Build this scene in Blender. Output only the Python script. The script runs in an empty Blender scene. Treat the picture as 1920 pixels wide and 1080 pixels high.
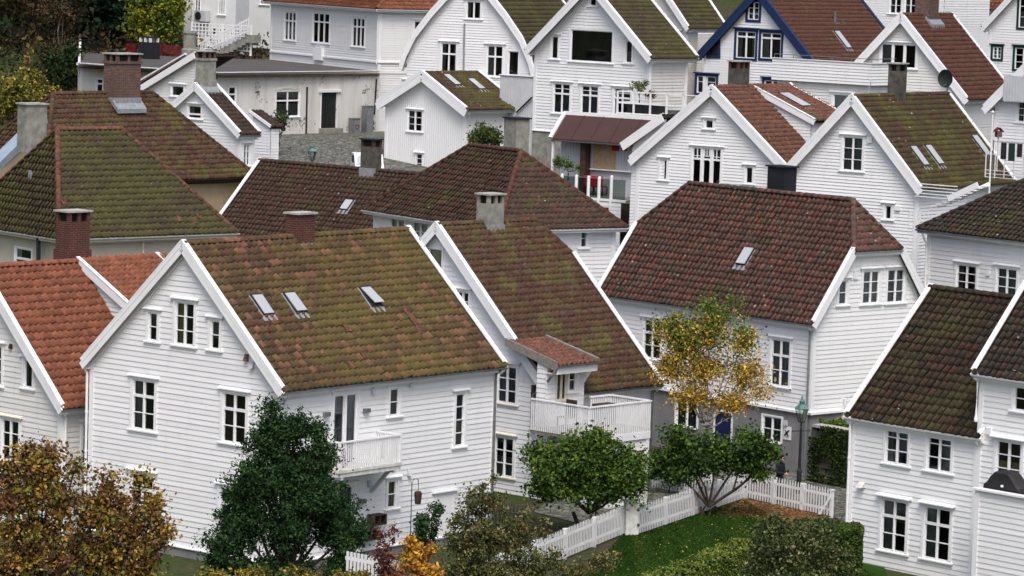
import bpy, bmesh, math, random
import numpy as np
from mathutils import Vector, Matrix
PI = math.pi
rnd = random.Random(7)
nrg = np.random.default_rng(11)
scene = bpy.context.scene
COL = scene.collection

# ------------------------------------------------------------------ camera
SC = 1.18                       # metres per survey unit
F_PX, PITCH, ROLL, CAMZ = 6560.0, math.radians(5.67), math.radians(1.88), 22.0
cam_d = bpy.data.cameras.new('camera')
cam = bpy.data.objects.new('camera', cam_d)
COL.objects.link(cam)
cam_d.sensor_width = 36.0
cam_d.lens = F_PX / 1920 * 36.0
cam_d.clip_start = 1.0
cam_d.clip_end = 4000
cam.location = (0, 0, CAMZ)
cam.rotation_euler = (Matrix.Rotation(PI/2 - PITCH, 3, 'X') @ Matrix.Rotation(ROLL, 3, 'Z')).to_euler()
scene.camera = cam
# ------------------------------------------------------------------ sky, sun, exposure (overcast)
SUN_EL, SUN_AZ = math.radians(58), math.radians(176)      # azimuth clockwise from +Y
w = bpy.data.worlds.new("World")
scene.world = w
w.use_nodes = True
nt = w.node_tree
sky = nt.nodes.new('ShaderNodeTexSky')
sky.sky_type = 'NISHITA'
sky.sun_disc = False
sky.sun_elevation = SUN_EL
sky.sun_rotation = SUN_AZ
sky.air_density = 1.0
sky.dust_density = 6.0
sky.ozone_density = 1.0
bg = nt.nodes['Background']
hs = nt.nodes.new('ShaderNodeHueSaturation')
hs.inputs['Saturation'].default_value = 1.1
nt.links.new(sky.outputs[0], hs.inputs['Color'])
nt.links.new(hs.outputs[0], bg.inputs[0])
bg.inputs[1].default_value = 0.14
sl = bpy.data.lights.new('sun', 'SUN')
sl.energy = 1.3
sl.angle = math.radians(24)
sl.color = (0.93, 0.97, 1.0)
so = bpy.data.objects.new('sun', sl)
COL.objects.link(so)
sd = Vector((math.sin(SUN_AZ)*math.cos(SUN_EL), math.cos(SUN_AZ)*math.cos(SUN_EL), math.sin(SUN_EL)))
so.rotation_euler = sd.to_track_quat('Z', 'Y').to_euler()
scene.view_settings.view_transform = 'Standard'
scene.view_settings.look = 'None'
scene.view_settings.exposure = 0.41
scene.view_settings.gamma = 1.0

# ------------------------------------------------------------------ survey helpers: sight lines to 3-D points
cp, sp = math.cos(PITCH), math.sin(PITCH)
FW = np.array([0, cp, -sp]); R0 = np.array([1., 0, 0]); U0 = np.cross(R0, FW)
RT = R0*math.cos(ROLL) + U0*math.sin(ROLL); UP = U0*math.cos(ROLL) - R0*math.sin(ROLL)
CC = np.array([0, 0, CAMZ])
def ray(x, y): return FW*F_PX + RT*(x-960) - UP*(y-540)
def at(x, y, Y):
    d = ray(x, y); return CC + d*(Y*SC)/d[1]
def atz(x, y, z):
    d = ray(x, y); return CC + d*(z-CAMZ)/d[2]
def gz(Y):                      # terrain height along the depth axis (metres)
    d = Y/SC
    def ss(a, b, t):
        t = min(1, max(0, (t-a)/(b-a))); return t*t*(3-2*t)
    return CAMZ + SC*(-17.0 + 5.9*ss(138.5, 150, d) + 1.2*ss(156, 170, d) + 3.3*ss(181, 190, d) + 14.0*ss(196, 250, d))
def ground_at(x, y, d): 
    p = at(x, y, d); p[2] = gz(p[1]); return p

# ------------------------------------------------------------------ materials
def lin(c):
    return tuple(((v/255)/12.92 if v/255 <= .04045 else ((v/255+.055)/1.055)**2.4) for v in c) + (1,)
class NT:
    def __init__(s, name):
        s.m = bpy.data.materials.new(name); s.m.use_nodes = True
        s.t = s.m.node_tree; s.b = s.t.nodes['Principled BSDF']
    def n(s, typ, **kw):
        x = s.t.nodes.new(typ)
        for k, v in kw.items():
            if k.startswith('i_'):
                x.inputs[k[2:].replace('_', ' ')].default_value = v
            else: setattr(x, k, v)
        return x
    def l(s, a, b): s.t.links.new(a, b)
    def obj(s, scale=(1, 1, 1)):
        tc = s.n('ShaderNodeTexCoord'); mp = s.n('ShaderNodeMapping')
        mp.inputs['Scale'].default_value = scale
        s.l(tc.outputs['Object'], mp.inputs[0]); return mp.outputs[0]
    def noise(s, vec, scale, det=4, rough=.6):
        x = s.n('ShaderNodeTexNoise'); x.inputs['Scale'].default_value = scale
        x.inputs['Detail'].default_value = det; x.inputs['Roughness'].default_value = rough
        s.l(vec, x.inputs['Vector']); return x.outputs['Fac']
    def ramp(s, fac, stops, interp='LINEAR'):
        x = s.n('ShaderNodeValToRGB'); cr = x.color_ramp; cr.interpolation = interp
        while len(cr.elements) < len(stops): cr.elements.new(.5)
        for e, (p, c) in zip(cr.elements, stops):
            e.position = p; e.color = c if len(c) == 4 else tuple(c)+(1,)
        s.l(fac, x.inputs[0]); return x.outputs[0]
    def mix(s, f, a, b, blend='MIX'):
        x = s.n('ShaderNodeMixRGB', blend_type=blend)
        for k, v in ((0, f), (1, a), (2, b)):
            if isinstance(v, (int, float, tuple)): x.inputs[k].default_value = v
            else: s.l(v, x.inputs[k])
        return x.outputs[0]
    def col(s, c, rough=.7, spec=.3):
        if isinstance(c, tuple): s.b.inputs['Base Color'].default_value = c
        else: s.l(c, s.b.inputs['Base Color'])
        s.b.inputs['Roughness'].default_value = rough
        s.b.inputs['Specular IOR Level'].default_value = spec
        return s
    def bump(s, fac, strength=.3, dist=.01):
        x = s.n('ShaderNodeBump'); x.inputs['Strength'].default_value = strength
        x.inputs['Distance'].default_value = dist
        s.l(fac, x.inputs['Height']); s.l(x.outputs[0], s.b.inputs['Normal']); return s
W1, W0 = (1, 1, 1, 1), (0, 0, 0, 1)

def m_plain(name, c, rough=.6, spec=.3, var=.12, scale=3, metal=0):
    a = NT(name); v = a.obj()
    n = a.noise(v, scale, 6)
    d = tuple(x*(1-var) for x in c[:3]) + (1,); b = tuple(min(1, x*(1+var)) for x in c[:3]) + (1,)
    a.col(a.ramp(n, [(.3, d), (.7, b)]), rough, spec); a.b.inputs['Metallic'].default_value = metal
    return a.m
def m_paint(name, c, dirt=.25, dirtcol=(.30, .29, .25, 1), peel=0.0):
    """painted boards: faint tone change per board, streaks of dirt, peeling"""
    a = NT(name); v = a.obj()
    tc = a.n('ShaderNodeVertexColor'); tc.layer_name = 'tc'
    sep = a.n('ShaderNodeSeparateColor'); a.l(tc.outputs[0], sep.inputs[0])
    base = a.ramp(sep.outputs[0], [(0, tuple(x*.93 for x in c[:3])+(1,)), (1, c)])
    st = a.noise(a.obj((1.2, 1.2, .25)), 1.6, 8, .7)
    f = a.ramp(st, [(.52, W0), (.8, (dirt, dirt, dirt, 1))])
    x = a.mix(f, base, dirtcol)
    fine = a.noise(a.obj((6, 6, 14)), 2.0, 5, .7)
    x = a.mix(a.ramp(fine, [(.60, W0), (.78, (dirt*.9,)*3+(1,))]), x, (.42, .42, .40, 1))
    if peel:
        p = a.noise(a.obj((1.2, 1.2, 9)), 1.5, 8, .75)
        p2 = a.noise(v, .5, 2)
        q = a.n('ShaderNodeMath', operation='ADD'); a.l(p, q.inputs[0]); a.l(p2, q.inputs[1])
        x = a.mix(a.ramp(q.outputs[0], [(1.22-peel*.25, W0), (1.28-peel*.25, (.85,)*3+(1,))]), x, (.17, .15, .13, 1))
    a.col(x, .45, .35); a.bump(fine, .15, .004)
    return a.m
def m_tile(name, pal, moss=0.0, mosscol=((.045, .058, .012, 1), (.10, .11, .016, 1)), lichen=.0, dark=.4, mscale=.45, gain=1.45):
    a = NT(name)
    def g_(c, k, ds):
        m_ = sum(c[:3])/3; return tuple((x*(1-ds)+m_*ds)*k for x in c[:3])+(1,)
    pal = [g_(c, gain*(.72 if i % 2 else 1.12), .24) for i, c in enumerate(pal)]; mosscol = [g_(c, 1.25, .16) for c in mosscol]
    tc = a.n('ShaderNodeVertexColor'); tc.layer_name = 'tc'
    sep = a.n('ShaderNodeSeparateColor'); a.l(tc.outputs[0], sep.inputs[0])
    k = len(pal)
    x = a.ramp(sep.outputs[0], [((i+.5)/k if i else 0, c) for i, c in enumerate(pal)], 'LINEAR')
    v = a.obj()
    g = a.noise(v, 7, 6, .75)                                     # grime
    x = a.mix(a.ramp(g, [(.42, (dark,)*3+(1,)), (.66, W0)]), x, (.018, .014, .010, 1))
    if moss > 0:
        n1 = a.noise(v, mscale, 5, .65); n2 = a.noise(v, 3.6, 8, .82)
        ad = a.n('ShaderNodeMath', operation='MULTIPLY_ADD'); a.l(n2, ad.inputs[0]); ad.inputs[1].default_value = .55; a.l(n1, ad.inputs[2])
        ad2 = a.n('ShaderNodeMath', operation='MULTIPLY_ADD'); a.l(sep.outputs[1], ad2.inputs[0]); ad2.inputs[1].default_value = .10; a.l(ad.outputs[0], ad2.inputs[2])
        t = 1.17 - moss*.5
        mf = a.ramp(ad2.outputs[0], [(t-.15, W0), (min(1, t+.10), (.88,)*3+(1,))])
        mc = a.ramp(a.noise(v, 1.6, 5, .7), [(.35, mosscol[0]), (.68, mosscol[1])])
        x = a.mix(mf, x, mc)
    if lichen > 0:
        vo = a.n('ShaderNodeTexVoronoi'); vo.inputs['Scale'].default_value = 2.3; a.l(v, vo.inputs['Vector'])
        pn = a.noise(v, 18, 3, .6)
        mm = a.n('ShaderNodeMath', operation='MULTIPLY_ADD'); a.l(pn, mm.inputs[0]); mm.inputs[1].default_value = .22; a.l(vo.outputs['Distance'], mm.inputs[2])
        patch = a.noise(v, .7, 3)
        lf = a.ramp(mm.outputs[0], [(.13+.10*lichen, W1), (.16+.10*lichen, W0)])
        pf = a.ramp(patch, [(.50-.16*lichen, W0), (.58, W1)])
        x = a.mix(a.mix(1.0, lf, pf, 'MULTIPLY'), x, (.33, .33, .27, 1))
    a.col(x, .85, .12); a.bump(g, .5, .012)
    return a.m
def m_brick(name, c1, c2, mortar, sx=.24, sz=.075, white=0.0, peel=0.0):
    a = NT(name)
    tcn = a.n('ShaderNodeTexCoord'); sp_ = a.n('ShaderNodeSeparateXYZ'); a.l(tcn.outputs['Object'], sp_.inputs[0])
    ad = a.n('ShaderNodeMath', operation='ADD'); a.l(sp_.outputs[0], ad.inputs[0]); a.l(sp_.outputs[1], ad.inputs[1])
    cb = a.n('ShaderNodeCombineXYZ'); a.l(ad.outputs[0], cb.inputs[0]); a.l(sp_.outputs[2], cb.inputs[1])
    br = a.n('ShaderNodeTexBrick'); a.l(cb.outputs[0], br.inputs['Vector'])
    br.inputs['Scale'].default_value = 1.0; br.inputs['Brick Width'].default_value = sx; br.inputs['Row Height'].default_value = sz
    br.inputs['Mortar Size'].default_value = .009; br.inputs['Color1'].default_value = c1; br.inputs['Color2'].default_value = c2
    br.inputs['Mortar'].default_value = mortar; br.inputs['Bias'].default_value = -.1
    v = a.obj(); n = a.noise(v, 5, 7, .75)
    x = a.mix(a.ramp(n, [(.45, (.5,)*3+(1,)), (.7, W0)]), br.outputs['Color'], (.03, .026, .022, 1))
    if white:
        p1 = a.noise(v, .55, 4, .6); p2 = a.noise(v, 7, 5, .8)
        q = a.n('ShaderNodeMath', operation='MULTIPLY_ADD'); a.l(p2, q.inputs[0]); q.inputs[1].default_value = .5; a.l(p1, q.inputs[2])
        th = 1.02 - peel*.62
        pf = a.ramp(q.outputs[0], [(th, W1), (th+.03, W0)])
        stain = a.ramp(a.noise(a.obj((1, 1, .2)), 1.2, 6), [(.45, (white, white, white*.97, 1)), (.75, (white*.72, white*.70, white*.63, 1))])
        x = a.mix(pf, x, stain)
    a.col(x, .85, .15); a.bump(br.outputs['Fac'], -.35, .01)
    return a.m

WHITE = (.80, .81, .82, 1)
M = {}
M['white'] = m_paint('white_board_paint', WHITE, .18)
M['white2'] = m_paint('white_board_paint_soft', (.76, .77, .77, 1), .22)
M['worn'] = m_paint('weathered_board_paint', (.72, .72, .70, 1), .4, peel=.16)
M['rotten'] = m_paint('flaking_board_paint', (.66, .65, .62, 1), .5, peel=.45)
M['trim'] = m_plain('white_trim_paint', (.80, .81, .82, 1), .4, .35, .05, 2)
M['trimd'] = m_plain('dirty_trim_paint', (.62, .62, .59, 1), .6, .25, .22, 5)
M['cream'] = m_plain('cream_trim_paint', (.68, .64, .54, 1), .6, .25, .1, 4)
M['blue'] = m_plain('navy_trim_paint', (.012, .026, .082, 1), .4, .35, .12, 3)
M['greenp'] = m_plain('dark_green_paint', (.008, .035, .028, 1), .4, .35, .1, 3)
M['grey'] = m_plain('grey_plaster', (.20, .20, .205, 1), .85, .15, .16, 1.5)
M['beige'] = m_plain('beige_plaster', (.47, .44, .36, 1), .85, .15, .10, 1.4)
M['beige2'] = m_plain('ochre_plaster', (.40, .32, .21, 1), .85, .15, .10, 1.4)
M['greywall'] = m_plain('pale_grey_panel', (.50, .52, .55, 1), .5, .3, .08, 1.5)
M['plasterw'] = m_plain('white_plaster', (.70, .72, .72, 1), .8, .2, .07, 1)
M['concrete'] = m_plain('stained_concrete', (.25, .25, .22, 1), .9, .1, .38, 3)
M['concreted'] = m_plain('dark_stained_concrete', (.085, .08, .07, 1), .9, .1, .5, 3)
M['blackm'] = m_plain('black_sheet', (.018, .018, .020, 1), .55, .3, .35, 4)
M['lead'] = m_plain('lead_flashing', (.30, .32, .34, 1), .5, .4, .25, 6, .3)
M['zinc'] = m_plain('zinc_metal', (.33, .35, .37, 1), .4, .5, .15, 4, .6)
M['bluemetal'] = m_plain('pale_blue_metal', (.30, .37, .44, 1), .45, .4, .12, 3, .3)
M['felt'] = m_plain('grey_roofing_felt', (.085, .080, .076, 1), .9, .15, .15, .8)
M['feltb'] = m_plain('black_roofing_felt', (.016, .017, .022, 1), .7, .25, .3, 1.5)
M['brownroof'] = m_plain('brown_felt_roof', (.058, .030, .028, 1), .75, .25, .12, 1.2)
M['deck'] = m_plain('dark_underlay', (.03, .026, .022, 1), .9, .1, .2, 3)
M['wood'] = m_plain('dark_wood', (.055, .035, .026, 1), .8, .2, .4, 6)
M['woodg'] = m_plain('grey_wood', (.22, .20, .18, 1), .85, .15, .3, 8)
M['woodl'] = m_plain('pale_wood', (.42, .30, .18, 1), .8, .2, .2, 6)
M['dark'] = m_plain('painted_inner_shade', (.022, .020, .018, 1), .9, .05, .5, 1.5)  # near-black colour stands in for the shade of unlit interiors
M['curtain'] = m_plain('white_curtain', (.50, .50, .48, 1), .9, .1, .12, 5)
M['curtaing'] = m_plain('grey_curtain', (.20, .21, .21, 1), .9, .1, .15, 5)
M['blind'] = m_plain('ochre_blind', (.30, .27, .14, 1), .9, .1, .15, 5)
M['boardup'] = m_plain('yellowed_board', (.62, .56, .38, 1), .8, .1, .12, 4)
M['navy'] = m_plain('navy_door_paint', (.010, .018, .075, 1), .4, .3, .1, 3)
M['blackdoor'] = m_plain('black_green_door', (.012, .017, .015, 1), .4, .3, .25, 3)
M['red'] = m_plain('red_cloth', (.42, .012, .03, 1), .7, .2, .15, 3)
M['redpaint'] = m_plain('barn_red_paint', (.14, .012, .018, 1), .6, .2, .15, 3)
M['cap'] = m_plain('stone_cap', (.36, .36, .32, 1), .9, .1, .3, 5)
M['verdi'] = m_plain('verdigris_lamp_metal', (.10, .20, .18, 1), .5, .4, .25, 9, .2)
M['iron'] = m_plain('black_iron', (.022, .028, .028, 1), .5, .4, .3, 6, .3)
M['steel'] = m_plain('grey_steel', (.20, .21, .22, 1), .4, .4, .2, 6, .5)
M['brick'] = m_brick('red_brick', (.16, .035, .026, 1), (.10, .024, .02, 1), (.17, .14, .12, 1))
M['brickold'] = m_brick('old_red_brown_brick', (.19, .085, .065, 1), (.09, .048, .042, 1), (.27, .235, .21, 1))
M['brickw'] = m_brick('peeling_white_brick', (.16, .12, .09, 1), (.12, .10, .08, 1), (.20, .18, .15, 1), white=.68, peel=.27)
M['bricktop'] = m_brick('sooty_brick', (.12, .05, .035, 1), (.06, .03, .025, 1), (.10, .08, .07, 1))
def glass_mat(name, tint=(.78, .82, .80, 1), refl=1.0):
    a = NT(name); t = a.t
    for x in list(t.nodes):
        if x.type != 'OUTPUT_MATERIAL': t.nodes.remove(x)
    out = [x for x in t.nodes if x.type == 'OUTPUT_MATERIAL'][0]
    tr = a.n('ShaderNodeBsdfTransparent'); tr.inputs[0].default_value = tint
    gl = a.n('ShaderNodeBsdfGlossy'); gl.inputs['Roughness'].default_value = .04; gl.inputs[0].default_value = (.85, .92, 1, 1)
    lw = a.n('ShaderNodeFresnel'); lw.inputs[0].default_value = 1.5
    nz = a.noise(a.obj(), 1.3, 2)
    bp = a.n('ShaderNodeBump'); bp.inputs['Strength'].default_value = .05; bp.inputs['Distance'].default_value = .03
    a.l(nz, bp.inputs['Height']); a.l(bp.outputs[0], gl.inputs['Normal'])
    mt = a.n('ShaderNodeMath', operation='MULTIPLY'); a.l(lw.outputs[0], mt.inputs[0]); mt.inputs[1].default_value = refl
    mx = a.n('ShaderNodeMixShader'); a.l(mt.outputs[0], mx.inputs[0]); a.l(tr.outputs[0], mx.inputs[1]); a.l(gl.outputs[0], mx.inputs[2])
    a.l(mx.outputs[0], out.inputs[0]); return a.m
M['glass'] = glass_mat('window_glass', (.78, .82, .80, 1), 1.7)
M['glassb'] = glass_mat('balustrade_glass', (.62, .68, .66, 1), 1.6)
sg = NT('skylight_glass'); sg.col((.42, .44, .46, 1), .12, .9); M['skyglass'] = sg.m  # pale base colour stands in for sky reflected in the glass
# roofs
M['t_olive'] = m_tile('tile_olive_moss', [(.075, .040, .020, 1), (.13, .055, .030, 1), (.055, .035, .018, 1), (.10, .060, .030, 1), (.17, .066, .038, 1)], .66, ((.075, .058, .020, 1), (.120, .096, .018, 1)), .05, .45, .22)
M['t_mossred'] = m_tile('tile_red_brown_moss', [(.085, .040, .022, 1), (.13, .050, .028, 1), (.06, .034, .02, 1), (.12, .052, .030, 1), (.085, .05, .03, 1)], .44, ((.055, .050, .016, 1), (.12, .115, .018, 1)), .08, .6, .6)
M['t_red'] = m_tile('tile_new_red', [(.28, .080, .032, 1), (.32, .092, .036, 1), (.28, .076, .030, 1), (.31, .088, .036, 1)], 0, lichen=0, dark=.45, gain=1.15)
M['t_darkred'] = m_tile('tile_dark_red', [(.060, .040, .030, 1), (.14, .050, .036, 1), (.038, .031, .023, 1), (.17, .058, .040, 1), (.055, .040, .030, 1), (.11, .044, .033, 1)], .16, ((.030, .034, .014, 1), (.06, .065, .02, 1)), .7, .5, gain=2.1)
M['t_umber'] = m_tile('tile_umber', [(.040, .028, .020, 1), (.060, .036, .026, 1), (.030, .024, .017, 1), (.10, .040, .028, 1), (.045, .034, .022, 1)], .46, ((.040, .036, .014, 1), (.066, .060, .020, 1)), .16, .6)
M['t_brown'] = m_tile('tile_brown', [(.055, .030, .022, 1), (.080, .040, .028, 1), (.042, .027, .019, 1), (.11, .042, .03, 1), (.055, .036, .024, 1)], .28, ((.040, .040, .016, 1), (.070, .066, .020, 1)), .5, .55, gain=1.75)
M['t_green'] = m_tile('tile_green_moss', [(.055, .040, .024, 1), (.08, .046, .028, 1), (.048, .037, .022, 1), (.075, .055, .035, 1)], .74, ((.044, .042, .016, 1), (.078, .076, .020, 1)), .16, .5)
M['t_rust'] = m_tile('tile_rust', [(.095, .036, .023, 1), (.12, .040, .026, 1), (.080, .032, .021, 1), (.13, .05, .032, 1)], .08, lichen=.05, dark=.45)
M['t_orange'] = m_tile('tile_faded_orange', [(.17, .062, .036, 1), (.22, .075, .042, 1), (.12, .046, .03, 1), (.19, .08, .05, 1)], .15, ((.06, .055, .02, 1), (.10, .09, .03, 1)), .1, .6)
M['t_lichen'] = m_tile('tile_lichen_moss', [(.055, .036, .022, 1), (.10, .038, .026, 1), (.045, .033, .018, 1)], .66, ((.044, .044, .014, 1), (.095, .090, .018, 1)), .65, .5)
M['t_black'] = m_tile('tile_dark_slate', [(.035, .030, .026, 1), (.050, .038, .03, 1), (.028, .024, .02, 1), (.07, .04, .03, 1)], .28, ((.040, .038, .016, 1), (.070, .066, .022, 1)), .75, .5, gain=1.7)

# ------------------------------------------------------------------ mesh builder
class MB:
    def __init__(s): s.v = []; s.f = []; s.mi = []; s.c = []
    def poly(s, pts, mi=0, c=None):
        k = len(s.v); s.v += [tuple(map(float, p)) for p in pts]; s.f.append(tuple(range(k, k+len(pts)))); s.mi.append(mi); s.c += [c if c is not None else .5]*len(pts)
    def hexa(s, p, mi=0):          # 8 points: bottom 4 (ccw), top 4
        k = len(s.v); s.v += [tuple(map(float, q)) for q in p]; s.c += [.5]*8
        for q in ((3, 2, 1, 0), (4, 5, 6, 7), (0, 1, 5, 4), (1, 2, 6, 5), (2, 3, 7, 6), (3, 0, 4, 7)):
            s.f.append(tuple(k+i for i in q)); s.mi.append(mi)
    def box(s, a, b, mi=0):
        x0, y0, z0 = [min(p, q) for p, q in zip(a, b)]; x1, y1, z1 = [max(p, q) for p, q in zip(a, b)]
        s.hexa([(x0, y0, z0), (x1, y0, z0), (x1, y1, z0), (x0, y1, z0), (x0, y0, z1), (x1, y0, z1), (x1, y1, z1), (x0, y1, z1)], mi)
    def beam(s, P, Q, w_, h_, up=(0, 0, 1), mi=0, w2=None):
        P = Vector(P); Q = Vector(Q); d = (Q-P).normalized(); up = Vector(up)
        sd_ = d.cross(up)
        if sd_.length < 1e-5: sd_ = d.cross(Vector((0, 1, 0)))
        sd_.normalize(); u = sd_.cross(d)
        a = sd_*w_/2; b = u*h_/2; w2 = w_ if w2 is None else w2; a2 = sd_*w2/2
        s.hexa([P-a-b, P+a-b, Q+a2-b, Q-a2-b, P-a+b, P+a+b, Q+a2+b, Q-a2+b], mi)
    def tube(s, pts, r, n=8, mi=0, r2=None, caps=True):
        pts = [Vector(p) for p in pts]; k0 = len(s.v); m = len(pts); r2 = r if r2 is None else r2
        for i, p in enumerate(pts):
            d = (pts[min(i+1, m-1)]-pts[max(i-1, 0)]).normalized()
            a = d.cross(Vector((0, 0, 1)));
            if a.length < .05: a = d.cross(Vector((0, 1, 0)))
            a.normalize(); b = d.cross(a); rr = r+(r2-r)*i/max(1, m-1)
            for j in range(n):
                t = 2*PI*j/n; q = p+a*math.cos(t)*rr+b*math.sin(t)*rr; s.v.append(tuple(q)); s.c.append(.5)
        for i in range(m-1):
            for j in range(n):
                s.f.append((k0+i*n+j, k0+i*n+(j+1) % n, k0+(i+1)*n+(j+1) % n, k0+(i+1)*n+j)); s.mi.append(mi)
        if caps:
            s.f.append(tuple(k0+j for j in range(n))[::-1]); s.mi.append(mi)
            s.f.append(tuple(k0+(m-1)*n+j for j in range(n))); s.mi.append(mi)
    def lathe(s, c, prof, n=12, mi=0):    # prof: (r,z) list
        k0 = len(s.v)
        for r, z in prof:
            for j in range(n):
                t = 2*PI*j/n; s.v.append((c[0]+r*math.cos(t), c[1]+r*math.sin(t), c[2]+z)); s.c.append(.5)
        for i in range(len(prof)-1):
            for j in range(n):
                s.f.append((k0+i*n+j, k0+i*n+(j+1) % n, k0+(i+1)*n+(j+1) % n, k0+(i+1)*n+j)); s.mi.append(mi)
    def build(s, name, mats, parent=None, label=None, smooth=False):
        if not s.f: return None
        me = bpy.data.meshes.new(name); me.from_pydata(s.v, [], s.f)
        if not isinstance(mats, (list, tuple)): mats = [mats]
        for m in mats: me.materials.append(M[m] if isinstance(m, str) else m)
        me.polygons.foreach_set('material_index', s.mi)
        at_ = me.color_attributes.new('tc', 'FLOAT_COLOR', 'POINT')
        arr = np.ones((len(s.v), 4), dtype=np.float32); arr[:, 0] = s.c; arr[:, 1] = s.c; arr[:, 2] = s.c
        at_.data.foreach_set('color', arr.ravel())
        if smooth: me.polygons.foreach_set('use_smooth', [True]*len(me.polygons))
        me.update()
        o = bpy.data.objects.new(name, me); COL.objects.link(o)
        if parent is not None: o.parent = parent
        if label: o['label'] = label
        return o
def tag(o, label, cat, group=None, kind=None):
    if label: o['label'] = label
    if cat: o['category'] = cat
    if group: o['group'] = group
    if kind: o['kind'] = kind
    return o
def empty(name, loc, rz, label, cat, group=None):
    o = bpy.data.objects.new(name, None); COL.objects.link(o); o.empty_display_size = .3
    o.location = tuple(loc); o.rotation_euler = (0, 0, rz)
    return tag(o, label, cat, group)

# ------------------------------------------------------------------ building frame
class B:
    """a building: local x runs along the left-hand facade towards us, local y along the right-hand facade away from us"""
    def __init__(s, px, py, d, t, name=None, label=None, cat='house', group=None):
        t = math.radians(t); s.O = at(px, py, d)
        s.ex = np.array([math.sin(t), -math.cos(t), 0]); s.ey = np.array([math.cos(t), math.sin(t), 0]); s.rz = t-PI/2
        s.zg = gz(s.O[1]) - s.O[2]                        # local height of the ground
        s.planes = {}
        if name: s.root = empty(name, s.O, s.rz, label, cat, group)
    def hitn(s, px, py, n, c):
        n = s.ex*n[0]+s.ey*n[1]+np.array([0, 0, n[2]]); d = ray(px, py); k = (c-(CC-s.O)@n)/(d@n); P = CC+d*k-s.O
        return np.array([P@s.ex, P@s.ey, P[2]])
    def F(s, px, py, y=0): return s.hitn(px, py, (0, 1, 0), y)
    def R(s, px, py, x=0): return s.hitn(px, py, (1, 0, 0), x)
    def H(s, px, py, z): return s.hitn(px, py, (0, 0, 1), z)
    def onplane(s, key, px, py):
        p0, u, v, n = s.planes[key]; return s.hitn(px, py, n, float(np.dot(p0, n)))
    def wld(s, p): return s.O+s.ex*p[0]+s.ey*p[1]+np.array([0, 0, p[2]])
def fm(face, c):
    if face == 'F': return lambda q, z, o=0.: (q, c-o, z)
    if face == 'R': return lambda q, z, o=0.: (c+o, q, z)
    if face == 'K': return lambda q, z, o=0.: (q, c+o, z)
    if face == 'L': return lambda q, z, o=0.: (c-o, q, z)

def span(poly, z):
    xs = []
    n = len(poly)
    for i in range(n):
        (x0, z0), (x1, z1) = poly[i], poly[(i+1) % n]
        if (z0-z)*(z1-z) <= 0 and abs(z1-z0) > 1e-9: xs.append(x0+(x1-x0)*(z-z0)/(z1-z0))
        elif abs(z1-z0) <= 1e-9 and abs(z0-z) < 1e-6: xs += [x0, x1]
    return (min(xs), max(xs)) if xs else None
def siding(mb, f, poly, holes=(), pitch=.175, lap=.019, vert=False, flat=False):
    z0 = min(p[1] for p in poly); z1 = max(p[1] for p in poly)
    if pitch < .165: lap = .026
    if flat:
        # plain wall split round its openings
        cuts = sorted({z0, z1} | {h[2] for h in holes if z0 < h[2] < z1} | {h[3] for h in holes if z0 < h[3] < z1} | {p[1] for p in poly})
        for a, b in zip(cuts[:-1], cuts[1:]):
            if b-a < 1e-5: continue
            A = span(poly, a+1e-5); Bq = span(poly, b-1e-5)
            hh = sorted([h for h in holes if h[2] < b-1e-6 and h[3] > a+1e-6])
            seg(mb, f, a, b, A, Bq, hh, lambda q, z, top: f(q, z, 0.0), None)
        return
    if vert:
        siding(mb, f, poly, holes, flat=True)
        x0 = min(p[0] for p in poly); x1 = max(p[0] for p in poly); x = x0+.1
        while x < x1-.05:
            sw = [(p[1], p[0]) for p in poly]; sv = span(sw, x)
            if sv:
                parts = [sv]
                for h in holes:
                    if h[0]-.05 < x < h[1]+.05:
                        parts = [q for a, b in parts for q in ((a, min(b, h[2])), (max(a, h[3]), b)) if q[1]-q[0] > .02]
                for a, b in parts:
                    p, q = f(x-.022, a, .003), f(x+.022, b, .026); mb.box(p, q)
            x += .16
        return
    z = z0; first = True
    kinks = [p[1] for p in poly]
    while z < z1-1e-4:
        zt = min(z+pitch*(1+rnd.uniform(-.02, .02)), z1)
        A = span(poly, z+1e-4); Bq = span(poly, zt-1e-4)
        if A is None or Bq is None: z = zt; continue
        lp = lap*(1+rnd.uniform(-.15, .15)); c = rnd.random()
        hh = sorted([h for h in holes if h[2] < zt-1e-6 and h[3] > z+1e-6])
        seg(mb, f, z, zt, A, Bq, hh, None, (z, zt, lp), c)
        z = zt
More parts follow.
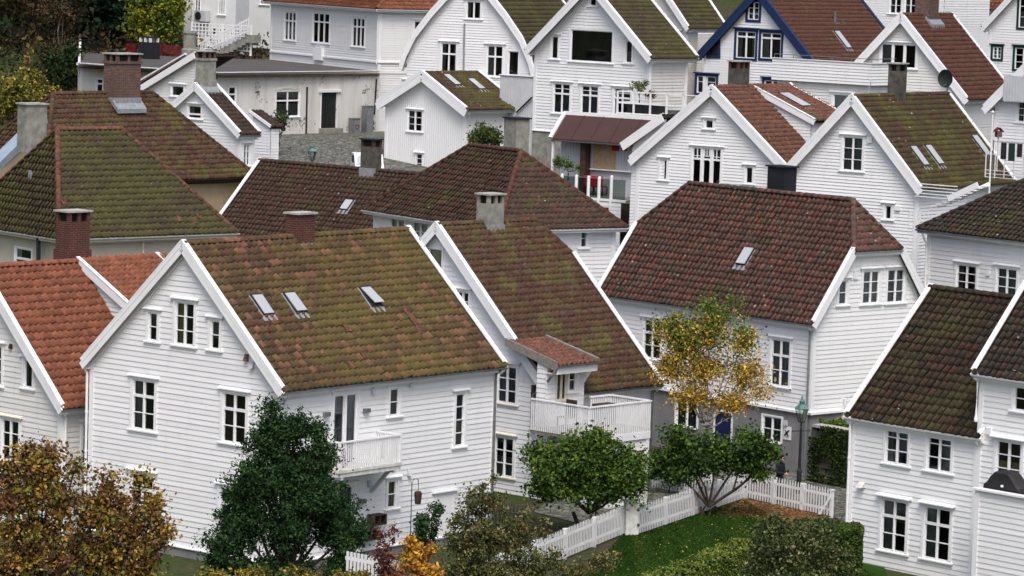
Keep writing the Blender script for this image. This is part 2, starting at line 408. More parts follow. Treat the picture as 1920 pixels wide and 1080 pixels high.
def seg(mb, f, z, zt, A, Bq, hh, _, lapinf, c=.5):
    def o_(zz):
        if lapinf is None: return 0.0
        a, b, lp = lapinf; return lp*(1-(zz-a)/(b-a)) + .004
    def sx(zz, side): 
        t = (zz-z)/(zt-z) if zt > z else 0
        return A[side]+(Bq[side]-A[side])*t
    def quad(l, r, za, zb):      # l, r: functions of z or numbers
        la, lb = (l(za), l(zb)) if callable(l) else (l, l); ra, rb = (r(za), r(zb)) if callable(r) else (r, r)
        if max(ra-la, rb-lb) < .003: return
        if lapinf is not None and min(ra-la, rb-lb) > 3.0 and rnd.random() < .75:
            x = la+(ra-la)*rnd.uniform(.25, .75); quad2(la, x-.002, lb, x-.002, za, zb, c); quad2(x+.002, ra, x+.002, rb, za, zb, rnd.random()); return
        quad2(la, ra, lb, rb, za, zb, c)
    def quad2(la, ra, lb, rb, za, zb, c):
        mb.poly([f(la, za, o_(za)), f(ra, za, o_(za)), f(rb, zb, o_(zb)), f(lb, zb, o_(zb))], 0, c)
        if lapinf is not None and za == lapinf[0]:
            mb.poly([f(la, za, -.002), f(ra, za, -.002), f(ra, za, o_(za)), f(la, za, o_(za))], 0, c)
    cur = lambda zz: sx(zz, 0)
    if not hh: quad(cur, lambda zz: sx(zz, 1), z, zt); return
    for h in hh:
        quad(cur, h[0], z, zt)
        if h[2] > z+1e-4: quad(h[0], h[1], z, h[2])
        if h[3] < zt-1e-4: quad(h[0], h[1], h[3], zt)
        cur = h[1]
    quad(cur, lambda zz: sx(zz, 1), z, zt)

# ------------------------------------------------------------------ roofs
def tiles(b, key, poly, mat, tw=.245, tc=.30, rect=None, name='roof', jit=1.5):
    P = [np.array(p, float) for p in poly]
    e0, e1 = P[0], P[1]; u = e1-e0; u /= np.linalg.norm(u)
    v = P[2]-e0; v = v-u*(v@u); v /= np.linalg.norm(v); n = np.cross(u, v)
    if n[2] < 0: e0, e1 = e1, e0; u = -u; n = np.cross(u, v); P = [P[1], P[0]]+P[2:][::-1]
    b.planes[key] = (e0, u, v, n)
    uv = np.array([((p-e0)@u, (p-e0)@v) for p in P])
    u0, u1 = uv[:, 0].min(), uv[:, 0].max(); vm = uv[:, 1].max()
    nu = max(1, int(round((u1-u0)/tw))); tw = (u1-u0)/nu; nv = max(1, int(round((vm+.02)/tc))); tcc = (vm+.02)/nv
    I, J = np.meshgrid(np.arange(nu), np.arange(nv)); I = I.ravel(); J = J.ravel()
    cu = u0+(I+.5)*tw; cv = (J+.5)*tcc-.03
    # keep tiles whose centre lies within a margin of the outline
    keep = np.ones(len(cu), bool)
    for k in range(len(uv)):
        a, c = uv[k], uv[(k+1) % len(uv)]; d = c-a; L = np.hypot(*d)
        if L < 1e-6: continue
        dist = (d[0]*(cv-a[1])-d[1]*(cu-a[0]))/L
        keep &= dist > -.35
    I, J = I[keep], J[keep]; N = len(I)
    xs = np.array([0, .14, .34, .56, .80, 1.0]); hp = np.array([.052, .004, .0, .010, .056, .082])
    K = len(xs)
    ju = nrg.normal(0, .004*jit, N); jv = nrg.normal(0, .007*jit, N); jh = nrg.normal(0, .004*jit, N); jt = nrg.normal(0, .006*jit, N)
    V = np.zeros((N, 3, K, 3)); 
    base_u = u0+I*tw+ju; base_v = J*tcc-.03+jv
    scal = -.022*np.sin(xs*PI)*np.array([1, 1, 1, 1, .9, 1])
    for r_ in range(3):
        vv = (base_v[:, None]+scal[None, :]) if r_ < 2 else (base_v[:, None]+tcc+.03+0*xs[None, :])
        hh = hp[None, :]+jh[:, None]+jt[:, None]*(xs[None, :]-.5)
        hh = hh+(.058 if r_ == 1 else (-.01 if r_ == 0 else .004))
        uu = base_u[:, None]+xs[None, :]*tw*1.02
        V[:, r_] = e0+uu[..., None]*u+vv[..., None]*v+hh[..., None]*n
    V = V.reshape(-1, 3)
    idx = np.arange(N)[:, None]*(3*K)
    fs = []
    for r_ in range(2):
        for k in range(K-1):
            a = r_*K+k; fs.append(np.stack([idx[:, 0]+a, idx[:, 0]+a+1, idx[:, 0]+a+1+K, idx[:, 0]+a+K], 1))
    fs = np.concatenate(fs)
    rc = nrg.random(N); rg = nrg.random(N)
    # streaks of sister tiles
    me = mesh_np(name, V, fs, np.repeat(np.stack([rc, rg, rc*0+.5, rc*0+1], 1), 3*K, 0), [mat, M['deck']])
    bm = bmesh.new(); bm.from_mesh(me)
    # trim tiles to the outline
    for k in range(1, len(P)):
        a, c = uv[k], uv[(k+1) % len(uv)]; d = c-a; L = np.hypot(*d)
        if L < 1e-6: continue
        inw = np.array([-d[1], d[0]])/L; nn = -(inw[0]*u+inw[1]*v); pt = P[k]+nn*.012
        rep = bmesh.ops.bisect_plane(bm, geom=bm.verts[:]+bm.edges[:]+bm.faces[:], plane_co=Vector(pt), plane_no=Vector(nn), clear_outer=True)
    # board under the tiles
    top = [bm.verts.new(Vector(p-n*.012)) for p in P]; bot = [bm.verts.new(Vector(p-n*.11)) for p in P]
    fl = [bm.faces.new(top), bm.faces.new(bot[::-1])]
    for i in range(len(P)):
        j = (i+1) % len(P); fl.append(bm.faces.new((top[j], top[i], bot[i], bot[j])))
    for q in fl: q.material_index = 1
    bm.to_mesh(me); bm.free()
    o = bpy.data.objects.new(name, me); COL.objects.link(o); o.parent = b.root
    return o
def mesh_np(name, V, Fq, C=None, mats=()):
    me = bpy.data.meshes.new(name)
    V = np.ascontiguousarray(V, dtype=np.float32); Fq = np.ascontiguousarray(Fq, dtype=np.int32)
    k = Fq.shape[1]
    me.vertices.add(len(V)); me.vertices.foreach_set('co', V.ravel())
    me.loops.add(Fq.size); me.loops.foreach_set('vertex_index', Fq.ravel())
    me.polygons.add(len(Fq)); me.polygons.foreach_set('loop_start', np.arange(0, Fq.size, k, dtype=np.int32))
    me.polygons.foreach_set('loop_total', np.full(len(Fq), k, dtype=np.int32))
    if C is not None:
        a = me.color_attributes.new('tc', 'FLOAT_COLOR', 'POINT'); a.data.foreach_set('color', np.ascontiguousarray(C, dtype=np.float32).ravel())
    for m in mats: me.materials.append(M[m] if isinstance(m, str) else m)
    me.update(calc_edges=True); me.validate()
    return me
def ridge(b, P, Q, mat, r=.13, step=.36, name='ridge_tiles'):
    """overlapping half round cap tiles from P to Q"""
    P = np.array(P, float); Q = np.array(Q, float); d = Q-P; L = np.linalg.norm(d); d /= L
    s_ = np.cross(d, [0, 0, 1]); s_ /= np.linalg.norm(s_); u = np.cross(s_, d); N = max(1, int(L/step)); st = L/N; K = 7
    V = []; Fq = []; Cc = []
    for i in range(N):
        a = P+d*st*i; c = a+d*(st+.04); k0 = len(V); rc = rnd.random(); off = rnd.uniform(-.008, .008)
        for (q, rr) in ((a, r*1.10), (c, r*.88)):
            for j in range(K):
                t = PI*(j/(K-1))*1.06-.03*PI
                V.append(q+s_*(math.cos(t)*rr+off)+u*(math.sin(t)*rr*.80-.02))
        for j in range(K): V.append(V[k0+j]*1.0-u*.035+d*.0)
        for j in range(K-1):
            Fq.append((k0+j, k0+j+1, k0+K+j+1, k0+K+j)); Fq.append((k0+j+1, k0+j, k0+2*K+j, k0+2*K+j+1))
        Cc += [(rc, rnd.random(), .5, 1)]*(3*K)
    me = mesh_np(name, np.array(V), np.array(Fq), np.array(Cc), [mat])
    o = bpy.data.objects.new(name, me); COL.objects.link(o); o.parent = b.root; return o
def gutter(b, P, Q, mat='zinc', r=.07, name='gutter'):
    mb = MB(); P = Vector(P); Q = Vector(Q); d = (Q-P).normalized(); s_ = d.cross(Vector((0, 0, 1))).normalized(); K = 6
    k0 = len(mb.v)
    for q in (P, Q):
        for rr in (r, r*.86):
            for j in range(K):
                t = PI+PI*j/(K-1); p = q+s_*math.cos(t)*rr+Vector((0, 0, 1))*math.sin(t)*rr; mb.v.append(tuple(p)); mb.c.append(.5)
    for j in range(K-1):
        for a in (0, K): mb.f.append((k0+a+j, k0+a+j+1, k0+a+2*K+j+1, k0+a+2*K+j)); mb.mi.append(0)
    for j in (0, K-1): mb.f.append((k0+j, k0+K+j, k0+3*K+j, k0+2*K+j)); mb.mi.append(0)
    return mb.build(name, mat, b.root)
def downpipe(b, pts, mat='zinc', r=.045):
    mb = MB(); mb.tube(pts, r, 8)
    L = Vector(pts[-2])-Vector(pts[-1])
    for k in range(1, 4):
        p = Vector(pts[-1])+L*k/4; mb.tube([p-Vector((0, 0, .03)), p+Vector((0, 0, .03))], r*1.3, 8)
    return mb.build('downpipe', mat, b.root, smooth=False)

# ------------------------------------------------------------------ windows
def window(b, face, c, box, cols=2, rows=(1, 1, 1), thick=(), trim='trim', frame='trim', cap=True, sill=True, cas=.10,
           cur=None, depth=.55, glaze='glass', name='window', px=True, capd=.12, hole=None, label=None, sash=True, mull=.05, sillmat=None):
    f = fm(face, c)
    if px:
        x0, y0, x1, y1 = box; h = (lambda x, y: b.F(x, y, c)) if face == 'F' else (lambda x, y: b.R(x, y, c)); i = 0 if face == 'F' else 1
        xm, ym = (x0+x1)/2, (y0+y1)/2
        s0, s1 = h(x0, ym)[i], h(x1, ym)[i]; z1, z0 = h(xm, y0)[2], h(xm, y1)[2]
    else: s0, s1, z0, z1 = box
    mb = MB()
    bx = lambda a, q, za, zb, oa, ob, mi=0: mb.box(f(a, za, oa), f(q, zb, ob), mi)
    # reveal and a shallow box behind the pane, coloured near-black for room shade
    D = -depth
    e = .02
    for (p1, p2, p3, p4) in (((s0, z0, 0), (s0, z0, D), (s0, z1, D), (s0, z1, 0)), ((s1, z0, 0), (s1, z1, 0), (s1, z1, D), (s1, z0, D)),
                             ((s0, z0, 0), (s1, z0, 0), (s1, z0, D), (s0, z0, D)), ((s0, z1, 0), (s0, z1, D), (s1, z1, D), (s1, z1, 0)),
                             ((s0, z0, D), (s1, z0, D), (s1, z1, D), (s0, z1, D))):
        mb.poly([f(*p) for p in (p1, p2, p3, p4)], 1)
    # casing
    if cas > 0:
        bx(s0-cas, s0, z0-.02, z1+cas, .0, .05); bx(s1, s1+cas, z0-.02, z1+cas, .0, .05); bx(s0, s1, z1, z1+cas, .0, .049)
        if not sill: bx(s0, s1, z0-cas, z0, .0, .049)
    if cap:
        a, q, zz = s0-cas-.09, s1+cas+.09, z1+cas
        mb.hexa([f(a, zz, 0), f(q, zz, 0), f(q, zz, capd), f(a, zz, capd), f(a, zz+.09, 0), f(q, zz+.09, 0), f(q, zz+.035, capd), f(a, zz+.035, capd)], 2)
    if sill:
        a, q, zz = s0-cas-.07, s1+cas+.07, z0
        mb.hexa([f(a, zz-.07, 0), f(q, zz-.07, 0), f(q, zz-.07, .09), f(a, zz-.07, .09), f(a, zz+.0, 0), f(q, zz+.0, 0), f(q, zz-.025, .09), f(a, zz-.025, .09)], 2)
        bx(s0-cas, s1+cas, zz-.15, zz-.07, 0, .035)
    fo = .015; fr = .045
    for a, q, za, zb in ((s0, s0+fr, z0, z1), (s1-fr, s1, z0, z1), (s0+fr, s1-fr, z0, z0+fr), (s0+fr, s1-fr, z1-fr, z1)): bx(a, q, za, zb, -.07, fo)
    W_ = s1-s0; tot = sum(rows); zz = z1; cw = W_/cols
    for k in range(1, cols): bx(s0+k*cw-mull/2, s0+k*cw+mull/2, z0+fr, z1-fr, -.068, fo+.012)
    zs = []
    for k, r_ in enumerate(rows[:-1]):
        zz -= (z1-z0)*r_/tot
        t = .045 if k in thick else .014
        zs.append((zz, t))
        for q in range(cols):
            a_, b_ = s0+q*cw+(fr if q == 0 else mull/2), s0+(q+1)*cw-(fr if q == cols-1 else mull/2)
            bx(a_, b_, zz-t, zz+t, -.066, fo+.004 if k in thick else fo-.006)
    if sash:       # sash stiles inside the frame, a little recessed
        zbreaks = [z1-fr]+[v for (v, t) in zs if t > .02]+[z0+fr]
        for q in range(cols):
            a_, b_ = s0+q*cw+(fr if q == 0 else mull/2), s0+(q+1)*cw-(fr if q == cols-1 else mull/2)
            bx(a_, a_+.022, z0+fr, z1-fr, -.06, -.002); bx(b_-.022, b_, z0+fr, z1-fr, -.06, -.002)
    wo = mb.build(name, [frame, 'dark', sillmat or trim], b.root, label)
    if trim != frame:
        pass
    g = MB(); g.poly([f(s0, z0, -.035), f(s1, z0, -.035), f(s1, z1, -.035), f(s0, z1, -.035)]); g.build('pane', glaze, wo)
    if cur is None and name == 'window' and rnd.random() < .45: cur = (rnd.choice('slh'), rnd.choice(['curtaing', 'curtaing', 'curtain']))
    if cur:
        mc = MB(); kind = cur[0]
        def drape(a, q, za, zb, o, n=9):
            st = (q-a)/n
            for i in range(n):
                mc.poly([f(a+i*st, za, o+.02*(i % 2)), f(a+(i+1)*st, za, o+.02*((i+1) % 2)), f(a+(i+1)*st, zb, o+.02*((i+1) % 2)), f(a+i*st, zb, o+.02*(i % 2))])
        if kind == 's': drape(s0, s0+W_*.24, z0, z1, -.13); drape(s1-W_*.24, s1, z0, z1, -.13)
        if kind == 'l': drape(s0, s0+W_*.35, z0, z1, -.13)
        if kind == 'f': drape(s0, s1, z0, z1, -.13, 15)
        if kind == 'h': drape(s0, s1, z0, z0+(z1-z0)*.5, -.13, 15)
        if kind == 'b':
            n = int((z1-z0)*.6/.05)
            for i in range(n): zq = z1-.04-i*.05; mc.box(f(s0+.05, zq, -.12), f(s1-.05, zq-.03, -.10))
        mc.build('curtain', cur[1], wo)
    return (s0-.005, s1+.005, z0-.005, z1+.005)

# ------------------------------------------------------------------ gable / hip house body
def house(b, x0, x1, y0, y1, zb, ze, zr, axis, roofmat, wallmat='white', ovg=.25, ove=.32, hip=(None, None), wins=(), prof=None,
          trim='trim', barge='trim', pitch=.175, faces='FRKL', vert=False, flat=False, ridgemat=None, gut='zinc', ridge_on=True,
          tw=.245, tc=.30, barge_h=.24, found=.35, foundmat='grey', corner=True, planes=('+', '-'), cornice=True, cb=.14, bm_=None):
    if axis == 'y': a0, a1, b0, b1 = y0, y1, x0, x1; m = lambda a, q, z: (q, a, z)
    else: a0, a1, b0, b1 = x0, x1, y0, y1; m = lambda a, q, z: (a, q, z)
    bm = (b0+b1)/2 if bm_ is None else bm_; hw = (b1-b0)/2
    ridgemat = ridgemat or roofmat
    tanp = (zr-ze)/hw
    if prof is None: prof = [(hw+ove, ze-ove*tanp), (0, zr)]
    A0, A1 = a0-ovg, a1+ovg
    lift = .06
    def bz(z):                # half width of the roof at height z
        for (p, z0_), (q, z1_) in zip(prof[:-1], prof[1:]):
            if z0_-1e-6 <= z <= z1_+1e-6: return p+(q-p)*(z-z0_)/(z1_-z0_)
        return prof[-1][0]
    hi = []
    for e_, h in enumerate(hip):
        if h is None: hi.append(None)
        else:
            zh, inset = h; full = zh <= prof[0][1]+.02
            hi.append((max(zh, prof[0][1]), inset, full))
    EA0 = A0-(ove-ovg if hi[0] and hi[0][2] else 0); EA1 = A1+(ove-ovg if hi[1] and hi[1][2] else 0)
    for sgn, key in ((1, '+'), (-1, '-')):
        if key not in planes: continue
        for k, ((p, zA), (q, zB)) in enumerate(zip(prof[:-1], prof[1:])):
            pts = [m(EA0, bm+sgn*p, zA+lift), m(EA1, bm+sgn*p, zA+lift)]
            if q < 1e-6:
                if hi[1]:
                    if not hi[1][2]: pts.append(m(EA1, bm+sgn*bz(hi[1][0]), hi[1][0]+lift))
                    pts.append(m(EA1-hi[1][1], bm, zB+lift))
                else: pts.append(m(EA1, bm, zB+lift))
                if hi[0]:
                    pts.append(m(EA0+hi[0][1], bm, zB+lift))
                    if not hi[0][2]: pts.append(m(EA0, bm+sgn*bz(hi[0][0]), hi[0][0]+lift))
                else: pts.append(m(EA0, bm, zB+lift))
            else: pts += [m(EA1, bm+sgn*q, zB+lift), m(EA0, bm+sgn*q, zB+lift)]
            # drop coincident points
            pp = [pts[0]]
            for t in pts[1:]:
                if (Vector(t)-Vector(pp[-1])).length > .01 and (Vector(t)-Vector(pp[0])).length > .01: pp.append(t)
            tiles(b, key+str(k) if k else key, pp, M[roofmat], tw, tc)
    for i, (h, EA, s_) in enumerate(((hi[0], EA0, 1), (hi[1], EA1, -1))):
        if h:
            zh, inset, full = h; w_ = bz(zh)
            tiles(b, 'hip%d' % i, [m(EA, bm-w_, zh+lift), m(EA, bm+w_, zh+lift), m(EA+s_*inset, bm, prof[-1][1]+lift)], M[roofmat], tw, tc)
            for sg_ in (1, -1): ridge(b, m(EA, bm+sg_*w_, zh+lift+.04), m(EA+s_*inset, bm, prof[-1][1]+lift+.06), M[ridgemat], .12)
            if not full:
                mb = MB(); mb.beam(m(EA+s_*.03, bm-w_, zh-.06), m(EA+s_*.03, bm+w_, zh-.06), .04, .18); mb.build('fascia', trim, b.root)
    if ridge_on:
        r0 = EA0+(hi[0][1] if hi[0] else 0); r1 = EA1-(hi[1][1] if hi[1] else 0)
        ridge(b, m(r0, bm, zr+lift+.05), m(r1, bm, zr+lift+.05), M[ridgemat], .14)
    # walls
    zt = {0: (hi[0][0] if hi[0] else None), 1: (hi[1][0] if hi[1] else None)}
    wp = []
    for e_ in (0, 1):
        top = zt[e_]
        sl = lambda z: min(hw, bz(z)-.0)
        if top is not None and top <= ze+.02: poly = [(b0, zb), (b1, zb), (b1, ze-.03), (b0, ze-.03)]
        else:
            rt = [(bm+min(hw, p), z) for p, z in prof if z > ze+.02 and (top is None or z < top)]
            lt = [(bm-min(hw, p), z) for p, z in prof if z > ze+.02 and (top is None or z < top)]
            if top is not None: rt.append((bm+bz(top), top)); lt.append((bm-bz(top), top))
            poly = [(b0, zb), (b1, zb), (b1, ze)]+rt+(lt[::-1] if top is not None else lt[:-1][::-1])+[(b0, ze)]
        wp.append(poly)
    recta = [(a0, zb), (a1, zb), (a1, ze-.02), (a0, ze-.02)]
    spec = {'F': (fm('F', y0), wp[0] if axis == 'y' else recta), 'K': (fm('K', y1), wp[1] if axis == 'y' else recta),
            'R': (fm('R', x1), recta if axis == 'y' else wp[1]), 'L': (fm('L', x0), recta if axis == 'y' else wp[0])}
    for fc in faces:
        f, poly = spec[fc]; mb = MB(); hl = [h for (g, h) in wins if g == fc]
        siding(mb, f, poly, hl, pitch, vert=vert, flat=flat); mb.build('wall', wallmat, b.root)
    if corner:
        for (cx, cy) in ((x0, y0), (x1, y0), (x1, y1)):
            mb = MB()
            sx_, sy_ = (1 if cx == x1 else -1), (1 if cy == y1 else -1)
            mb.box((cx-sx_*cb, cy-sy_*.01, zb), (cx+sx_*.045, cy+sy_*.045, ze-.05)); mb.box((cx-sx_*.01, cy-sy_*cb, zb), (cx+sx_*.0445, cy-sy_*.01, ze-.05))
            mb.build('corner_board', trim, b.root)
    if found:
        mb = MB(); mb.box((x0-.03, y0-.03, zb-found-2.5), (x1+.03, y1+.03, zb-.02)); mb.build('foundation', foundmat, b.root)
        mb = MB()
        for f, q0, q1 in ((fm('F', y0), x0, x1), (fm('R', x1), y0, y1)):
            mb.hexa([f(q0, zb-.03, 0), f(q1, zb-.03, 0), f(q1, zb-.03, .09), f(q0, zb-.03, .09), f(q0, zb+.05, 0), f(q1, zb+.05, 0), f(q1, zb-.0, .09), f(q0, zb-.0, .09)])
        mb.build('base_board', trim, b.root)
    # bargeboards with a white capping over the tile edge
    for e_, EA, s_ in ((0, A0, -1), (1, A1, 1)):
        if hi[e_] and hi[e_][2]: continue
        for sg_ in (1, -1):
            mb = MB(); top = zt[e_] if zt[e_] is not None else prof[-1][1]
            chain = [(p, z) for p, z in prof if z < top-1e-3]+[(bz(top), top)]
            for (p, zA), (q, zB) in zip(chain[:-1], chain[1:]):
                P, Q = m(EA+s_*.02, bm+sg_*p, zA+lift-barge_h/2+.01), m(EA+s_*.02, bm+sg_*q, zB+lift-barge_h/2+.01)
                nrm = m(1, 0, 0)
                mb.beam(P, Q, .04, barge_h)
                P2, Q2 = m(EA-s_*.04, bm+sg_*p, zA+lift+.155), m(EA-s_*.04, bm+sg_*q, zB+lift+.155)
                mb.beam(P2, Q2, .19, .045)
                P5, Q5 = m(EA+s_*.02, bm+sg_*p, zA+lift+.08), m(EA+s_*.02, bm+sg_*q, zB+lift+.08); mb.beam(P5, Q5, .06, .16)
                if s_ < 0 or True:      # soffit and inner moulding
                    P3, Q3 = m(EA-s_*ovg*.5, bm+sg_*(p-.0), zA-.065), m(EA-s_*ovg*.5, bm+sg_*q, zB-.065)
                    mb.beam(P3, Q3, ovg, .02)
                    P4, Q4 = m(EA-s_*(ovg-.05), bm+sg_*(p-.0), zA-.17), m(EA-s_*(ovg-.05), bm+sg_*q, zB-.17)
                    mb.beam(P4, Q4, .05, .16)
            mb.build('bargeboard', barge, b.root)
    # eaves: cornice board + gutter
    for sg_, key in ((1, '+'), (-1, '-')):
        if key not in planes: continue
        p, z = prof[0]
        if cornice:
            mb = MB(); mb.beam(m(EA0, bm+sg_*(p-.04), z-.05), m(EA1, bm+sg_*(p-.04), z-.05), .03, .16)
            mb.beam(m(EA0+.02, bm+sg_*(p-.04-(p-hw)/2), z-.11), m(EA1-.02, bm+sg_*(p-.04-(p-hw)/2), z-.11), max(.05, p-hw-.03), .02)
            mb.beam(m(a0, bm+sg_*(hw+.03), z-.10), m(a1, bm+sg_*(hw+.03), z-.10), .05, .24)
            mb.build('cornice', trim, b.root)
        if gut: gutter(b, m(EA0, bm+sg_*(p+.05), z+.03), m(EA1, bm+sg_*(p+.05), z+.03), gut)
    for i, (h, EA, s_) in enumerate(((hi[0], EA0, -1), (hi[1], EA1, 1))):
        if h and gut:
            gutter(b, m(EA+s_*.05, bm-bz(h[0]), h[0]+.03), m(EA+s_*.05, bm+bz(h[0]), h[0]+.03), gut)
            mb = MB(); mb.beam(m(EA-s_*.03, bm-bz(h[0]), h[0]-.05), m(EA-s_*.03, bm+bz(h[0]), h[0]-.05), .03, .16)
            if ovg > .1: mb.beam(m(EA-s_*ovg/2, bm-bz(h[0]), h[0]-.12), m(EA-s_*ovg/2, bm+bz(h[0]), h[0]-.12), ove*.9, .02)
            mb.build('cornice', trim, b.root)

def chimney(b, axis, pl, px, yb, yt, wa, wb, mat='brick', cap='cap', collar=None, flash=True, slots=True, neck=None, pot=False, topmat=None, off=0.0):
    """stands on the ridge plane pl (x=pl or y=pl)"""
    if axis == 'y': p0 = b.R(px, yb, pl); p1 = b.R(px, yt, pl)
    else: p0 = b.F(px, yb, pl); p1 = b.F(px, yt, pl)
    cx, cy = p0[0], p0[1]; z0, z1 = p0[2]-.6, p1[2]
    if axis == 'y': hx, hy = wb/2, wa/2; cx += off
    else: hx, hy = wa/2, wb/2; cy += off
    mb = MB(); zc = z1-.32 if slots else z1
    mb.box((cx-hx, cy-hy, z0), (cx+hx, cy+hy, zc))
    if collar: mb.box((cx-hx-.05, cy-hy-.05, z0), (cx+hx+.05, cy+hy+.05, p0[2]+collar))
    co = mb.build('chimney', mat, b.root)
    m2 = MB(); tm = topmat or mat
    if slots:
        e = .13
        for sx_ in (-1, 1):
            for sy_ in (-1, 1): m2.box((cx+sx_*hx, cy+sy_*hy, zc), (cx+sx_*(hx-e), cy+sy_*(hy-e), z1), 1)
        for q in (0,):
            if hx > .4: m2.box((cx-.07, cy-hy, zc), (cx+.07, cy+hy, z1), 1)
            if hy > .4: m2.box((cx-hx, cy-.07, zc), (cx+hx, cy+.07, z1), 1)
        m2.box((cx-hx+.1, cy-hy+.1, zc), (cx+hx-.1, cy+hy-.1, z1-.02), 2)
    m2.box((cx-hx-.07, cy-hy-.07, z1), (cx+hx+.07, cy+hy+.07, z1+.06))
    m2.build('chimney_cap', [cap, tm, 'dark'], co)
    if neck:
        m3 = MB(); m3.box((cx-hx-neck, cy-hy-neck, zc-.12), (cx+hx+neck, cy+hy+neck, zc-.002)); m3.build('chimney_band', mat, co)
    if flash:
        m4 = MB(); zf = p0[2]
        if axis == 'y':
            for s_ in (1, -1): m4.hexa([(cx+s_*(hx-.1), cy-hy-.16, zf-.15+.0), (cx+s_*(hx-.1), cy+hy+.16, zf-.15), (cx+s_*(hx+.3), cy+hy+.16, zf-.50), (cx+s_*(hx+.3), cy-hy-.16, zf-.50),
                                        (cx+s_*(hx-.1), cy-hy-.16, zf+.1), (cx+s_*(hx-.1), cy+hy+.16, zf+.1), (cx+s_*(hx+.3), cy+hy+.16, zf-.30), (cx+s_*(hx+.3), cy-hy-.16, zf-.30)])
            m4.box((cx-hx-.04, cy-hy-.04, zf-.3), (cx+hx+.04, cy+hy+.04, zf+.22))
        else: m4.box((cx-hx-.04, cy-hy-.04, zf-.5), (cx+hx+.04, cy+hy+.04, zf+.18))
        m4.build('flashing', 'lead', co)
    return co
def skylight(b, key, px, py, wu=.6, wv=.95, open_=0.0, frame='blackm', tilt=0):
    p = b.onplane(key, px, py); p0, u, v, n = [np.array(q) for q in b.planes[key]]
    mb = MB(); c = p+n*.06
    def bx(ua, ub, va, vb, na, nb, mi=0):
        P = [c+u*x+v*y+n*z for z in (na, nb) for x, y in ((ua, va), (ub, va), (ub, vb), (ua, vb))]; mb.hexa(P, mi)
    t = .06
    bx(-wu/2, -wu/2+t, -wv/2, wv/2, -.05, .07); bx(wu/2-t, wu/2, -wv/2, wv/2, -.05, .07)
    bx(-wu/2+t, wu/2-t, wv/2-t*1.6, wv/2, -.05, .08); bx(-wu/2+t, wu/2-t, -wv/2, -wv/2+t, -.05, .07)
    bx(-wu/2-.10, wu/2+.10, -wv/2-.24, -wv/2-.01, -.03, .012, 1); bx(-wu/2-.06, -wu/2-.002, -wv/2, wv/2, -.03, .02, 1); bx(wu/2+.002, wu/2+.06, -wv/2, wv/2, -.03, .02, 1)
    bx(-wu/2+t, wu/2-t, -wv/2+t, wv/2-t*1.6, -.05, -.04, 0)
    o = mb.build('skylight', [frame, 'lead'], b.root)
    g = MB(); tp = wv/2-t; bt = -wv/2+t*.3
    P = [c+u*(-wu/2+t*.6)+v*bt+n*(.05+open_), c+u*(wu/2-t*.6)+v*bt+n*(.05+open_), c+u*(wu/2-t*.6)+v*tp+n*.06, c+u*(-wu/2+t*.6)+v*tp+n*.06]
    Q = [q+n*.03 for q in P]
    g.hexa(P+Q); g.build('pane', 'skyglass', o)
    return o
def wlist(): return []
def small(b, face, c, px, py, w_, h_, o_, mat, name, shape='box'):
    f = fm(face, c); p = (b.F if face == 'F' else b.R)(px, py, c); q = p[0] if face == 'F' else p[1]; z = p[2]; mb = MB()
    if shape == 'hood': mb.hexa([f(q-w_/2, z-h_/2, .02), f(q+w_/2, z-h_/2, .02), f(q+w_/2, z-h_/2, o_), f(q-w_/2, z-h_/2, o_), f(q-w_/2, z+h_/2, .02), f(q+w_/2, z+h_/2, .02), f(q+w_/2, z+h_/2, .05), f(q-w_/2, z+h_/2, .05)])
    else: mb.box(f(q-w_/2, z-h_/2, .02), f(q+w_/2, z+h_/2, o_))
    return mb.build(name, mat, b.root)
def pickets_local(mb, f, q0, q1, z0, z1, step=.105, wd=.06, th=.02, o=0, tip=False):
    n = max(1, int((q1-q0)/step)); st = (q1-q0)/n
    for i in range(n+1):
        q = q0+i*st; mb.box(f(q-wd/2, z0, o), f(q+wd/2, z1, o+th))
#@@HOUSES
# ================================================================== THE HOUSES
LB = {}
# ---- A: the big white gable house in the foreground
A = B(527, 722, 92, 50.7, 'gable_house', 'big white gabled house with olive mossy roof, three skylights and a small side balcony', 'house', 'white timber houses of the old town')
xL = A.F(172, 683)[0]; yR = A.R(930, 685)[1]; zr = A.F(352, 458, -.28)[2]; zb = A.F(420, 1040)[2]
W = []
def wa(b, fc, c, box, *a, **k): h = window(b, fc, c, box, *a, **k); W.append((fc, h)); return h
wa(A, 'F', 0, (329, 567, 365, 647), 2, (1, 1, 1), cur=('l', 'blind'))
wa(A, 'F', 0, (279, 586, 296, 639), 1, (1, 1), cur=('b', 'curtaing'))
wa(A, 'F', 0, (395, 601, 413, 655), 1, (1, 1), cur=('b', 'curtaing'))
wa(A, 'F', 0, (249, 713, 291, 806), 2, (.95, 1, 1), (0,), cur=('l', 'curtaing'))
wa(A, 'F', 0, (418, 738, 462, 831), 2, (.95, 1, 1), (0,), cur=('l', 'wood'))
wa(A, 'F', 0, (245, 889, 288, 978), 2, (.95, 1, 1), (0,), cur=('h', 'curtaing'))
wa(A, 'F', 0, (412, 916, 456, 1008), 2, (.95, 1, 1), (0,))
wa(A, 'R', 0, (730, 728, 748, 779), 1, (1, 1), cur=('f', 'blind'))
wa(A, 'R', 0, (853, 738, 870, 836), 1, (1, 1, 1, 1), cur=('h', 'blind'))
wa(A, 'R', 0, (726, 901, 743, 952), 1, (1, 1), cur=('f', 'blind'))
wa(A, 'R', 0, (624, 739, 668, 872), 2, (1,), sill=False, mull=.12, name='balcony_door', cur=('s', 'curtaing'))
wa(A, 'R', 0, (630, 912, 661, 1010), 1, (1,), sill=False, name='door', cur=('f', 'curtaing'))
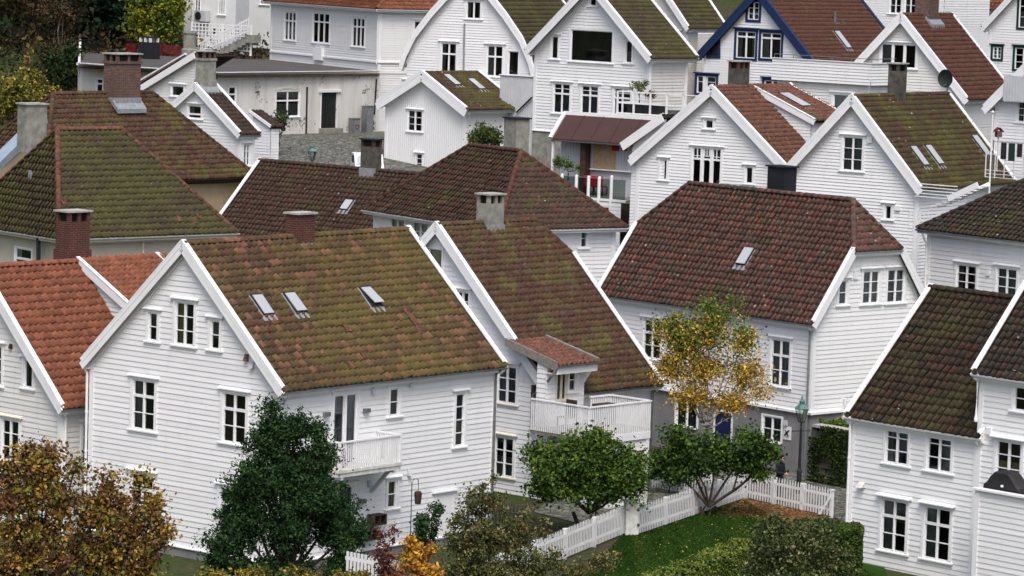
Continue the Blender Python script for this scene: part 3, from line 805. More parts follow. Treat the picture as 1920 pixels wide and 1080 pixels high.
house(A, xL, 0, 0, yR, zb, 0, zr-.1, 'y', 't_olive', wins=W, ovg=.22, ove=.24, hip=(None, None))
# shuttered hatch
f = fm('R', 0); p = A.R(816, 930); q = A.R(846, 985)
mb = MB(); mb.box(f(p[1], q[2]-.4, 0), f(q[1], p[2], .05)); mb.box(f(p[1]-.1, q[2]-.4, 0), f(p[1], p[2]+.08, .065)); mb.box(f(q[1], q[2]-.4, 0), f(q[1]+.1, p[2]+.08, .065))
mb.box(f(p[1]-.1, p[2], 0), f(q[1]+.1, p[2]+.1, .064)); mb.box(f(p[1]-.2, p[2]+.1, 0), f(q[1]+.2, p[2]+.15, .14)); mb.build('hatch', 'white', A.root)
for (x, y) in ((697, 731), (768, 718), (765, 886), (690, 906)): small(A, 'R', 0, x, y, .13, .20, .15, 'greywall', 'vent_hood', 'hood')
for (x, y) in ((609, 776), (684, 769), (676, 939)): small(A, 'R', 0, x, y, .24, .13, .16, 'steel', 'wall_lamp')
small(A, 'F', 0, 464, 670, .15, .22, .14, 'brickold', 'vent_hood', 'hood'); small(A, 'F', 0, 475, 684, .15, .20, .14, 'greywall', 'vent_hood', 'hood')
# balcony
bo = 1.05
pl = A.R(637, 850, bo); pr = A.R(752, 840, bo); y0b = A.R(600, 830, 0)[1]
y0b, y1b = pl[1], pr[1]; zf = A.R(752, 866, bo)[2]; zt_ = A.R(752, 815, bo)[2]
mb = MB(); mb.box((.03, y0b-.03, zf-.10), (bo+.03, y1b+.03, zf)); mb.box((.03, y0b, zf-.24), (bo, y0b+.06, zf-.10)); mb.box((.03, y1b-.06, zf-.24), (bo, y1b, zf-.10)); mb.box((bo-.06, y0b, zf-.24), (bo-.0, y1b, zf-.10))
bal = mb.build('balcony', 'trimd', A.root)
mb = MB(); pickets_local(mb, fm('R', bo-.03), y0b+.03, y1b-.03, zf+.01, zt_-.03, .10, .055)
pickets_local(mb, fm('F', y0b+.03), .08, bo-.08, zf+.01, zt_-.03, .10, .055); pickets_local(mb, fm('K', y1b-.03), .08, bo-.08, zf+.01, zt_-.03, .10, .055)
mb.box((bo-.05, y0b-.02, zt_-.03), (bo+.03, y1b+.02, zt_+.02)); mb.box((.03, y0b-.025, zt_-.032), (bo-.05, y0b+.05, zt_+.018)); mb.box((.03, y1b-.05, zt_-.032), (bo-.05, y1b+.025, zt_+.018))
mb.box((bo-.045, y0b-.015, zf+.0), (bo+.025, y0b+.07, zt_-.03)); mb.box((bo-.045, y1b-.07, zf), (bo+.025, y1b+.015, zt_-.03))
mb.build('railing', 'trim', bal)
for yy in (y0b+.15, y1b-.25):
    mb = MB(); mb.beam((bo-.25, yy, zf-.26), (.06, yy, zf-1.05), .10, .12, (0, 1, 0)); mb.box((.03, yy-.05, zf-.33), (bo+.0, yy+.05, zf-.24))
    mb.build('bracket', 'greywall', bal)
mb = MB(); mb.box((.3, y0b+.45, zf+.01), (.6, y0b+.9, zf+.45)); mb.box((.28, y0b+.43, zf+.45), (.62, y0b+.92, zf+.49)); mb.build('table', 'woodg', bal)
# wooden crates fixed to the wall
for (x, y) in ((707, 974), (690, 1003)):
    p = A.R(x, y, .2); mb = MB(); cx, cy, cz = .2, p[1], p[2]; w2, h2, d2 = .30, .17, .16
    for s_ in (-1, 1): mb.box((cx-d2, cy+s_*w2, cz-h2), (cx+d2, cy+s_*(w2-.03), cz+h2)); mb.box((cx-d2, cy-w2, cz+s_*h2), (cx+d2, cy+w2, cz+s_*(h2-.02)))
    for k in range(4): mb.box((cx-d2, cy-w2, cz-h2+k*.09), (cx-d2+.015, cy+w2, cz-h2+k*.09+.075))
    mb.box((cx-.01, cy-.015, cz-h2), (cx+d2, cy+.015, cz+h2))
    tag(mb.build('wooden_crate', 'wood'), ('upper' if y < 990 else 'lower')+' dark wooden crate fixed like a shelf box on the big house side wall', 'crate', 'wooden crates on the wall')
crs = [o for o in COL.objects if o.name.startswith('wooden_crate')]
for o in crs: o.location = tuple(A.O); o.rotation_euler = (0, 0, A.rz)
chimney(A, 'y', xL/2, 562, 468, 401, .82, .55, 'brick', 'cap', slots=False)
for (x, y, o_) in ((489, 574, .0), (550, 570, .03), (692, 559, .14)): skylight(A, '+', x, y, .52, .85, o_, 'blackm')
gx = .30
downpipe(A, [(gx, yR+.0, -.2), (.12, yR-.12, -.42), (.09, yR-.10, -.7), (.09, yR-.10, zb-.3)], 'steel')
downpipe(A, [(gx, -.2, -.2), (.15, .12, -.35), (.09, .12, -.5), (.09, .12, -.9)], 'greywall')
downpipe(A, [(xL-.30, -.15, -.2), (xL-.12, -.08, -.5), (xL-.10, -.08, zb)], 'trim')
# replaced bright tiles on the slope (a few new ones among the old)
def new_tiles(b, key, pts, mat='t_orange'):
    p0, u, v, n = [np.array(q) for q in b.planes[key]]
    for (x, y, nv) in pts:
        c = b.onplane(key, x, y)
        for k in range(nv):
            mb = MB(); q = c-v*(.30*k)+n*.085
            mb.hexa([q-u*.11-v*.15, q+u*.11-v*.15, q+u*.11+v*.15, q-u*.11+v*.15, q-u*.11-v*.15+n*.012, q+u*.11-v*.15+n*.012, q+u*.11+v*.15-n*.0+n*.006, q-u*.11+v*.15+n*.006]); mb.build('new_tile', mat, b.root)
new_tiles(A, '+', [(760, 586, 2), (770, 598, 2), (784, 622, 1), (737, 612, 1), (655, 687, 1), (680, 668, 1), (648, 618, 1)], 't_orange')

# ---- B: second gable house behind, with the dormer and the deck
Bh = B(1030, 728, 106, 47, 'gable_house', 'white gabled house with red brown mossy roof and a dormer over a railed deck', 'house', 'white timber houses of the old town')
W = []
zr = Bh.F(817, 421, -.3)[2]; hw = zr/1.0
apx = Bh.F(817, 421, -.3)[0]; xL = 2*apx; yR = Bh.R(1222, 700)[1]; zb = Bh.F(950, 935)[2]
wa(Bh, 'F', 0, (933, 686, 969, 756), 2, (1, 1, 1), trim='trimd', frame='trim', cur=('l', 'curtaing'), sillmat='cream')
wa(Bh, 'F', 0, (928, 820, 963, 893), 2, (1, 1, 1), sillmat='cream')
wa(Bh, 'F', 0, (856, 547, 880, 583), 2, (1, 1))
wa(Bh, 'F', 0, (803, 466, 830, 506), 1, (1,), cap=False, sill=False, cas=.07, cur=('f', 'boardup'))
print('B', 'xL', xL, 'yR', yR, 'zr', zr, 'zb', zb)
zh = Bh.F(0, 0)[2]*0
hz = zr-Bh.R(1133, 495, apx/2)[2]
yend = Bh.R(1225, 700)[1]
ridge_far = Bh.R(1035, 417, apx)[1]
ztop = Bh.R(1133, 495, apx*.35)[2]
house(Bh, xL, 0, 0, yR, zb, 0, zr-.1, 'y', 't_mossred', wins=W, ovg=.28, ove=.30, hip=(None, (ztop, max(.8, yR+.28-ridge_far))), gut='steel', barge_h=.26)
chimney(Bh, 'y', apx, 918, 432, 365, .85, .62, 'concrete', 'cap')
# dormer with one slack slope that starts at the ridge (cheek boards in between)
def shed_dormer(b, xr, zr, ya, yb, px, py, xf, roofmat, drop=.05):
    """starts on ridge x=xr,z=zr, spans ya..yb, slope read where the verge passes the pixel; front at x=xf"""
    q = b.F(px, py, ya); sl = (q[2]-(zr-drop))/(q[0]-xr); zf = zr-drop+sl*(xf-xr); p0, u, v, n = b.planes['+']; main = lambda x: p0[2]-(n[0]*(x-p0[0]))/n[2]
    tiles(b, 'dorm', [(xf+.25, ya-.12, zf+sl*.25+.1), (xf+.25, yb+.12, zf+sl*.25+.1), (xr+.02, yb+.12, zr-drop+.12), (xr+.02, ya-.12, zr-drop+.12)], M[roofmat], name='dormer_roof')
    for y, fc in ((ya, 'F'), (yb, 'K')):
        mb = MB(); siding(mb, fm(fc, y), [(xr+.1, main(xr+.1)-.1), (xf, main(xf)-.1), (xf, zf), (xr+.1, zr-drop)], pitch=.15); mb.build('dormer_cheek', 'white', b.root)
        mb = MB(); o = -.14 if fc == 'F' else .14; mb.beam((xr, y+o, zr-drop+.02), (xf+.27, y+o, zf+sl*.27+.02), .05, .26); mb.beam((xr, y+o*.7, zr-drop+.20), (xf+.27, y+o*.7, zf+sl*.27+.20), .16, .03); mb.build('dormer_bargeboard', 'trim', b.root)
    mb = MB(); siding(mb, fm('R', xf), [(ya, main(xf)-.1), (yb, main(xf)-.1), (yb, zf), (ya, zf)]); mb.build('dormer_front', 'white', b.root)
    return sl
def part(b, name, mat, fn, parent=None):
    mb = MB(); fn(mb); return mb.build(name, mat, parent or b.root)

# ---- C: left house with the new red tiles
C_ = B(116, 752, 97, 47, 'gable_house', 'white gabled house with clean new red tiles at the left edge', 'house', 'white timber houses of the old town')
ap = C_.F(-40, 500, -.3); xL = 2*ap[0]; zr = ap[2]; zb = -5.6
W = []
wa(C_, 'F', 0, (46, 675, 62, 727), 1, (1,), cur=('s', 'curtaing')); wa(C_, 'F', 0, (-14, 648, 4, 722), 2, (1, 1, 1))
wa(C_, 'F', 0, (4, 787, 36, 864), 2, (1, 1, 1), sillmat='cream'); wa(C_, 'R', 0, (154, 794, 173, 869), 1, (1, 1, 1))
house(C_, xL, 0, 0, 9.5, zb, 0, zr-.1, 'y', 't_red', 'worn', wins=W, ovg=.25, ove=.28, tw=.25, tc=.33)
ya = C_.R(150, 492, xL/2)[1]; yb = C_.R(290, 484, xL/2)[1]
shed_dormer(C_, xL/2, zr, ya, yb, 236, 570, -1.1, 't_red')
chimney(C_, 'y', xL/2, 153, 487, 399, .95, .7, 'brick', 'cap', collar=.32, slots=True, flash=False, off=-.5)
downpipe(C_, [(.3, -.2, -.15), (.16, .0, -.35), (.10, .1, -.55), (.10, .1, zb)], 'trim')
small(C_, 'F', 0, 22, 649, .14, .16, .10, 'wood', 'vent_hood', 'hood')

# ---- D: half hipped house with the grey basement
D = B(1527, 592, 113, 42, 'half_hipped_house', 'long white house with dark red half hipped roof, grey basement and navy door', 'house', 'white timber houses of the old town')
xL = D.F(1135, 540)[0]; yR = D.R(1739, 480)[1]; ym = yR/2; rz_ = D.F(1600, 374, ym); rl = D.F(1292, 344, ym); zr = (rz_[2]+rl[2])/2
zh = D.R(1605, 474, .25)[2]; zb = D.F(1400, 756)[2]; zq = D.zg-.1
W = []
wa(D, 'R', 0, (1572, 526, 1588, 571), 1, (1, 1), sillmat='trim', cur=('f', 'curtaing')); wa(D, 'R', 0, (1617, 508, 1648, 569), 2, (1, 1, 1), cur=('f', 'curtaing')); wa(D, 'R', 0, (1663, 505, 1695, 567), 2, (1, 1, 1), cur=('s', 'curtaing'))
wa(D, 'F', 0, (1446, 637, 1481, 724), 2, (1, .95, 1), (0,), cur=('f', 'curtaing')); wa(D, 'F', 0, (1207, 600, 1240, 672), 2, (1, .95, 1), (0,), cur=('s', 'curtaing'))
print('D', 'zr', zr, 'zh', zh, 'yR', yR, 'insetR', .25-rz_[0], 'insetL', rl[0]-xL)
house(D, xL, 0, 0, yR, zb, 0, zr-.1, 'x', 't_darkred', wins=W, ovg=.25, ove=.28, hip=((zh, rl[0]-xL+.25), (zh, .25-rz_[0])), found=None, gut='zinc')
W = []
ob = -.02
wa(D, 'F', ob, (1430, 781, 1466, 828), 2, (1, 1), cas=.06, cap=False, sill=False, cur=('h', 'curtaing')); wa(D, 'F', ob, (1268, 752, 1308, 800), 2, (1,), cas=.06, cap=False, sill=False)
h = D.F(1357, 775, ob); hd = (h[0]-.45, h[0]+.45, zq, h[2]+.05); W.append(('F', hd))
mb = MB(); siding(mb, fm('F', ob), [(xL, zq), (.02, zq), (.02, zb), (xL, zb)], [q for _, q in W], flat=True); mb.build('basement_wall', 'grey', D.root)
part(D, 'basement_wall', 'grey', lambda mb: siding(mb, fm('R', .02), [(ob, zq), (yR, zq), (yR, zb), (ob, zb)], flat=True))
part(D, 'band_board', 'trim', lambda mb: (mb.box((xL, ob-.12, zb-.03), (.14, ob, zb+.06)), mb.box((.02, ob-.12, zb-.031), (.14, yR, zb+.059))))
f = fm('F', ob); do = part(D, 'door', 'navy', lambda mb: [mb.box(f(hd[0], zq, -.12), f(hd[1], hd[3], -.06))]+[mb.box(f(hd[0]+.12+k*.36, zq+.2+r*.95, -.06), f(hd[0]+.40+k*.36, zq+.95+r*.95, -.045)) for k in (0, 1) for r in (0, 1)])
part(D, 'door_frame', 'trim', lambda mb: [mb.box(f(hd[0]-.07, zq, .0), f(hd[0], hd[3]+.07, .04)), mb.box(f(hd[1], zq, 0), f(hd[1]+.07, hd[3]+.07, .04)), mb.box(f(hd[0], hd[3], 0), f(hd[1], hd[3]+.07, .039))])
part(D, 'handle', 'steel', lambda mb: mb.box(f(hd[0]+.07, zq+1.0, -.05), f(hd[0]+.11, zq+1.15, 0)), do)
small(D, 'F', ob, 1477, 812, .42, .52, .03, 'trim', 'wall_sign'); sg_p = D.F(1477, 812, ob)
part(D, 'emblem', 'blackm', lambda mb: [mb.beam(f(sg_p[0]-.12, sg_p[2]-.10, .045), f(sg_p[0]+.12, sg_p[2]+.12, .045), .02, .10, (0, -1, .3)), mb.beam(f(sg_p[0]+.10, sg_p[2]-.12, .045), f(sg_p[0]-.08, sg_p[2]+.1, .045), .02, .09, (0, -1, .3))])
small(D, 'F', ob, 1475, 793, .16, .2, .1, 'greywall', 'junction_box')
skylight(D, '-', 1400, 482, .55, .85, .03)
chimney(D, 'x', ym+.9, 1465, 362, 313, .95, .7, 'feltb', 'feltb', slots=False, flash=False)
downpipe(D, [(-.1, -.30, -.2), (-.1, -.12, -.45), (-.1, -.10, -.7), (-.1, -.10, zq)], 'zinc')
small(D, 'R', 0, 1603, 516, .22, .30, .08, 'white', 'junction_box'); 

# ---- E: right foreground house
E_ = B(1600, 775, 97, 42.8, 'gable_house', 'white house at lower right with dark mossy roof and four front windows', 'house', 'white timber houses of the old town')
xR = E_.F(1836, 810)[0]; rp = E_.R(1744, 538, -.2); ym = rp[1]; zr = rp[2]; zb = E_.F(1640, 1068)[2]
W = []
wa(E_, 'F', 0, (1661, 797, 1704, 870), 2, (1, 1, 1), cur=('s', 'curtaing'), sillmat='trim', cap=False, cas=.09); wa(E_, 'F', 0, (1739, 808, 1785, 884), 2, (1, 1, 1), cap=False, cas=.09)
wa(E_, 'F', 0, (1653, 938, 1700, 1034), 2, (.95, 1, 1), (0,), capd=.2, cur=('l', 'curtaing')); wa(E_, 'F', 0, (1733, 952, 1782, 1050), 2, (.95, 1, 1), (0,), capd=.2, cur=('l', 'curtaing'))
house(E_, 0, xR, 0, 2*ym, zb, 0, zr-.1, 'x', 't_umber', wins=W, ovg=.2, ove=.16, gut='trim', tw=.27, tc=.34, foundmat='grey', faces='FLK')
downpipe(E_, [(.05, -.22, -.1), (-.0, -.12, -.3), (0.0, -.10, zb)], 'trim')
E2 = B(1836, 810, 97-xR/SC*math.cos(math.radians(42.8))*1.0, 42.8, 'tall_house', 'taller white house at the right edge with slate roof, joined to the lower right house', 'house', 'white timber houses of the old town')
ze2 = E2.F(1838, 690)[2]; zb2 = zb-.0
W = []
wa(E2, 'F', -.012, (1902, 703, 1948, 772), 2, (1, 1, 1), cap=False); wa(E2, 'F', -.012, (1868, 828, 1915, 905), 2, (1, 1, 1), capd=.2, cur=('h', 'blind'))
E2.O = E2.O+np.array([0, 0, ze2]); E2.root.location = tuple(E2.O); zb2 = E2.F(1640, 1068)[2]
W = [(a, (q[0], q[1], q[2]-ze2, q[3]-ze2)) for a, q in W]
for o in list(COL.objects):
    if o.parent == E2.root: o.location.z = -ze2
house(E2, 0, 6.5, -.012, 7.5, zb2, 0, 4.2, 'x', 't_black', wins=W, ovg=.2, ove=.2, gut='trim', faces='FL', found=None, tw=.25, tc=.3)
downpipe(E2, [(.05, -.24, -.1), (-.04, -.14, -.3), (-.04, -.14, -1.55), (.0, -.2, -1.7)], 'trim')
small(E2, 'F', 0, 1857, 808, .18, .22, .1, 'trim', 'junction_box')
small(E_, 'F', 0, 1617, 909, .26, .16, .22, 'trimd', 'flood_light', 'hood')
# terrace wall with the covered grill
yt = -1.3; p = E2.F(1832, 918, yt); q = E2.F(1842, 918, yt)
TE = B(1832, 918, (E2.wld((p[0], yt, p[2]))[1])/SC, 42.8, 'terrace', 'white boarded terrace wall with flat coping at the lower right corner', 'terrace')
part(TE, 'wall', 'white', lambda mb: siding(mb, fm('F', 0), [(0, -4.2), (4.5, -4.2), (4.5, 0), (0, 0)]))
part(TE, 'side_wall', 'white', lambda mb: siding(mb, fm('L', 0), [(0, -4.2), (1.25, -4.2), (1.25, 0), (0, 0)]))
part(TE, 'corner_board', 'trim', lambda mb: mb.box((-.04, -.045, -4.2), (.14, .0, -.02)))
part(TE, 'coping', 'trim', lambda mb: mb.box((-.12, -.12, 0), (4.5, .18, .06)))
part(TE, 'deck', 'woodg', lambda mb: mb.box((.02, .0, -.55), (4.5, 1.25, -.45)))
gp = TE.F(1889, 913, .55)
GR = B(1889, 913, TE.wld(gp)[1]/SC, 42.8, 'covered_grill', 'barbecue grill under a black cloth cover on the corner terrace', 'grill')
def grill(mb):
    prof = [(-.74, -.5), (-.72, .02), (-.60, .10), (-.46, .30), (-.36, .40), (-.22, .45), (.10, .45), (.24, .42), (.36, .32), (.52, .12), (.68, -.02), (.72, -.5)]
    for (x, z), (x2, z2) in zip(prof[:-1], prof[1:]):
        for (ya, za), (yb, zb_) in (((-.30, .0), (-.2, .05)), ((-.2, .05), (.2, .05)), ((.2, .05), (.3, 0))):
            k = 1 if z > -.4 else 0; k2 = 1 if z2 > -.4 else 0
            mb.poly([(x, ya, z+za*k), (x2, ya, z2+za*k2), (x2, yb, z2+zb_*k2), (x, yb, z+zb_*k)])
    for y in (-.30, .30): mb.poly([(x, y, z) for x, z in prof])
mb = MB(); grill(mb); mb.build('cover', 'blackm', GR.root, smooth=False)
part(GR, 'badge', 'trim', lambda mb: mb.box((-.02, -.312, .02), (.08, -.303, .09)))
part(GR, 'leg', 'iron', lambda mb: mb.box((-.5, -.2, -1.05), (-.45, -.15, -.45)))
part(GR, 'leg', 'iron', lambda mb: mb.box((.45, -.2, -1.05), (.5, -.15, -.45)))

# ---- Y: hip roofed house at the right edge
Y = B(1742, 432, 120, 38, 'hipped_house', 'white hip roofed house at the right edge with two casement windows under lichened tiles', 'house', 'white timber houses of the old town')
W = []
wa(Y, 'F', 0, (1794, 497, 1831, 545), 2, (1, 1, 1), cur=('s', 'curtaing')); wa(Y, 'F', 0, (1869, 503, 1907, 556), 2, (1, 1, 1), cur=('f', 'curtaing'))
house(Y, 0, 13, 0, 9.5, -6, .25, 3.6, 'x', 't_black', wins=W, ovg=.35, ove=.35, hip=((-1, 5.1), (-1, 5.1)), found=None, faces='FL')
downpipe(Y, [(-.05, -.35, -.1), (-.02, -.15, -.45), (-.0, -.10, -.7), (0., -.10, -5)], 'trim')
small(Y, 'F', 0, 1854, 512, .16, .2, .08, 'trim', 'junction_box')

# ---- J: hip roofed house in the middle
J = B(936, 427, 122, 34, 'hipped_house', 'white hip roofed house in the middle with lichened tiles and a pyramid-like roof', 'house', 'white timber houses of the old town')
xL = J.F(703, 395)[0]; yR = J.R(1153, 418)[1]; ap = J.F(968, 282, yR/2)
W = []
wa(J, 'F', 0, (732, 406, 759, 446), 2, (1, 1), cur=('f', 'curtain'), cap=False, cas=.08); wa(J, 'F', 0, (774, 412, 803, 458), 2, (1, 1), cur=('f', 'curtain'), cap=False, cas=.08); wa(J, 'F', 0, (838, 424, 850, 462), 1, (1, 1), cap=False, cas=.08)
wa(J, 'R', 0, (1088, 430, 1101, 464), 1, (1, 1), cap=False, cas=.08)
print('J', xL, yR, ap)
house(J, xL, 0, 0, yR, -6, .22, ap[2]-.1, 'x', 't_brown', wins=W, ovg=.35, ove=.38, hip=((-1, yR/2+.36), (-1, yR/2+.36)), found=None, faces='FRL', gut='trim', ridgemat='t_rust')
chimney(J, 'x', yR/2+1.6, 967, 300, 222, .95, .7, 'concrete', 'blackm', slots=False, flash=False)
# ---- I: low brown roof left of the middle
I = B(487, 300, 142, 52, 'gable_house', 'brown tiled gabled roof with a white left verge, left of the middle', 'house', 'white timber houses of the old town')
q = I.R(414, 405, 0); sl = q[2]/q[1]; hw = 4.6; x1 = 11.2
print('I slope', sl)
house(I, 0.2, x1, -hw, hw, -8.5, -hw*abs(sl), -.1, 'x', 't_brown', ovg=.2, ove=.25, found=None, faces='FL')
skylight(I, '-', 652, 386, .5, .65)
chimney(I, 'x', 0, 695, 322, 262, .78, .6, 'concreted', 'blackm', slots=True, topmat='bricktop')

# ---- G: beige house with the mossy hipped roof, H behind it
def solve_w(b, sgn, px, z, lo=3, hi=16):
    best = None
    for k in range(200):
        w_ = lo+(hi-lo)*k/199
        p = b.wld((-w_/2, sgn*w_/2, z)); d = p-CC; x = 960+F_PX*(d@RT)/(d@FW)
        if best is None or abs(x-px) < best[0]: best = (abs(x-px), w_)
    return best[1]
G = B(116, 445, 115, 40, 'hipped_house', 'beige plastered house with mossy hipped roof and terracotta hip tiles at the left', 'house')
yR = G.R(422, 440)[1]; Wd = 5.9*SC; zr = G.R(110, 241, -Wd/2)[2]
print('G', yR, Wd, zr)
W = []
wa(G, 'F', 0, (29, 466, 60, 505), 1, (1, 1), (0,), cap=False, sill=False, cas=.05)
yr1 = G.R(228, 239, -Wd/2)[1]
house(G, -Wd, 0, 0, yR, -8, .30, zr-.12, 'y', 't_green', 'beige', wins=W, flat=True, ovg=.36, ove=.36, hip=((-2, G.R(108, 241, -Wd/2)[1]+.36), (-2, max(.6, yR+.36-yr1))), found=None, corner=False, trim='cream', faces='FR', ridgemat='t_orange', gut='trimd')
f = fm('R', 0); part(G, 'downpipe', 'cream', lambda mb: mb.box(f(yR*.48, -8, 0), f(yR*.48+.08, -.3, .08)))
part(G, 'vent_pipe', 'blackm', lambda mb: mb.tube([tuple(G.F(72, 490, -.3)), tuple(G.F(72, 421, -.3))], .09, 10))
chimney(G, 'y', -Wd/2, 100, 262, 200, .95, .7, 'concrete', 'cap', slots=False, flash=False, off=-1.6)
part(G, 'vent_tile', 'lead', lambda mb: [mb.hexa([tuple(np.array(G.onplane('hip0', x, 333))+np.array(d)) for d in ((-.09, -.02, -.22), (.09, -.02, -.22), (.09, .02, .2), (-.09, .02, .2), (-.09, -.08, -.12), (.09, -.08, -.12), (.09, -.06, .3), (-.09, -.06, .3))]) for x in (58,)])
new_tiles(G, '+', [(335, 412, 1), (362, 416, 1), (372, 407, 1), (118, 380, 1)], 't_orange')
H_ = B(460, 327, 143, 48, 'hipped_house', 'beige house with long red brown hipped roof and a tall brick chimney, upper left', 'house')
Wd = solve_w(H_, -1, 285, 3.5); zr = H_.R(285, 172, -Wd/2)[2]; ya = H_.R(100, 176, -Wd/2)[1]; yn = ya-Wd/2
print('H', Wd, zr, yn)
house(H_, -Wd, 0, yn, 0, -7, .3, zr-.12, 'y', 't_mossred', 'beige2', flat=True, ovg=.42, ove=.42, hip=((-2, Wd/2+.42), (-2, Wd/2+.42)), found=None, corner=False, trim='wood', faces='FR', gut='wood')
chimney(H_, 'y', -Wd/2, 219, 190, 101, 1.5, .95, 'brickold', 'cap', slots=True, neck=.05, off=.35)
# fire wall with metal coping between the two beige houses
FWp = at(-6, 300, 131); FWq = at(74, 213, 134)
o_ = empty('fire_wall', FWp-np.array([0, 0, 8]), 0, 'fire wall with a pale blue metal coping sloping up at the left edge', 'wall')
d_ = FWq-FWp; mb = MB()
mb.hexa([(-.15, .2, 0), (.15, -.2, 0), (d_[0]+.15, d_[1]-.2, 0), (d_[0]-.15, d_[1]+.2, 0), (-.15, .2, 7.6), (.15, -.2, 7.6), (d_[0]+.15, d_[1]-.2, 7.6+d_[2]), (d_[0]-.15, d_[1]+.2, 7.6+d_[2])]); mb.build('wall', 'beige2', o_)
mb = MB(); mb.beam((-.1, 0, 7.75), (d_[0]+.1, d_[1], 7.75+d_[2]), .62, .34); mb.build('coping', 'bluemetal', o_)
# ================================================================== UPPER ROWS
# ---- T and S: gable pair on the right
T = B(1723, 345, 132, 53, 'gable_house', 'white gabled house with green lichened roof and paired skylights, right of centre', 'house', 'white timber houses of the old town')
xL = T.F(1475, 310)[0]; ap = T.F(1611, 181, -.28); yR = T.R(1889, 331)[1]; W = []
wa(T, 'F', 0, (1580, 257, 1618, 320), 2, (1, 1, 1), cur=('f', 'curtaing')); wa(T, 'F', 0, (1659, 385, 1672, 411), 1, (1,))
house(T, xL, 0, 0, yR, -8, 0, ap[2]-.1, 'y', 't_lichen', 'white', wins=W, ovg=.3, ove=.28, found=None, faces='FRK', pitch=.15, barge_h=.34)
for (x, y) in ((1721, 294), (1749, 292), (1836, 273)): skylight(T, '+', x, y, .52, 1.15)
chimney(T, 'y', xL/2, 1681, 184, 120, .75, .55, 'concreted', 'cap', slots=True, flash=False)
small(T, 'F', 0, 1632, 263, .25, .22, .1, 'trim', 'junction_box'); small(T, 'F', 0, 1684, 390, .25, .22, .1, 'trim', 'junction_box')
dp = T.R(1776, 172, xL/2)
ds = empty('satellite_dish', T.wld(dp), T.rz, 'dark grey satellite dish on a pole at the ridge end of the green roofed house', 'satellite dish')
mb = MB(); mb.tube([(0, 0, -.3), (0, 0, .55)], .03, 8); mb.tube([(0, 0, .4), (.0, -.45, .25)], .015, 6); mb.build('pole', 'steel', ds)
mb = MB(); k = 18; R_ = .40
for r_ in range(4):
    for j in range(k):
        pts = []
        for (rr, jj) in ((r_/4, j), (r_/4, j+1), ((r_+1)/4, j+1), ((r_+1)/4, j)):
            a = 2*PI*jj/k; pts.append((R_*rr*math.cos(a)-.05, -.06-.10*(rr*rr), .62+R_*1.08*rr*math.sin(a)))
        mb.poly(pts); mb.poly([(p[0], p[1]+.02, p[2]) for p in pts][::-1])
mb.build('dish', 'iron', ds)
S = B(1478, 315, 138.5, 52.9, 'gable_house', 'white gabled house with orange brown roof, low dormer and an arched centre window', 'house', 'white timber houses of the old town')
xL = S.F(1196, 300)[0]; ap = S.F(1335, 163, -.28); yR = S.R(1483, 161, ap[0])[1]-.3; W = []
wa(S, 'F', 0, (1322, 225, 1338, 241), 1, (1,)); wa(S, 'F', 0, (1238, 299, 1251, 337), 1, (1,)); wa(S, 'F', 0, (1398, 313, 1412, 344), 1, (1,))
h_ = wa(S, 'F', 0, (1298, 278, 1352, 345), 3, (.33, .12, 1), (1,), mull=.16)
print('S', xL, ap, yR)
house(S, xL, 0, 0, yR, -8, 0, ap[2]-.1, 'y', 't_orange', 'white', wins=W, ovg=.3, ove=.28, found=None, faces='FRK', pitch=.15, barge_h=.34, bm_=ap[0] if abs(ap[0]-xL/2) < .0 else None)
xm = xL/2; zr = ap[2]
# small panes and the arched head of the centre light
def arch(mb):
    f = fm('F', 0); s0, s1, z0, z1 = h_; w3 = (s1-s0)/3; zz = z1-(z1-z0)*.31
    for k in (0, 2):
        for j in range(1, 2): mb.box(f(s0+k*w3+w3/2-.02, zz, -.03), f(s0+k*w3+w3/2+.02, z1, .02))
    for j in range(1, 4): mb.box(f(s0+w3+j*w3/4-.02, z1-(z1-z0)*.22, -.03), f(s0+w3+j*w3/4+.02, z1, .02))
    c = (s0+s1)/2; r = w3/2-.06; zc = zz-r
    for k in range(6):
        a0, a1 = PI*k/12, PI*(k+1)/12
        for sg_ in (1, -1):
            P = [(c+sg_*r*math.cos(a0), zc+r*math.sin(a0)*.9), (c+sg_*r*math.cos(a1), zc+r*math.sin(a1)*.9)]
            mb.poly([f(P[0][0], P[0][1], .02), f(c+sg_*(r+.1), P[0][1], .02), f(c+sg_*(r+.1), P[1][1], .02), f(P[1][0], P[1][1], .02)])
part(S, 'arched_glazing_bar', 'trim', arch)
ya = S.R(1413, 164, xm)[1]; yb = yR+.18
shed_dormer(S, xm, zr-.1, ya, yb, 1540, 236, xm*.22, 't_orange')
skylight(S, 'dorm', 1489, 190, .85, 1.5)
chimney(S, 'y', xm, 1391, 160, 116, .95, .6, 'concreted', 'cap', slots=True, flash=False, topmat='brick', off=-.2)
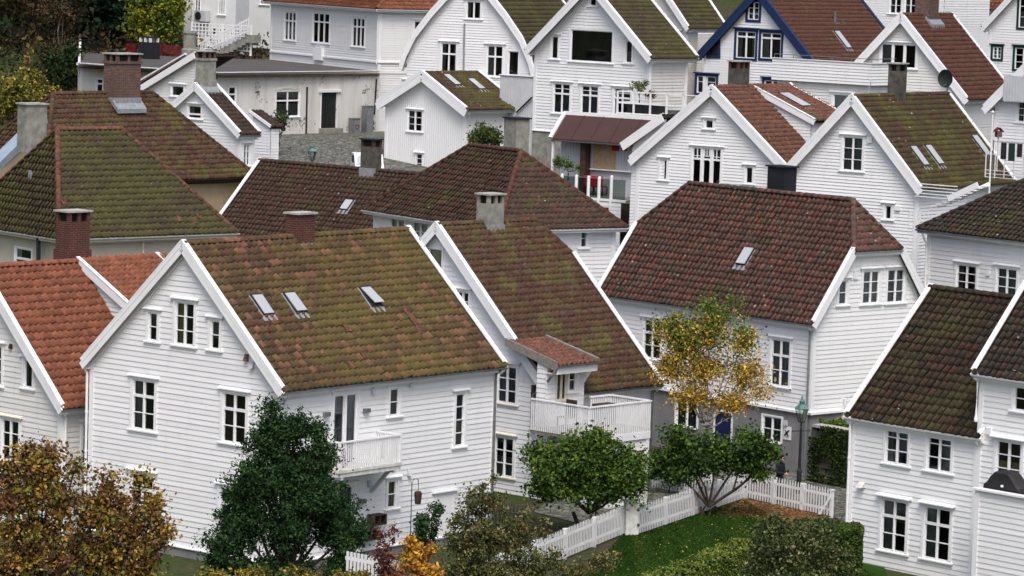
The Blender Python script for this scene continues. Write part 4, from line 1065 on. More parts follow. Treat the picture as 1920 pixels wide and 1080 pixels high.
# side porch under the lower slack roof on the left
q0 = S.F(1166, 272, -.3); q1 = S.F(1243, 217, -.3)
px_ = [(q0[0], q0[2]), (q1[0], q1[2])]; yp = 2.8
tiles(S, 'porch', [(q0[0], -.3, q0[2]), (q0[0], yp, q0[2]), (q1[0], yp, q1[2]), (q1[0], -.3, q1[2])], M['t_orange'], name='porch_roof')
part(S, 'porch_bargeboard', 'trim', lambda mb: (mb.beam((q0[0], -.32, q0[2]-.08), (q1[0], -.32, q1[2]-.08), .05, .42), mb.beam((q0[0], -.26, q0[2]+.12), (q1[0], -.26, q1[2]+.12), .16, .03)))
part(S, 'porch_wall', 'white', lambda mb: siding(mb, fm('F', .02), [(q0[0]+.4, -8), (q1[0], -8), (q1[0], q1[2]-.12), (q0[0]+.4, q0[2]-.02)], pitch=.15))
part(S, 'porch_wall', 'white', lambda mb: siding(mb, fm('L', q0[0]+.4), [(0, -8), (yp, -8), (yp, q0[2]-.1), (0, q0[2]-.1)], pitch=.15))
# ---- U: brown roofed gable house with the boarded balcony
U = B(1808, 178, 151, 58, 'gable_house', 'weathered white gabled house with plain brown roof and brick chimney, upper right', 'house', 'white timber houses of the old town')
ap = U.F(1689, 27, -.28); xL = 2*ap[0]; yR = U.R(1893, 170)[1]; W = []
wa(U, 'F', 0, (1652, 83, 1718, 127), 3, (1,), mull=.12, cur=('l', 'curtaing'))
house(U, xL, 0, 0, yR, -8, 0, ap[2]-.1, 'y', 't_rust', 'worn', wins=W, ovg=.28, ove=.28, found=None, faces='FR', pitch=.15, barge_h=.32)
chimney(U, 'y', xL/2, 1737, 34, -30, 1.2, .8, 'brickold', 'cap', slots=False, collar=.25)
print('U', xL, ap, yR)
AN = B(1630, 156, 144, 50, 'flat_roofed_annex', 'flat roofed white annex with boarded balcony parapet and thin handrail, upper right', 'annex')
xL = AN.F(1458, 148)[0]; yR = AN.R(1672, 152)[1]; zt_ = AN.F(1630, 119)[2]; W = []
wa(AN, 'F', 0, (1562, 177, 1598, 215), 1, (1,), cur=('f', 'curtain'))
for fc, f, q0_, q1_ in (('F', fm('F', 0), xL, 0), ('R', fm('R', 0), 0, yR)):
    part(AN, 'wall', 'worn', lambda mb: siding(mb, f, [(q0_, -6), (q1_, -6), (q1_, -.1), (q0_, -.1)], [w_ for g, w_ in W if g == fc], pitch=.15))
for fc, f, q0_, q1_ in (('F', fm('F', -.22), xL-.2, .22), ('R', fm('R', .22), -.22, yR)):
    part(AN, 'parapet', 'white2', lambda mb: siding(mb, f, [(q0_, -.1), (q1_, -.1), (q1_, zt_), (q0_, zt_)], pitch=.15))
part(AN, 'floor', 'felt', lambda mb: mb.box((xL-.18, -.2, -.1), (.2, yR, .0)))
part(AN, 'handrail', 'steel', lambda mb: [mb.tube([(xL-.1, -.2, zt_+.22), (.2, -.2, zt_+.22), (.2, yR, zt_+.22)], .018, 6)]+[mb.tube([(xL-.1+k*(-xL+.3)/5, -.2, zt_), (xL-.1+k*(-xL+.3)/5, -.2, zt_+.22)], .015, 6) for k in range(6)])
part(AN, 'coping', 'trim', lambda mb: (mb.box((xL-.2, -.28, zt_), (.30, -.12, zt_+.04)), mb.box((.14, -.12, zt_), (.30, yR, zt_+.04))))
# ---- R: blue trimmed gable
Rb = B(1520, 108, 160, 50, 'gable_house', 'white gabled house with navy blue bargeboards and window frames', 'house', 'white timber houses of the old town')
ap = Rb.F(1419, -20, -.28); xL = 2*ap[0]; yR = Rb.R(1690, 100)[1]; W = []
kw = dict(trim='blue', sillmat='blue')
def bluewin(box, *a, **k):
    h = wa(Rb, 'F', 0, box, *a, cas=0, cap=False, sill=False, **k); f = fm('F', 0); s0, s1, z0, z1 = h; c = .13
    part(Rb, 'window_casing', 'blue', lambda mb: [mb.box(f(s0-c, z0-c, 0), f(s0, z1+c, .06)), mb.box(f(s1, z0-c, 0), f(s1+c, z1+c, .06)), mb.box(f(s0, z1, 0), f(s1, z1+c, .059)), mb.box(f(s0, z0-c, 0), f(s1, z0, .059)), mb.box(f(s0-c-.08, z1+c, 0), f(s1+c+.08, z1+c+.07, .14))])
    return h
bluewin((1403, 4, 1424, 37), 2, (1, 1, 1))
bluewin((1381, 59, 1417, 109), 2, (.25, 1), (0,), cur=('s', 'curtaing')); bluewin((1427, 62, 1465, 110), 2, (.25, 1), (0,), cur=('l', 'curtaing'))
bluewin((1307, 143, 1343, 175), 2, (.5, 1)); bluewin((1433, 151, 1463, 185), 2, (.5, 1))
# triangular window
p = [Rb.F(1330, 104), Rb.F(1347, 104), Rb.F(1347, 76), Rb.F(1332, 93)]; f = fm('F', 0)
def tri(mb):
    P = [(q[0], q[2]) for q in p]; c = (sum(x for x, _ in P)/4, sum(z for _, z in P)/4)
    O_ = [(c[0]+(x-c[0])*1.55, c[1]+(z-c[1])*1.55) for x, z in P]
    for i in range(4):
        j = (i+1) % 4; mb.poly([f(O_[i][0], O_[i][1], .07), f(O_[j][0], O_[j][1], .07), f(P[j][0], P[j][1], .07), f(P[i][0], P[i][1], .07)])
        mb.poly([f(O_[i][0], O_[i][1], .0), f(O_[j][0], O_[j][1], .0), f(O_[j][0], O_[j][1], .07), f(O_[i][0], O_[i][1], .07)])
    mb.poly([f(x, z, .045) for x, z in P], 1)
mb = MB(); tri(mb); mb.build('corner_window', ['blue', 'dark'], Rb.root)
house(Rb, xL, 0, 0, yR, -8, 0, ap[2]-.1, 'y', 't_rust', 'white', wins=W, ovg=.28, ove=.28, found=None, faces='FR', pitch=.15, barge='blue', barge_h=.36)
skylight(Rb, '+', 1578, 76, .5, 1.3)
q = Rb.onplane('+', 1565, 44); part(Rb, 'vent_pipe', 'steel', lambda mb: (mb.tube([tuple(q), (q[0], q[1], q[2]+.65)], .07, 8), mb.box((q[0]-.2, q[1]-.2, q[2]-.05), (q[0]+.2, q[1]+.2, q[2]+.08))))
# ---- P: picture window house
P_ = B(1219, 100, 150, 48, 'gable_house', 'white gabled house with a very large dark picture window in its attic', 'house', 'white timber houses of the old town')
ap = P_.F(1108, -33, -.35); xL = P_.F(1005, 80)[0]; yR = P_.R(1289, 93)[1]; zb = P_.F(1020, 245)[2]; W = []
wa(P_, 'F', 0, (1070, 57, 1149, 116), 1, (1,), cap=False, cas=.08); wa(P_, 'F', 0, (1034, 68, 1047, 110), 1, (1,)); wa(P_, 'F', 0, (1173, 76, 1186, 118), 1, (1,)); wa(P_, 'F', 0, (1106, -6, 1119, 11), 1, (1,))
for bx_ in ((1038, 157, 1069, 212), (1090, 161, 1122, 214), (1151, 166, 1183, 219)): wa(P_, 'F', 0, bx_, 2, (.27, .27, 1.05), (1,), cur=None)
print('P', xL, ap, yR, zb)
house(P_, xL, 0, 0, yR, zb, 0, ap[2]-.1, 'y', 't_green', 'white', wins=W, ovg=.42, ove=.35, found=.3, foundmat='concrete', faces='F', pitch=.16, barge_h=.30, bm_=None)
part(P_, 'wall', 'rotten', lambda mb: siding(mb, fm('R', 0), [(0, zb), (yR, zb), (yR, 0), (0, 0)], pitch=.16))
downpipe(P_, [(.35, -.1, -.15), (.12, -.12, -.5), (.08, -.05, -.7), (.08, -.05, -4)], 'trim')
# ---- X: behind, with the mossy roof
X = B(1288, 44, 172, 50, 'gable_house', 'small white house behind the picture window house, bright green mossy roof', 'house', 'white timber houses of the old town')
W = []
wa(X, 'F', 0, (1259, 60, 1275, 80), 1, (1,))
house(X, -8, 0, 0, 3.2, -6, 0, 4.4, 'y', 't_green', 'rotten', wins=W, ovg=.3, ove=.3, found=None, faces='FR', pitch=.15)
part(X, 'side_wing', 'rotten', lambda mb: siding(mb, fm('R', .8), [(0, -6), (4.0, -6), (4, -.5), (0, -.5)], pitch=.15))
# ---- N: gambrel
N = B(998, 141, 163, 60, 'gambrel_house', 'white house with a bell shaped gambrel gable and dark mossy roof', 'house', 'white timber houses of the old town')
xL = N.F(763, 128)[0]; hw = -xL/2; W = []
pr = []
for (x, y) in ((1001, 141), (994, 114), (978, 76), (947, 30), (921, -3)):
    q = N.F(x, y, -.28); pr.append((q[0]+hw, q[2]))
q = N.F(882, -56, -.28); pr.append((0, q[2])); print('N', xL, pr)
wa(N, 'F', 0, (875, 3, 902, 35), 2, (1,), cur=('s', 'curtaing')); wa(N, 'F', 0, (827, 81, 856, 138), 2, (.55, 1), (0,), cur=('s', 'curtaing')); wa(N, 'F', 0, (913, 86, 943, 143), 2, (.55, 1), (0,), cur=('l', 'curtaing'))
wa(N, 'F', 0, (953, 96, 973, 141), 1, (1,), cap=False, sill=False, cas=.06, cur=('l', 'wood'))
house(N, xL, 0, 0, 7, -7, pr[0][1]+.02, pr[-1][1], 'y', 't_green', 'white', wins=W, prof=pr, ovg=.28, ove=.0, found=None, faces='FR', pitch=.15, barge_h=.28, corner=False, cornice=False, gut=None)
part(N, 'downpipe', 'zinc', lambda mb: mb.tube([tuple(N.F(871, 44, -.06)), tuple(N.F(869, 150, -.06))], .05, 8))
yq = -1.6; a = N.F(938, 146, yq); c = N.F(999, 146, yq); NT_ = B(999, 144, N.wld(c)[1]/SC, 60, 'terrace_enclosure', 'pale grey panelled terrace enclosure beside the gambrel house', 'terrace')
part(NT_, 'wall', 'greywall', lambda mb: siding(mb, fm('F', 0), [(a[0]-c[0], -6), (0, -6), (0, 0), (a[0]-c[0], 0)], vert=True))
part(NT_, 'side_wall', 'greywall', lambda mb: siding(mb, fm('R', 0), [(0, -6), (1.6, -6), (1.6, 0), (0, 0)], vert=True))
part(NT_, 'coping', 'trim', lambda mb: mb.box((a[0]-c[0]-.05, -.08, 0), (.08, .1, .05)))
part(NT_, 'downpipe', 'blackm', lambda mb: mb.tube([tuple(NT_.F(998, 182, -.12)), tuple(NT_.F(968, 211, -.12))], .05, 8))
# ---- M: tall white house with the red eaves
Mh = B(712, 20, 176, 30, 'tall_house', 'tall white house with red tiled eaves and dentil cornice at the top', 'house', 'white timber houses of the old town')
xL = Mh.F(509, 40)[0]; zb = Mh.F(712, 128)[2]; W = []
wa(Mh, 'F', 0, (534, 23, 555, 75), 3, (.45, 1), (0,)); wa(Mh, 'F', 0, (587, 25, 618, 80), 3, (.42, 1), (0,)); wa(Mh, 'F', 0, (661, 34, 684, 87), 3, (.45, 1), (0,))
wa(Mh, 'R', 0, (776, 40, 806, 84), 2, (.6, 1), (0,)); wa(Mh, 'R', 0, (757, 152, 771, 175), 1, (1,))
yR = 9
house(Mh, xL, 0, 0, yR, -8.6, .35, 3.6, 'x', 't_red', 'white2', wins=W, ovg=.4, ove=.4, hip=((-1, 3.4), (-1, 3.4)), found=None, faces='FR', pitch=.14, gut='trim')
zq = Mh.F(650, 112)[2]
part(Mh, 'band_board', 'trim', lambda mb: (mb.box((xL, -.10, zq), (.10, 0, zq+.10)), mb.box((0, 0, zq-.001), (.10, yR, zq+.099)), mb.box((xL, -.06, zq-.62), (.06, 0, zq-.50)), mb.box((0, 0, zq-.621), (.06, yR, zq-.501))))
f1, f2 = fm('F', 0), fm('R', 0)
part(Mh, 'dentils', 'trim', lambda mb: [mb.box(f1(xL+k*.16, -.14, 0), f1(xL+k*.16+.08, .0, .12)) for k in range(int(-xL/.16))]+[mb.box(f2(k*.16, -.14, 0), f2(k*.16+.08, .0, .12)) for k in range(50)])
part(Mh, 'wall_vent', 'trim', lambda mb: mb.box(f1(Mh.F(593, 90)[0], Mh.F(593, 112)[2], 0), f1(Mh.F(608, 90)[0], Mh.F(593, 88)[2], .2)))
downpipe(Mh, [(.2, -.4, .1), (.1, -.1, -.3), (.0, -.10, -.6), (.0, -.10, -3.2)], 'trim')
# ---- O: little vertical boarded house
O_ = B(873, 200, 160, 47, 'small_house', 'small white house of vertical boards with two skylights on a mossy roof', 'house')
xL = O_.F(725, 190)[0]; ap = O_.F(803, 137, -.35); yR = O_.R(962, 197)[1]; W = []
wa(O_, 'F', 0, (765, 207, 792, 246), 2, (1, 1, 1), cur=('s', 'curtaing'), cas=.06, mull=.07); wa(O_, 'F', 0, (780, 288, 792, 325), 1, (1, 1, 1, 1), cas=.05)
print('O', xL, ap, yR, O_.zg)
house(O_, xL, 0, 0, yR, O_.zg, 0, ap[2]-.1, 'y', 't_lichen', 'white', wins=W, vert=True, ovg=.38, ove=.4, found=.1, faces='FR', barge_h=.42, cornice=True, corner=True)
skylight(O_, '+', 846, 152, .5, 1.1); skylight(O_, '+', 892, 160, .5, 1.1)
p = O_.wld((xL-.35, .8, O_.F(720, 210)[2])); ds2 = empty('satellite_dish', p, O_.rz-.9, 'black satellite dish on the left wall of the small boarded house', 'satellite dish')
mb = MB()
for r_ in range(3):
    for j in range(16):
        pts = []
        for (rr, jj) in ((r_/3, j), (r_/3, j+1), ((r_+1)/3, j+1), ((r_+1)/3, j)):
            aa = 2*PI*jj/16; pts.append((.42*rr*math.cos(aa), -.12*(rr*rr), .46*rr*math.sin(aa)))
        mb.poly(pts); mb.poly([(q[0], q[1]+.02, q[2]) for q in pts][::-1])
mb.build('dish', 'blackm', ds2); mb = MB(); mb.tube([(0, .02, 0), (.1, .45, -.1)], .02, 6); mb.build('bracket', 'steel', ds2)
# ---- L: long flat roofed brick building
L_ = B(408, 152, 167, 50, 'flat_roofed_building', 'long low flat roofed building of peeling white brick with arched windows', 'building')
xL = L_.F(146, 130)[0]; yR = L_.R(711, 150)[1]; zt_ = L_.F(408, 137)[2]; zb = L_.zg-.6; W = []
wa(L_, 'R', 0, (517, 171, 561, 218), 2, (.6, 1), (0,), cap=False, cas=.04, cur=('h', 'curtaing')); wa(L_, 'R', 0, (428, 163, 442, 200), 1, (.6, 1), (0,), cap=False, cas=.04)
wa(L_, 'F', 0, (181, 148, 193, 172), 1, (.6, 1), (0,), cap=False, cas=.06); wa(L_, 'F', 0, (330, 150, 345, 172), 1, (.6, 1), (0,), cap=False, cas=.06)
d0 = L_.R(601, 205)[1]; d1 = L_.R(633, 205)[1]; dz1 = L_.R(617, 173)[2]; dz0 = L_.R(617, 240)[2]; W.append(('R', (d0, d1, dz0, dz1)))
for fc, f, q0_, q1_ in (('F', fm('F', 0), xL, 0), ('R', fm('R', 0), 0, yR)):
    part(L_, 'wall', 'brickw', lambda mb: siding(mb, f, [(q0_, zb), (q1_, zb), (q1_, zt_), (q0_, zt_)], [w_ for g, w_ in W if g == fc], flat=True))
f = fm('R', 0)
do = part(L_, 'door', 'blackdoor', lambda mb: [mb.box(f(d0, dz0, -.16), f(d1, dz1, -.10))]+[mb.box(f(d0+.12+k*.42, dz0+.15+r*.95, -.10), f(d0+.48+k*.42, dz0+.95+r*.95, -.08)) for k in (0, 1) for r in (0, 1)])
part(L_, 'handle', 'steel', lambda mb: mb.box(f(d1-.12, dz0+1.0, -.1), f(d1-.07, dz0+1.14, -.03)), do)
part(L_, 'door_frame', 'trim', lambda mb: [mb.box(f(d0, dz0, -.1), f(d0+.05, dz1, .03)), mb.box(f(d1-.05, dz0, -.1), f(d1, dz1, .03)), mb.box(f(d0-.2, dz1, 0), f(d1+.2, dz1+.16, .09))])
part(L_, 'door_step', 'concrete', lambda mb: mb.box(f(d0-.1, dz0-.35, 0), f(d1+.1, dz0, .4)))
def segarch(mb):
    for (x0, x1, y) in ((515, 563, 171), (426, 443, 163)):
        a = L_.R(x0, y)[1]; c = L_.R(x1, y)[1]; z = L_.R((x0+x1)/2, y)[2]; n = 8
        for k in range(n):
            t0, t1 = k/n, (k+1)/n; h0, h1 = .16*math.sin(PI*t0), .16*math.sin(PI*t1)
            mb.hexa([f(a+(c-a)*t0, z+h0, 0), f(a+(c-a)*t1, z+h1, 0), f(a+(c-a)*t1, z+h1, .05), f(a+(c-a)*t0, z+h0, .05), f(a+(c-a)*t0, z+h0+.10, 0), f(a+(c-a)*t1, z+h1+.10, 0), f(a+(c-a)*t1, z+h1+.10, .05), f(a+(c-a)*t0, z+h0+.10, .05)])
part(L_, 'window_arch', 'trimd', segarch)
roofpts = [tuple(L_.H(x, y, zt_)) for x, y in ((146, 121), (408, 138), (711, 134), (711, 121), (510, 102), (300, 95), (148, 96))]
part(L_, 'roof', 'felt', lambda mb: (mb.poly([(p[0], p[1], zt_+.02) for p in roofpts]), mb.poly([(p[0], p[1], zt_-.2) for p in roofpts][::-1])))
part(L_, 'fascia', 'trim', lambda mb: (mb.box((xL, -.12, zt_-.10), (.12, 0, zt_+.06)), mb.box((0, .0, zt_-.101), (.12, yR, zt_+.059))))
part(L_, 'eaves_board', 'woodl', lambda mb: (mb.box((xL, -.03, zt_-.26), (.03, 0, zt_-.10)), mb.box((0, .0, zt_-.261), (.03, yR, zt_-.101))))
pa = [roofpts[6], roofpts[5], roofpts[4], roofpts[3]]
def para(mb):
    hts = (.75, .6, .35, .35)
    for (p, q, h0, h1) in zip(pa[:-1], pa[1:], hts[:-1], hts[1:]):
        mb.hexa([(p[0], p[1], zt_), (q[0], q[1], zt_), (q[0]-.3, q[1]+.3, zt_), (p[0]-.3, p[1]+.3, zt_), (p[0], p[1], zt_+h0), (q[0], q[1], zt_+h1), (q[0]-.3, q[1]+.3, zt_+h1), (p[0]-.3, p[1]+.3, zt_+h0)])
part(L_, 'parapet', 'feltb', para)
part(L_, 'wall', 'brickw', lambda mb: mb.hexa([(xL, 0, zb), (xL+.2, 0, zb), (roofpts[6][0]+.2, roofpts[6][1], zb), (roofpts[6][0], roofpts[6][1], zb), (xL, 0, zt_+.02), (xL+.2, 0, zt_+.02), (roofpts[6][0]+.2, roofpts[6][1], zt_+.8), (roofpts[6][0], roofpts[6][1], zt_+.8)]))
part(L_, 'soil_pipe', 'blackm', lambda mb: mb.tube([tuple(L_.R(576, 163, .08)), tuple(L_.R(574, 262, .08))], .05, 8))
part(L_, 'downpipe', 'blackm', lambda mb: mb.tube([tuple(L_.R(706, 148, .08)), tuple(L_.R(702, 215, .08))], .05, 8))
mb = MB(); q = L_.H(279, 111, zt_); mb.box((q[0]-.55, q[1]-.4, zt_), (q[0]+.55, q[1]+.4, zt_+1.05)); co = mb.build('chimney', 'feltb', L_.root)
mb = MB(); mb.box((q[0]-.5, q[1]-.35, zt_+1.3), (q[0]+.5, q[1]+.35, zt_+1.38), 1)
for sx_ in (-1, 0, 1):
    for sy_ in (-1, 1): mb.box((q[0]+sx_*.42-.08, q[1]+sy_*.3-.06, zt_+1.05), (q[0]+sx_*.42+.08, q[1]+sy_*.3+.06, zt_+1.3))
mb.build('chimney_cap', ['trimd', 'blackm'], co)
# ---- K: the cluster of small gables left of the lane
K2 = B(450, 249, 148, 50, 'small_house', 'small white gabled house with brown roof, dark chimney and one attic window', 'house')
ap = K2.F(365, 159, -.25); xL = 2*ap[0]; yR = K2.R(403, 144, ap[0])[1]-.2; W = []
wa(K2, 'F', 0, (353, 198, 378, 222), 1, (1, .5), (0,))
wa(K2, 'R', 0, (456, 270, 468, 310), 2, (1, 1, 1), cas=.06)
print('K2', xL, yR, ap)
house(K2, xL, 0, 0, yR, K2.zg, 0, ap[2]-.1, 'y', 't_umber', 'white', wins=W, ovg=.25, ove=.2, found=.1, faces='FRK', pitch=.15)
chimney(K2, 'y', xL/2, 385, 160, 97, .85, .6, 'concrete', 'cap', collar=.3, slots=True, topmat='brickold', neck=.04)
K3 = B(508, 237, 153, 50, 'lean_to', 'narrow white lean-to at the end of the small brown roofed house', 'annex')
part(K3, 'wall', 'white', lambda mb: siding(mb, fm('F', 0), [(-1.3, -4), (0, -4), (0, 0), (-1.3, .6)], pitch=.15)); part(K3, 'wall', 'white', lambda mb: siding(mb, fm('R', 0), [(0, -4), (.6, -4), (.6, 0), (0, 0)], pitch=.15))
tiles(K3, '+', [(.12, -.12, -.02), (.12, .7, -.02), (-1.5, .7, .72), (-1.5, -.12, .72)], M['t_umber'])
part(K3, 'bargeboard', 'trim', lambda mb: mb.beam((.12, -.14, 0), (-1.5, -.14, .74), .05, .16))
K1 = B(372, 104, 157, 46, 'gable_house', 'white gabled house behind the small one, rust red roof edge and round grey chimney', 'house')
q = K1.F(262, 168); hw = -q[0]; W = []
wa(K1, 'F', 0, (322, 161, 345, 180), 1, (1,))
yk = 2.6
part(K1, 'wall', 'worn', lambda mb: siding(mb, fm('F', 0), [(-hw, -7), (.25, -7), (.25, -.1), (0, 0), (-hw, q[2])], [w_ for g, w_ in W], pitch=.15))
tiles(K1, '-', [(-hw-.3, -.25, q[2]-.2), (-hw-.3, yk, q[2]-.2), (0, yk, .05), (0, -.25, .05)], M['t_rust'])
part(K1, 'bargeboard', 'trim', lambda mb: (mb.beam((-hw-.3, -.27, q[2]-.25), (0, -.27, .0), .05, .3), mb.beam((-hw-.3, -.2, q[2]-.07), (0, -.2, .18), .18, .04)))
K0 = B(352, 103, 163, 46, 'gable_house', 'rust red gable end with a white verge beside the round grey chimney', 'house')
q = K0.F(250, 163); hw = -q[0]
part(K0, 'wall', 'redpaint', lambda mb: siding(mb, fm('F', 0), [(-hw, -7), (.2, -7), (.2, -.05), (0, 0), (-hw, q[2])], pitch=.2))
part(K0, 'bargeboard', 'trim', lambda mb: (mb.beam((-hw, -.1, q[2]+.06), (0, -.1, .06), .25, .08)))
part(K0, 'chimney', 'concrete', lambda mb: mb.lathe((-.2, .3, -.9), [(.45, 0), (.45, 1.2), (.34, 1.25), (.34, 2.05), (.40, 2.08), (.40, 2.2), (.28, 2.2), (.28, 1.9)], 14))
# ---- W: white rendered house, top left
Wh = B(441, 60, 190, 50, 'rendered_house', 'white rendered house with grey side wall, heat pump and small paned windows, top left', 'house')
xL = Wh.F(345, 30)[0]; yR = Wh.R(466, 60)[1]; W = []
wa(Wh, 'F', 0, (366, -20, 376, 24), 2, (1, 1, 1, 1), cas=.04, cap=False); wa(Wh, 'F', 0, (410, -10, 422, 27), 3, (1, 1, 1), cas=.04, cap=False)
part(Wh, 'wall', 'plasterw', lambda mb: siding(mb, fm('F', 0), [(xL, -7), (0, -7), (0, 6), (xL, 6)], [w_ for g, w_ in W], flat=True)); part(Wh, 'side_wall', 'greywall', lambda mb: siding(mb, fm('R', 0), [(0, -7), (yR, -7), (yR, 6), (0, 6)], flat=True))
q = Wh.F(385, 30); hp = empty('heat_pump', Wh.wld((q[0], -.3, q[2])), Wh.rz, 'grey heat pump unit with round fan on the white rendered wall', 'heat pump')
mb = MB(); mb.box((-.5, -.2, -.35), (.5, .2, .35)); mb.build('casing', 'greywall', hp)
mb = MB(); mb.lathe((0, 0, 0), [(.27, 0), (.27, .03), (.2, .02), (.05, .03), (.0, .03)], 16); fo_ = mb.build('fan_grille', 'iron', hp); fo_.rotation_euler = (PI/2, 0, 0); fo_.location = (-.15, -.2, 0)
part(Wh, 'post', 'trimd', lambda mb: mb.box(tuple(Wh.F(361, 45, -1.2)-np.array([.12, .1, 0])), tuple(Wh.F(361, -30, -1.2)+np.array([.12, .1, 0]))))
W2 = B(511, 60, 196, 62, 'rendered_wing', 'plain white rendered wing beside the tall white house, top left', 'house')
xL = W2.F(463, 30)[0]; W = []
wa(W2, 'F', 0, (488, -12, 505, 8), 3, (1, 1, 1), cas=.04, cap=False)
part(W2, 'wall', 'plasterw', lambda mb: siding(mb, fm('F', 0), [(xL-3, -7), (0, -7), (0, 6), (xL-3, 6)], [w_ for g, w_ in W], flat=True)); part(W2, 'side_wall', 'plasterw', lambda mb: siding(mb, fm('R', 0), [(0, -7), (3, -7), (3, 6), (0, 6)], flat=True))
# ---- far right top houses
V1 = B(1768, 60, 178, 50, 'tall_house', 'white house wall with three paned windows behind the brick chimney, top right', 'house')
W = []; xL = V1.F(1560, 60)[0]
for bx_ in ((1596, -20, 1621, 15), (1669, -20, 1691, 25), (1697, -20, 1719, 25)): wa(V1, 'F', 0, bx_, 2, (1, 1, 1), cur=('s', 'curtaing'))
part(V1, 'wall', 'white', lambda mb: siding(mb, fm('F', 0), [(xL, -7), (0, -7), (0, 5), (xL, 5)], [w_ for g, w_ in W], pitch=.15)); part(V1, 'wall', 'white', lambda mb: siding(mb, fm('R', 0), [(0, -7), (5, -7), (5, 5), (0, 5)], pitch=.15))
V2 = B(1880, 20, 186, 50, 'low_house', 'grey white house with a strip of red tiled roof at the top right', 'house')
house(V2, -8, 0, 0, 7, -7, .25, 3.5, 'x', 't_red', 'white2', ovg=.2, ove=.3, found=None, faces='FR', pitch=.15)
V3 = B(1990, 60, 166, 50, 'gable_house', 'white gabled house with dark green window frames at the right edge', 'house', 'white timber houses of the old town')
q = V3.F(1842, 44, -.3); W = []
for bx_ in ((1911, -8, 1935, 52), (1903, 90, 1935, 130), (1862, 88, 1878, 110)):
    h = wa(V3, 'F', 0, bx_, 2, (1, 1, 1), cas=0, cap=False, sill=False); f = fm('F', 0); s0, s1, z0, z1 = h; c = .12
    part(V3, 'window_casing', 'greenp', lambda mb: [mb.box(f(s0-c, z0-c, 0), f(s0, z1+c, .06)), mb.box(f(s1, z0-c, 0), f(s1+c, z1+c, .06)), mb.box(f(s0, z1, 0), f(s1, z1+c, .059)), mb.box(f(s0, z0-c, 0), f(s1, z0, .059)), mb.box(f(s0-c-.08, z1+c, 0), f(s1+c+.08, z1+c+.06, .12))])
house(V3, q[0]+.3, 0, 0, 5, -6, q[2], q[2]+(-q[0])*.5*.95, 'y', 't_rust', 'white', wins=W, ovg=.3, ove=.3, found=None, faces='F', pitch=.15)
V4 = B(1990, 215, 141, 50, 'gable_house', 'white gabled house with wide bargeboard and boxed bay at the right edge', 'house', 'white timber houses of the old town')
q = V4.F(1852, 184, -.4); xc = V4.F(1867, 220)[0]; W = []
wa(V4, 'F', 0, (1908, 191, 1935, 229), 2, (1, 1, 1))
house(V4, xc, 0, 0, 5, -7, q[2]-.1, q[2]+(-xc)*.5*.9, 'y', 't_rust', 'white', wins=W, ovg=.4, ove=.45, found=None, faces='FL', pitch=.15, barge_h=.36)
f = fm('F', 0); a = V4.F(1880, 190, -.5); c = V4.F(1880, 141, -.5)
part(V4, 'bay', 'greywall', lambda mb: (siding(mb, fm('F', -.5), [(a[0], a[2]), (0, a[2]), (0, c[2]), (a[0], c[2])], vert=True), mb.box((a[0], -.5, a[2]), (0, 0, a[2]+.05)), siding(mb, fm('L', a[0]), [(-.5, a[2]), (0, a[2]), (0, c[2]), (-.5, c[2])], vert=True)))
# ---- B: dormer, deck and pipes
b = Bh; rx1, ry0, ry1 = 2.5*SC*.95, -.75*SC, None
rl = b.R(1105, 765, 0)
def solve2(b, px, py, x):      # point on plane x, keeping y
    return b.R(px, py, x)
c0 = b.R(1105, 764, rx1); c1 = b.R(1220, 749, rx1); zt_ = c0[2]; y0d, y1d = c0[1], c1[1]; zf = zt_-1.0
dk = part(b, 'deck', 'woodg', lambda mb: (mb.box((.03, y0d, zf-.22), (rx1, y1d, zf))))
def rail(mb, f, q0_, q1_, o):
    pickets_local(mb, f, q0_+.02, q1_-.02, zf-.12, zt_-.03, .10, .06, o=o)
    mb.box(f(q0_-.03, zt_-.03, o-.04), f(q1_+.03, zt_+.02, o+.05))
part(b, 'railing', 'trim', lambda mb: rail(mb, fm('R', rx1), y0d, y1d, 0), dk)
part(b, 'railing', 'trim', lambda mb: rail(mb, fm('F', y0d), .03, rx1, 0), dk)
part(b, 'railing', 'trim', lambda mb: rail(mb, fm('K', y1d), .9, rx1, 0), dk)
part(b, 'railing', 'trim', lambda mb: rail(mb, fm('R', .9), y1d-1.1, y1d, 0), dk)
yc = y0d+(y1d-y0d)*.38
part(b, 'store_wall', 'white', lambda mb: siding(mb, fm('R', rx1-.05), [(yc, b.zg-.3), (y1d, b.zg-.3), (y1d, zf-.3), (yc, zf-.3)]))
part(b, 'store_wall', 'white', lambda mb: siding(mb, fm('K', y1d-.05), [(.1, b.zg-.3), (rx1-.05, b.zg-.3), (rx1-.05, zf-.3), (.1, zf-.3)]))
part(b, 'store_wall', 'white', lambda mb: siding(mb, fm('F', yc), [(.1, b.zg-.3), (rx1-.05, b.zg-.3), (rx1-.05, zf-.3), (.1, zf-.3)], vert=True))
part(b, 'corner_board', 'trim', lambda mb: mb.box((rx1-.12, y1d-.14, b.zg-.3), (rx1+.0, y1d+.01, zf-.22)))
part(b, 'fascia', 'trim', lambda mb: (mb.box((rx1, yc, zf-.36), (rx1+.03, y1d+.02, zf-.10))))
part(b, 'post', 'wood', lambda mb: mb.box(tuple(b.F(996, 722, -.12)), tuple(b.F(1002, 808, -.02))))
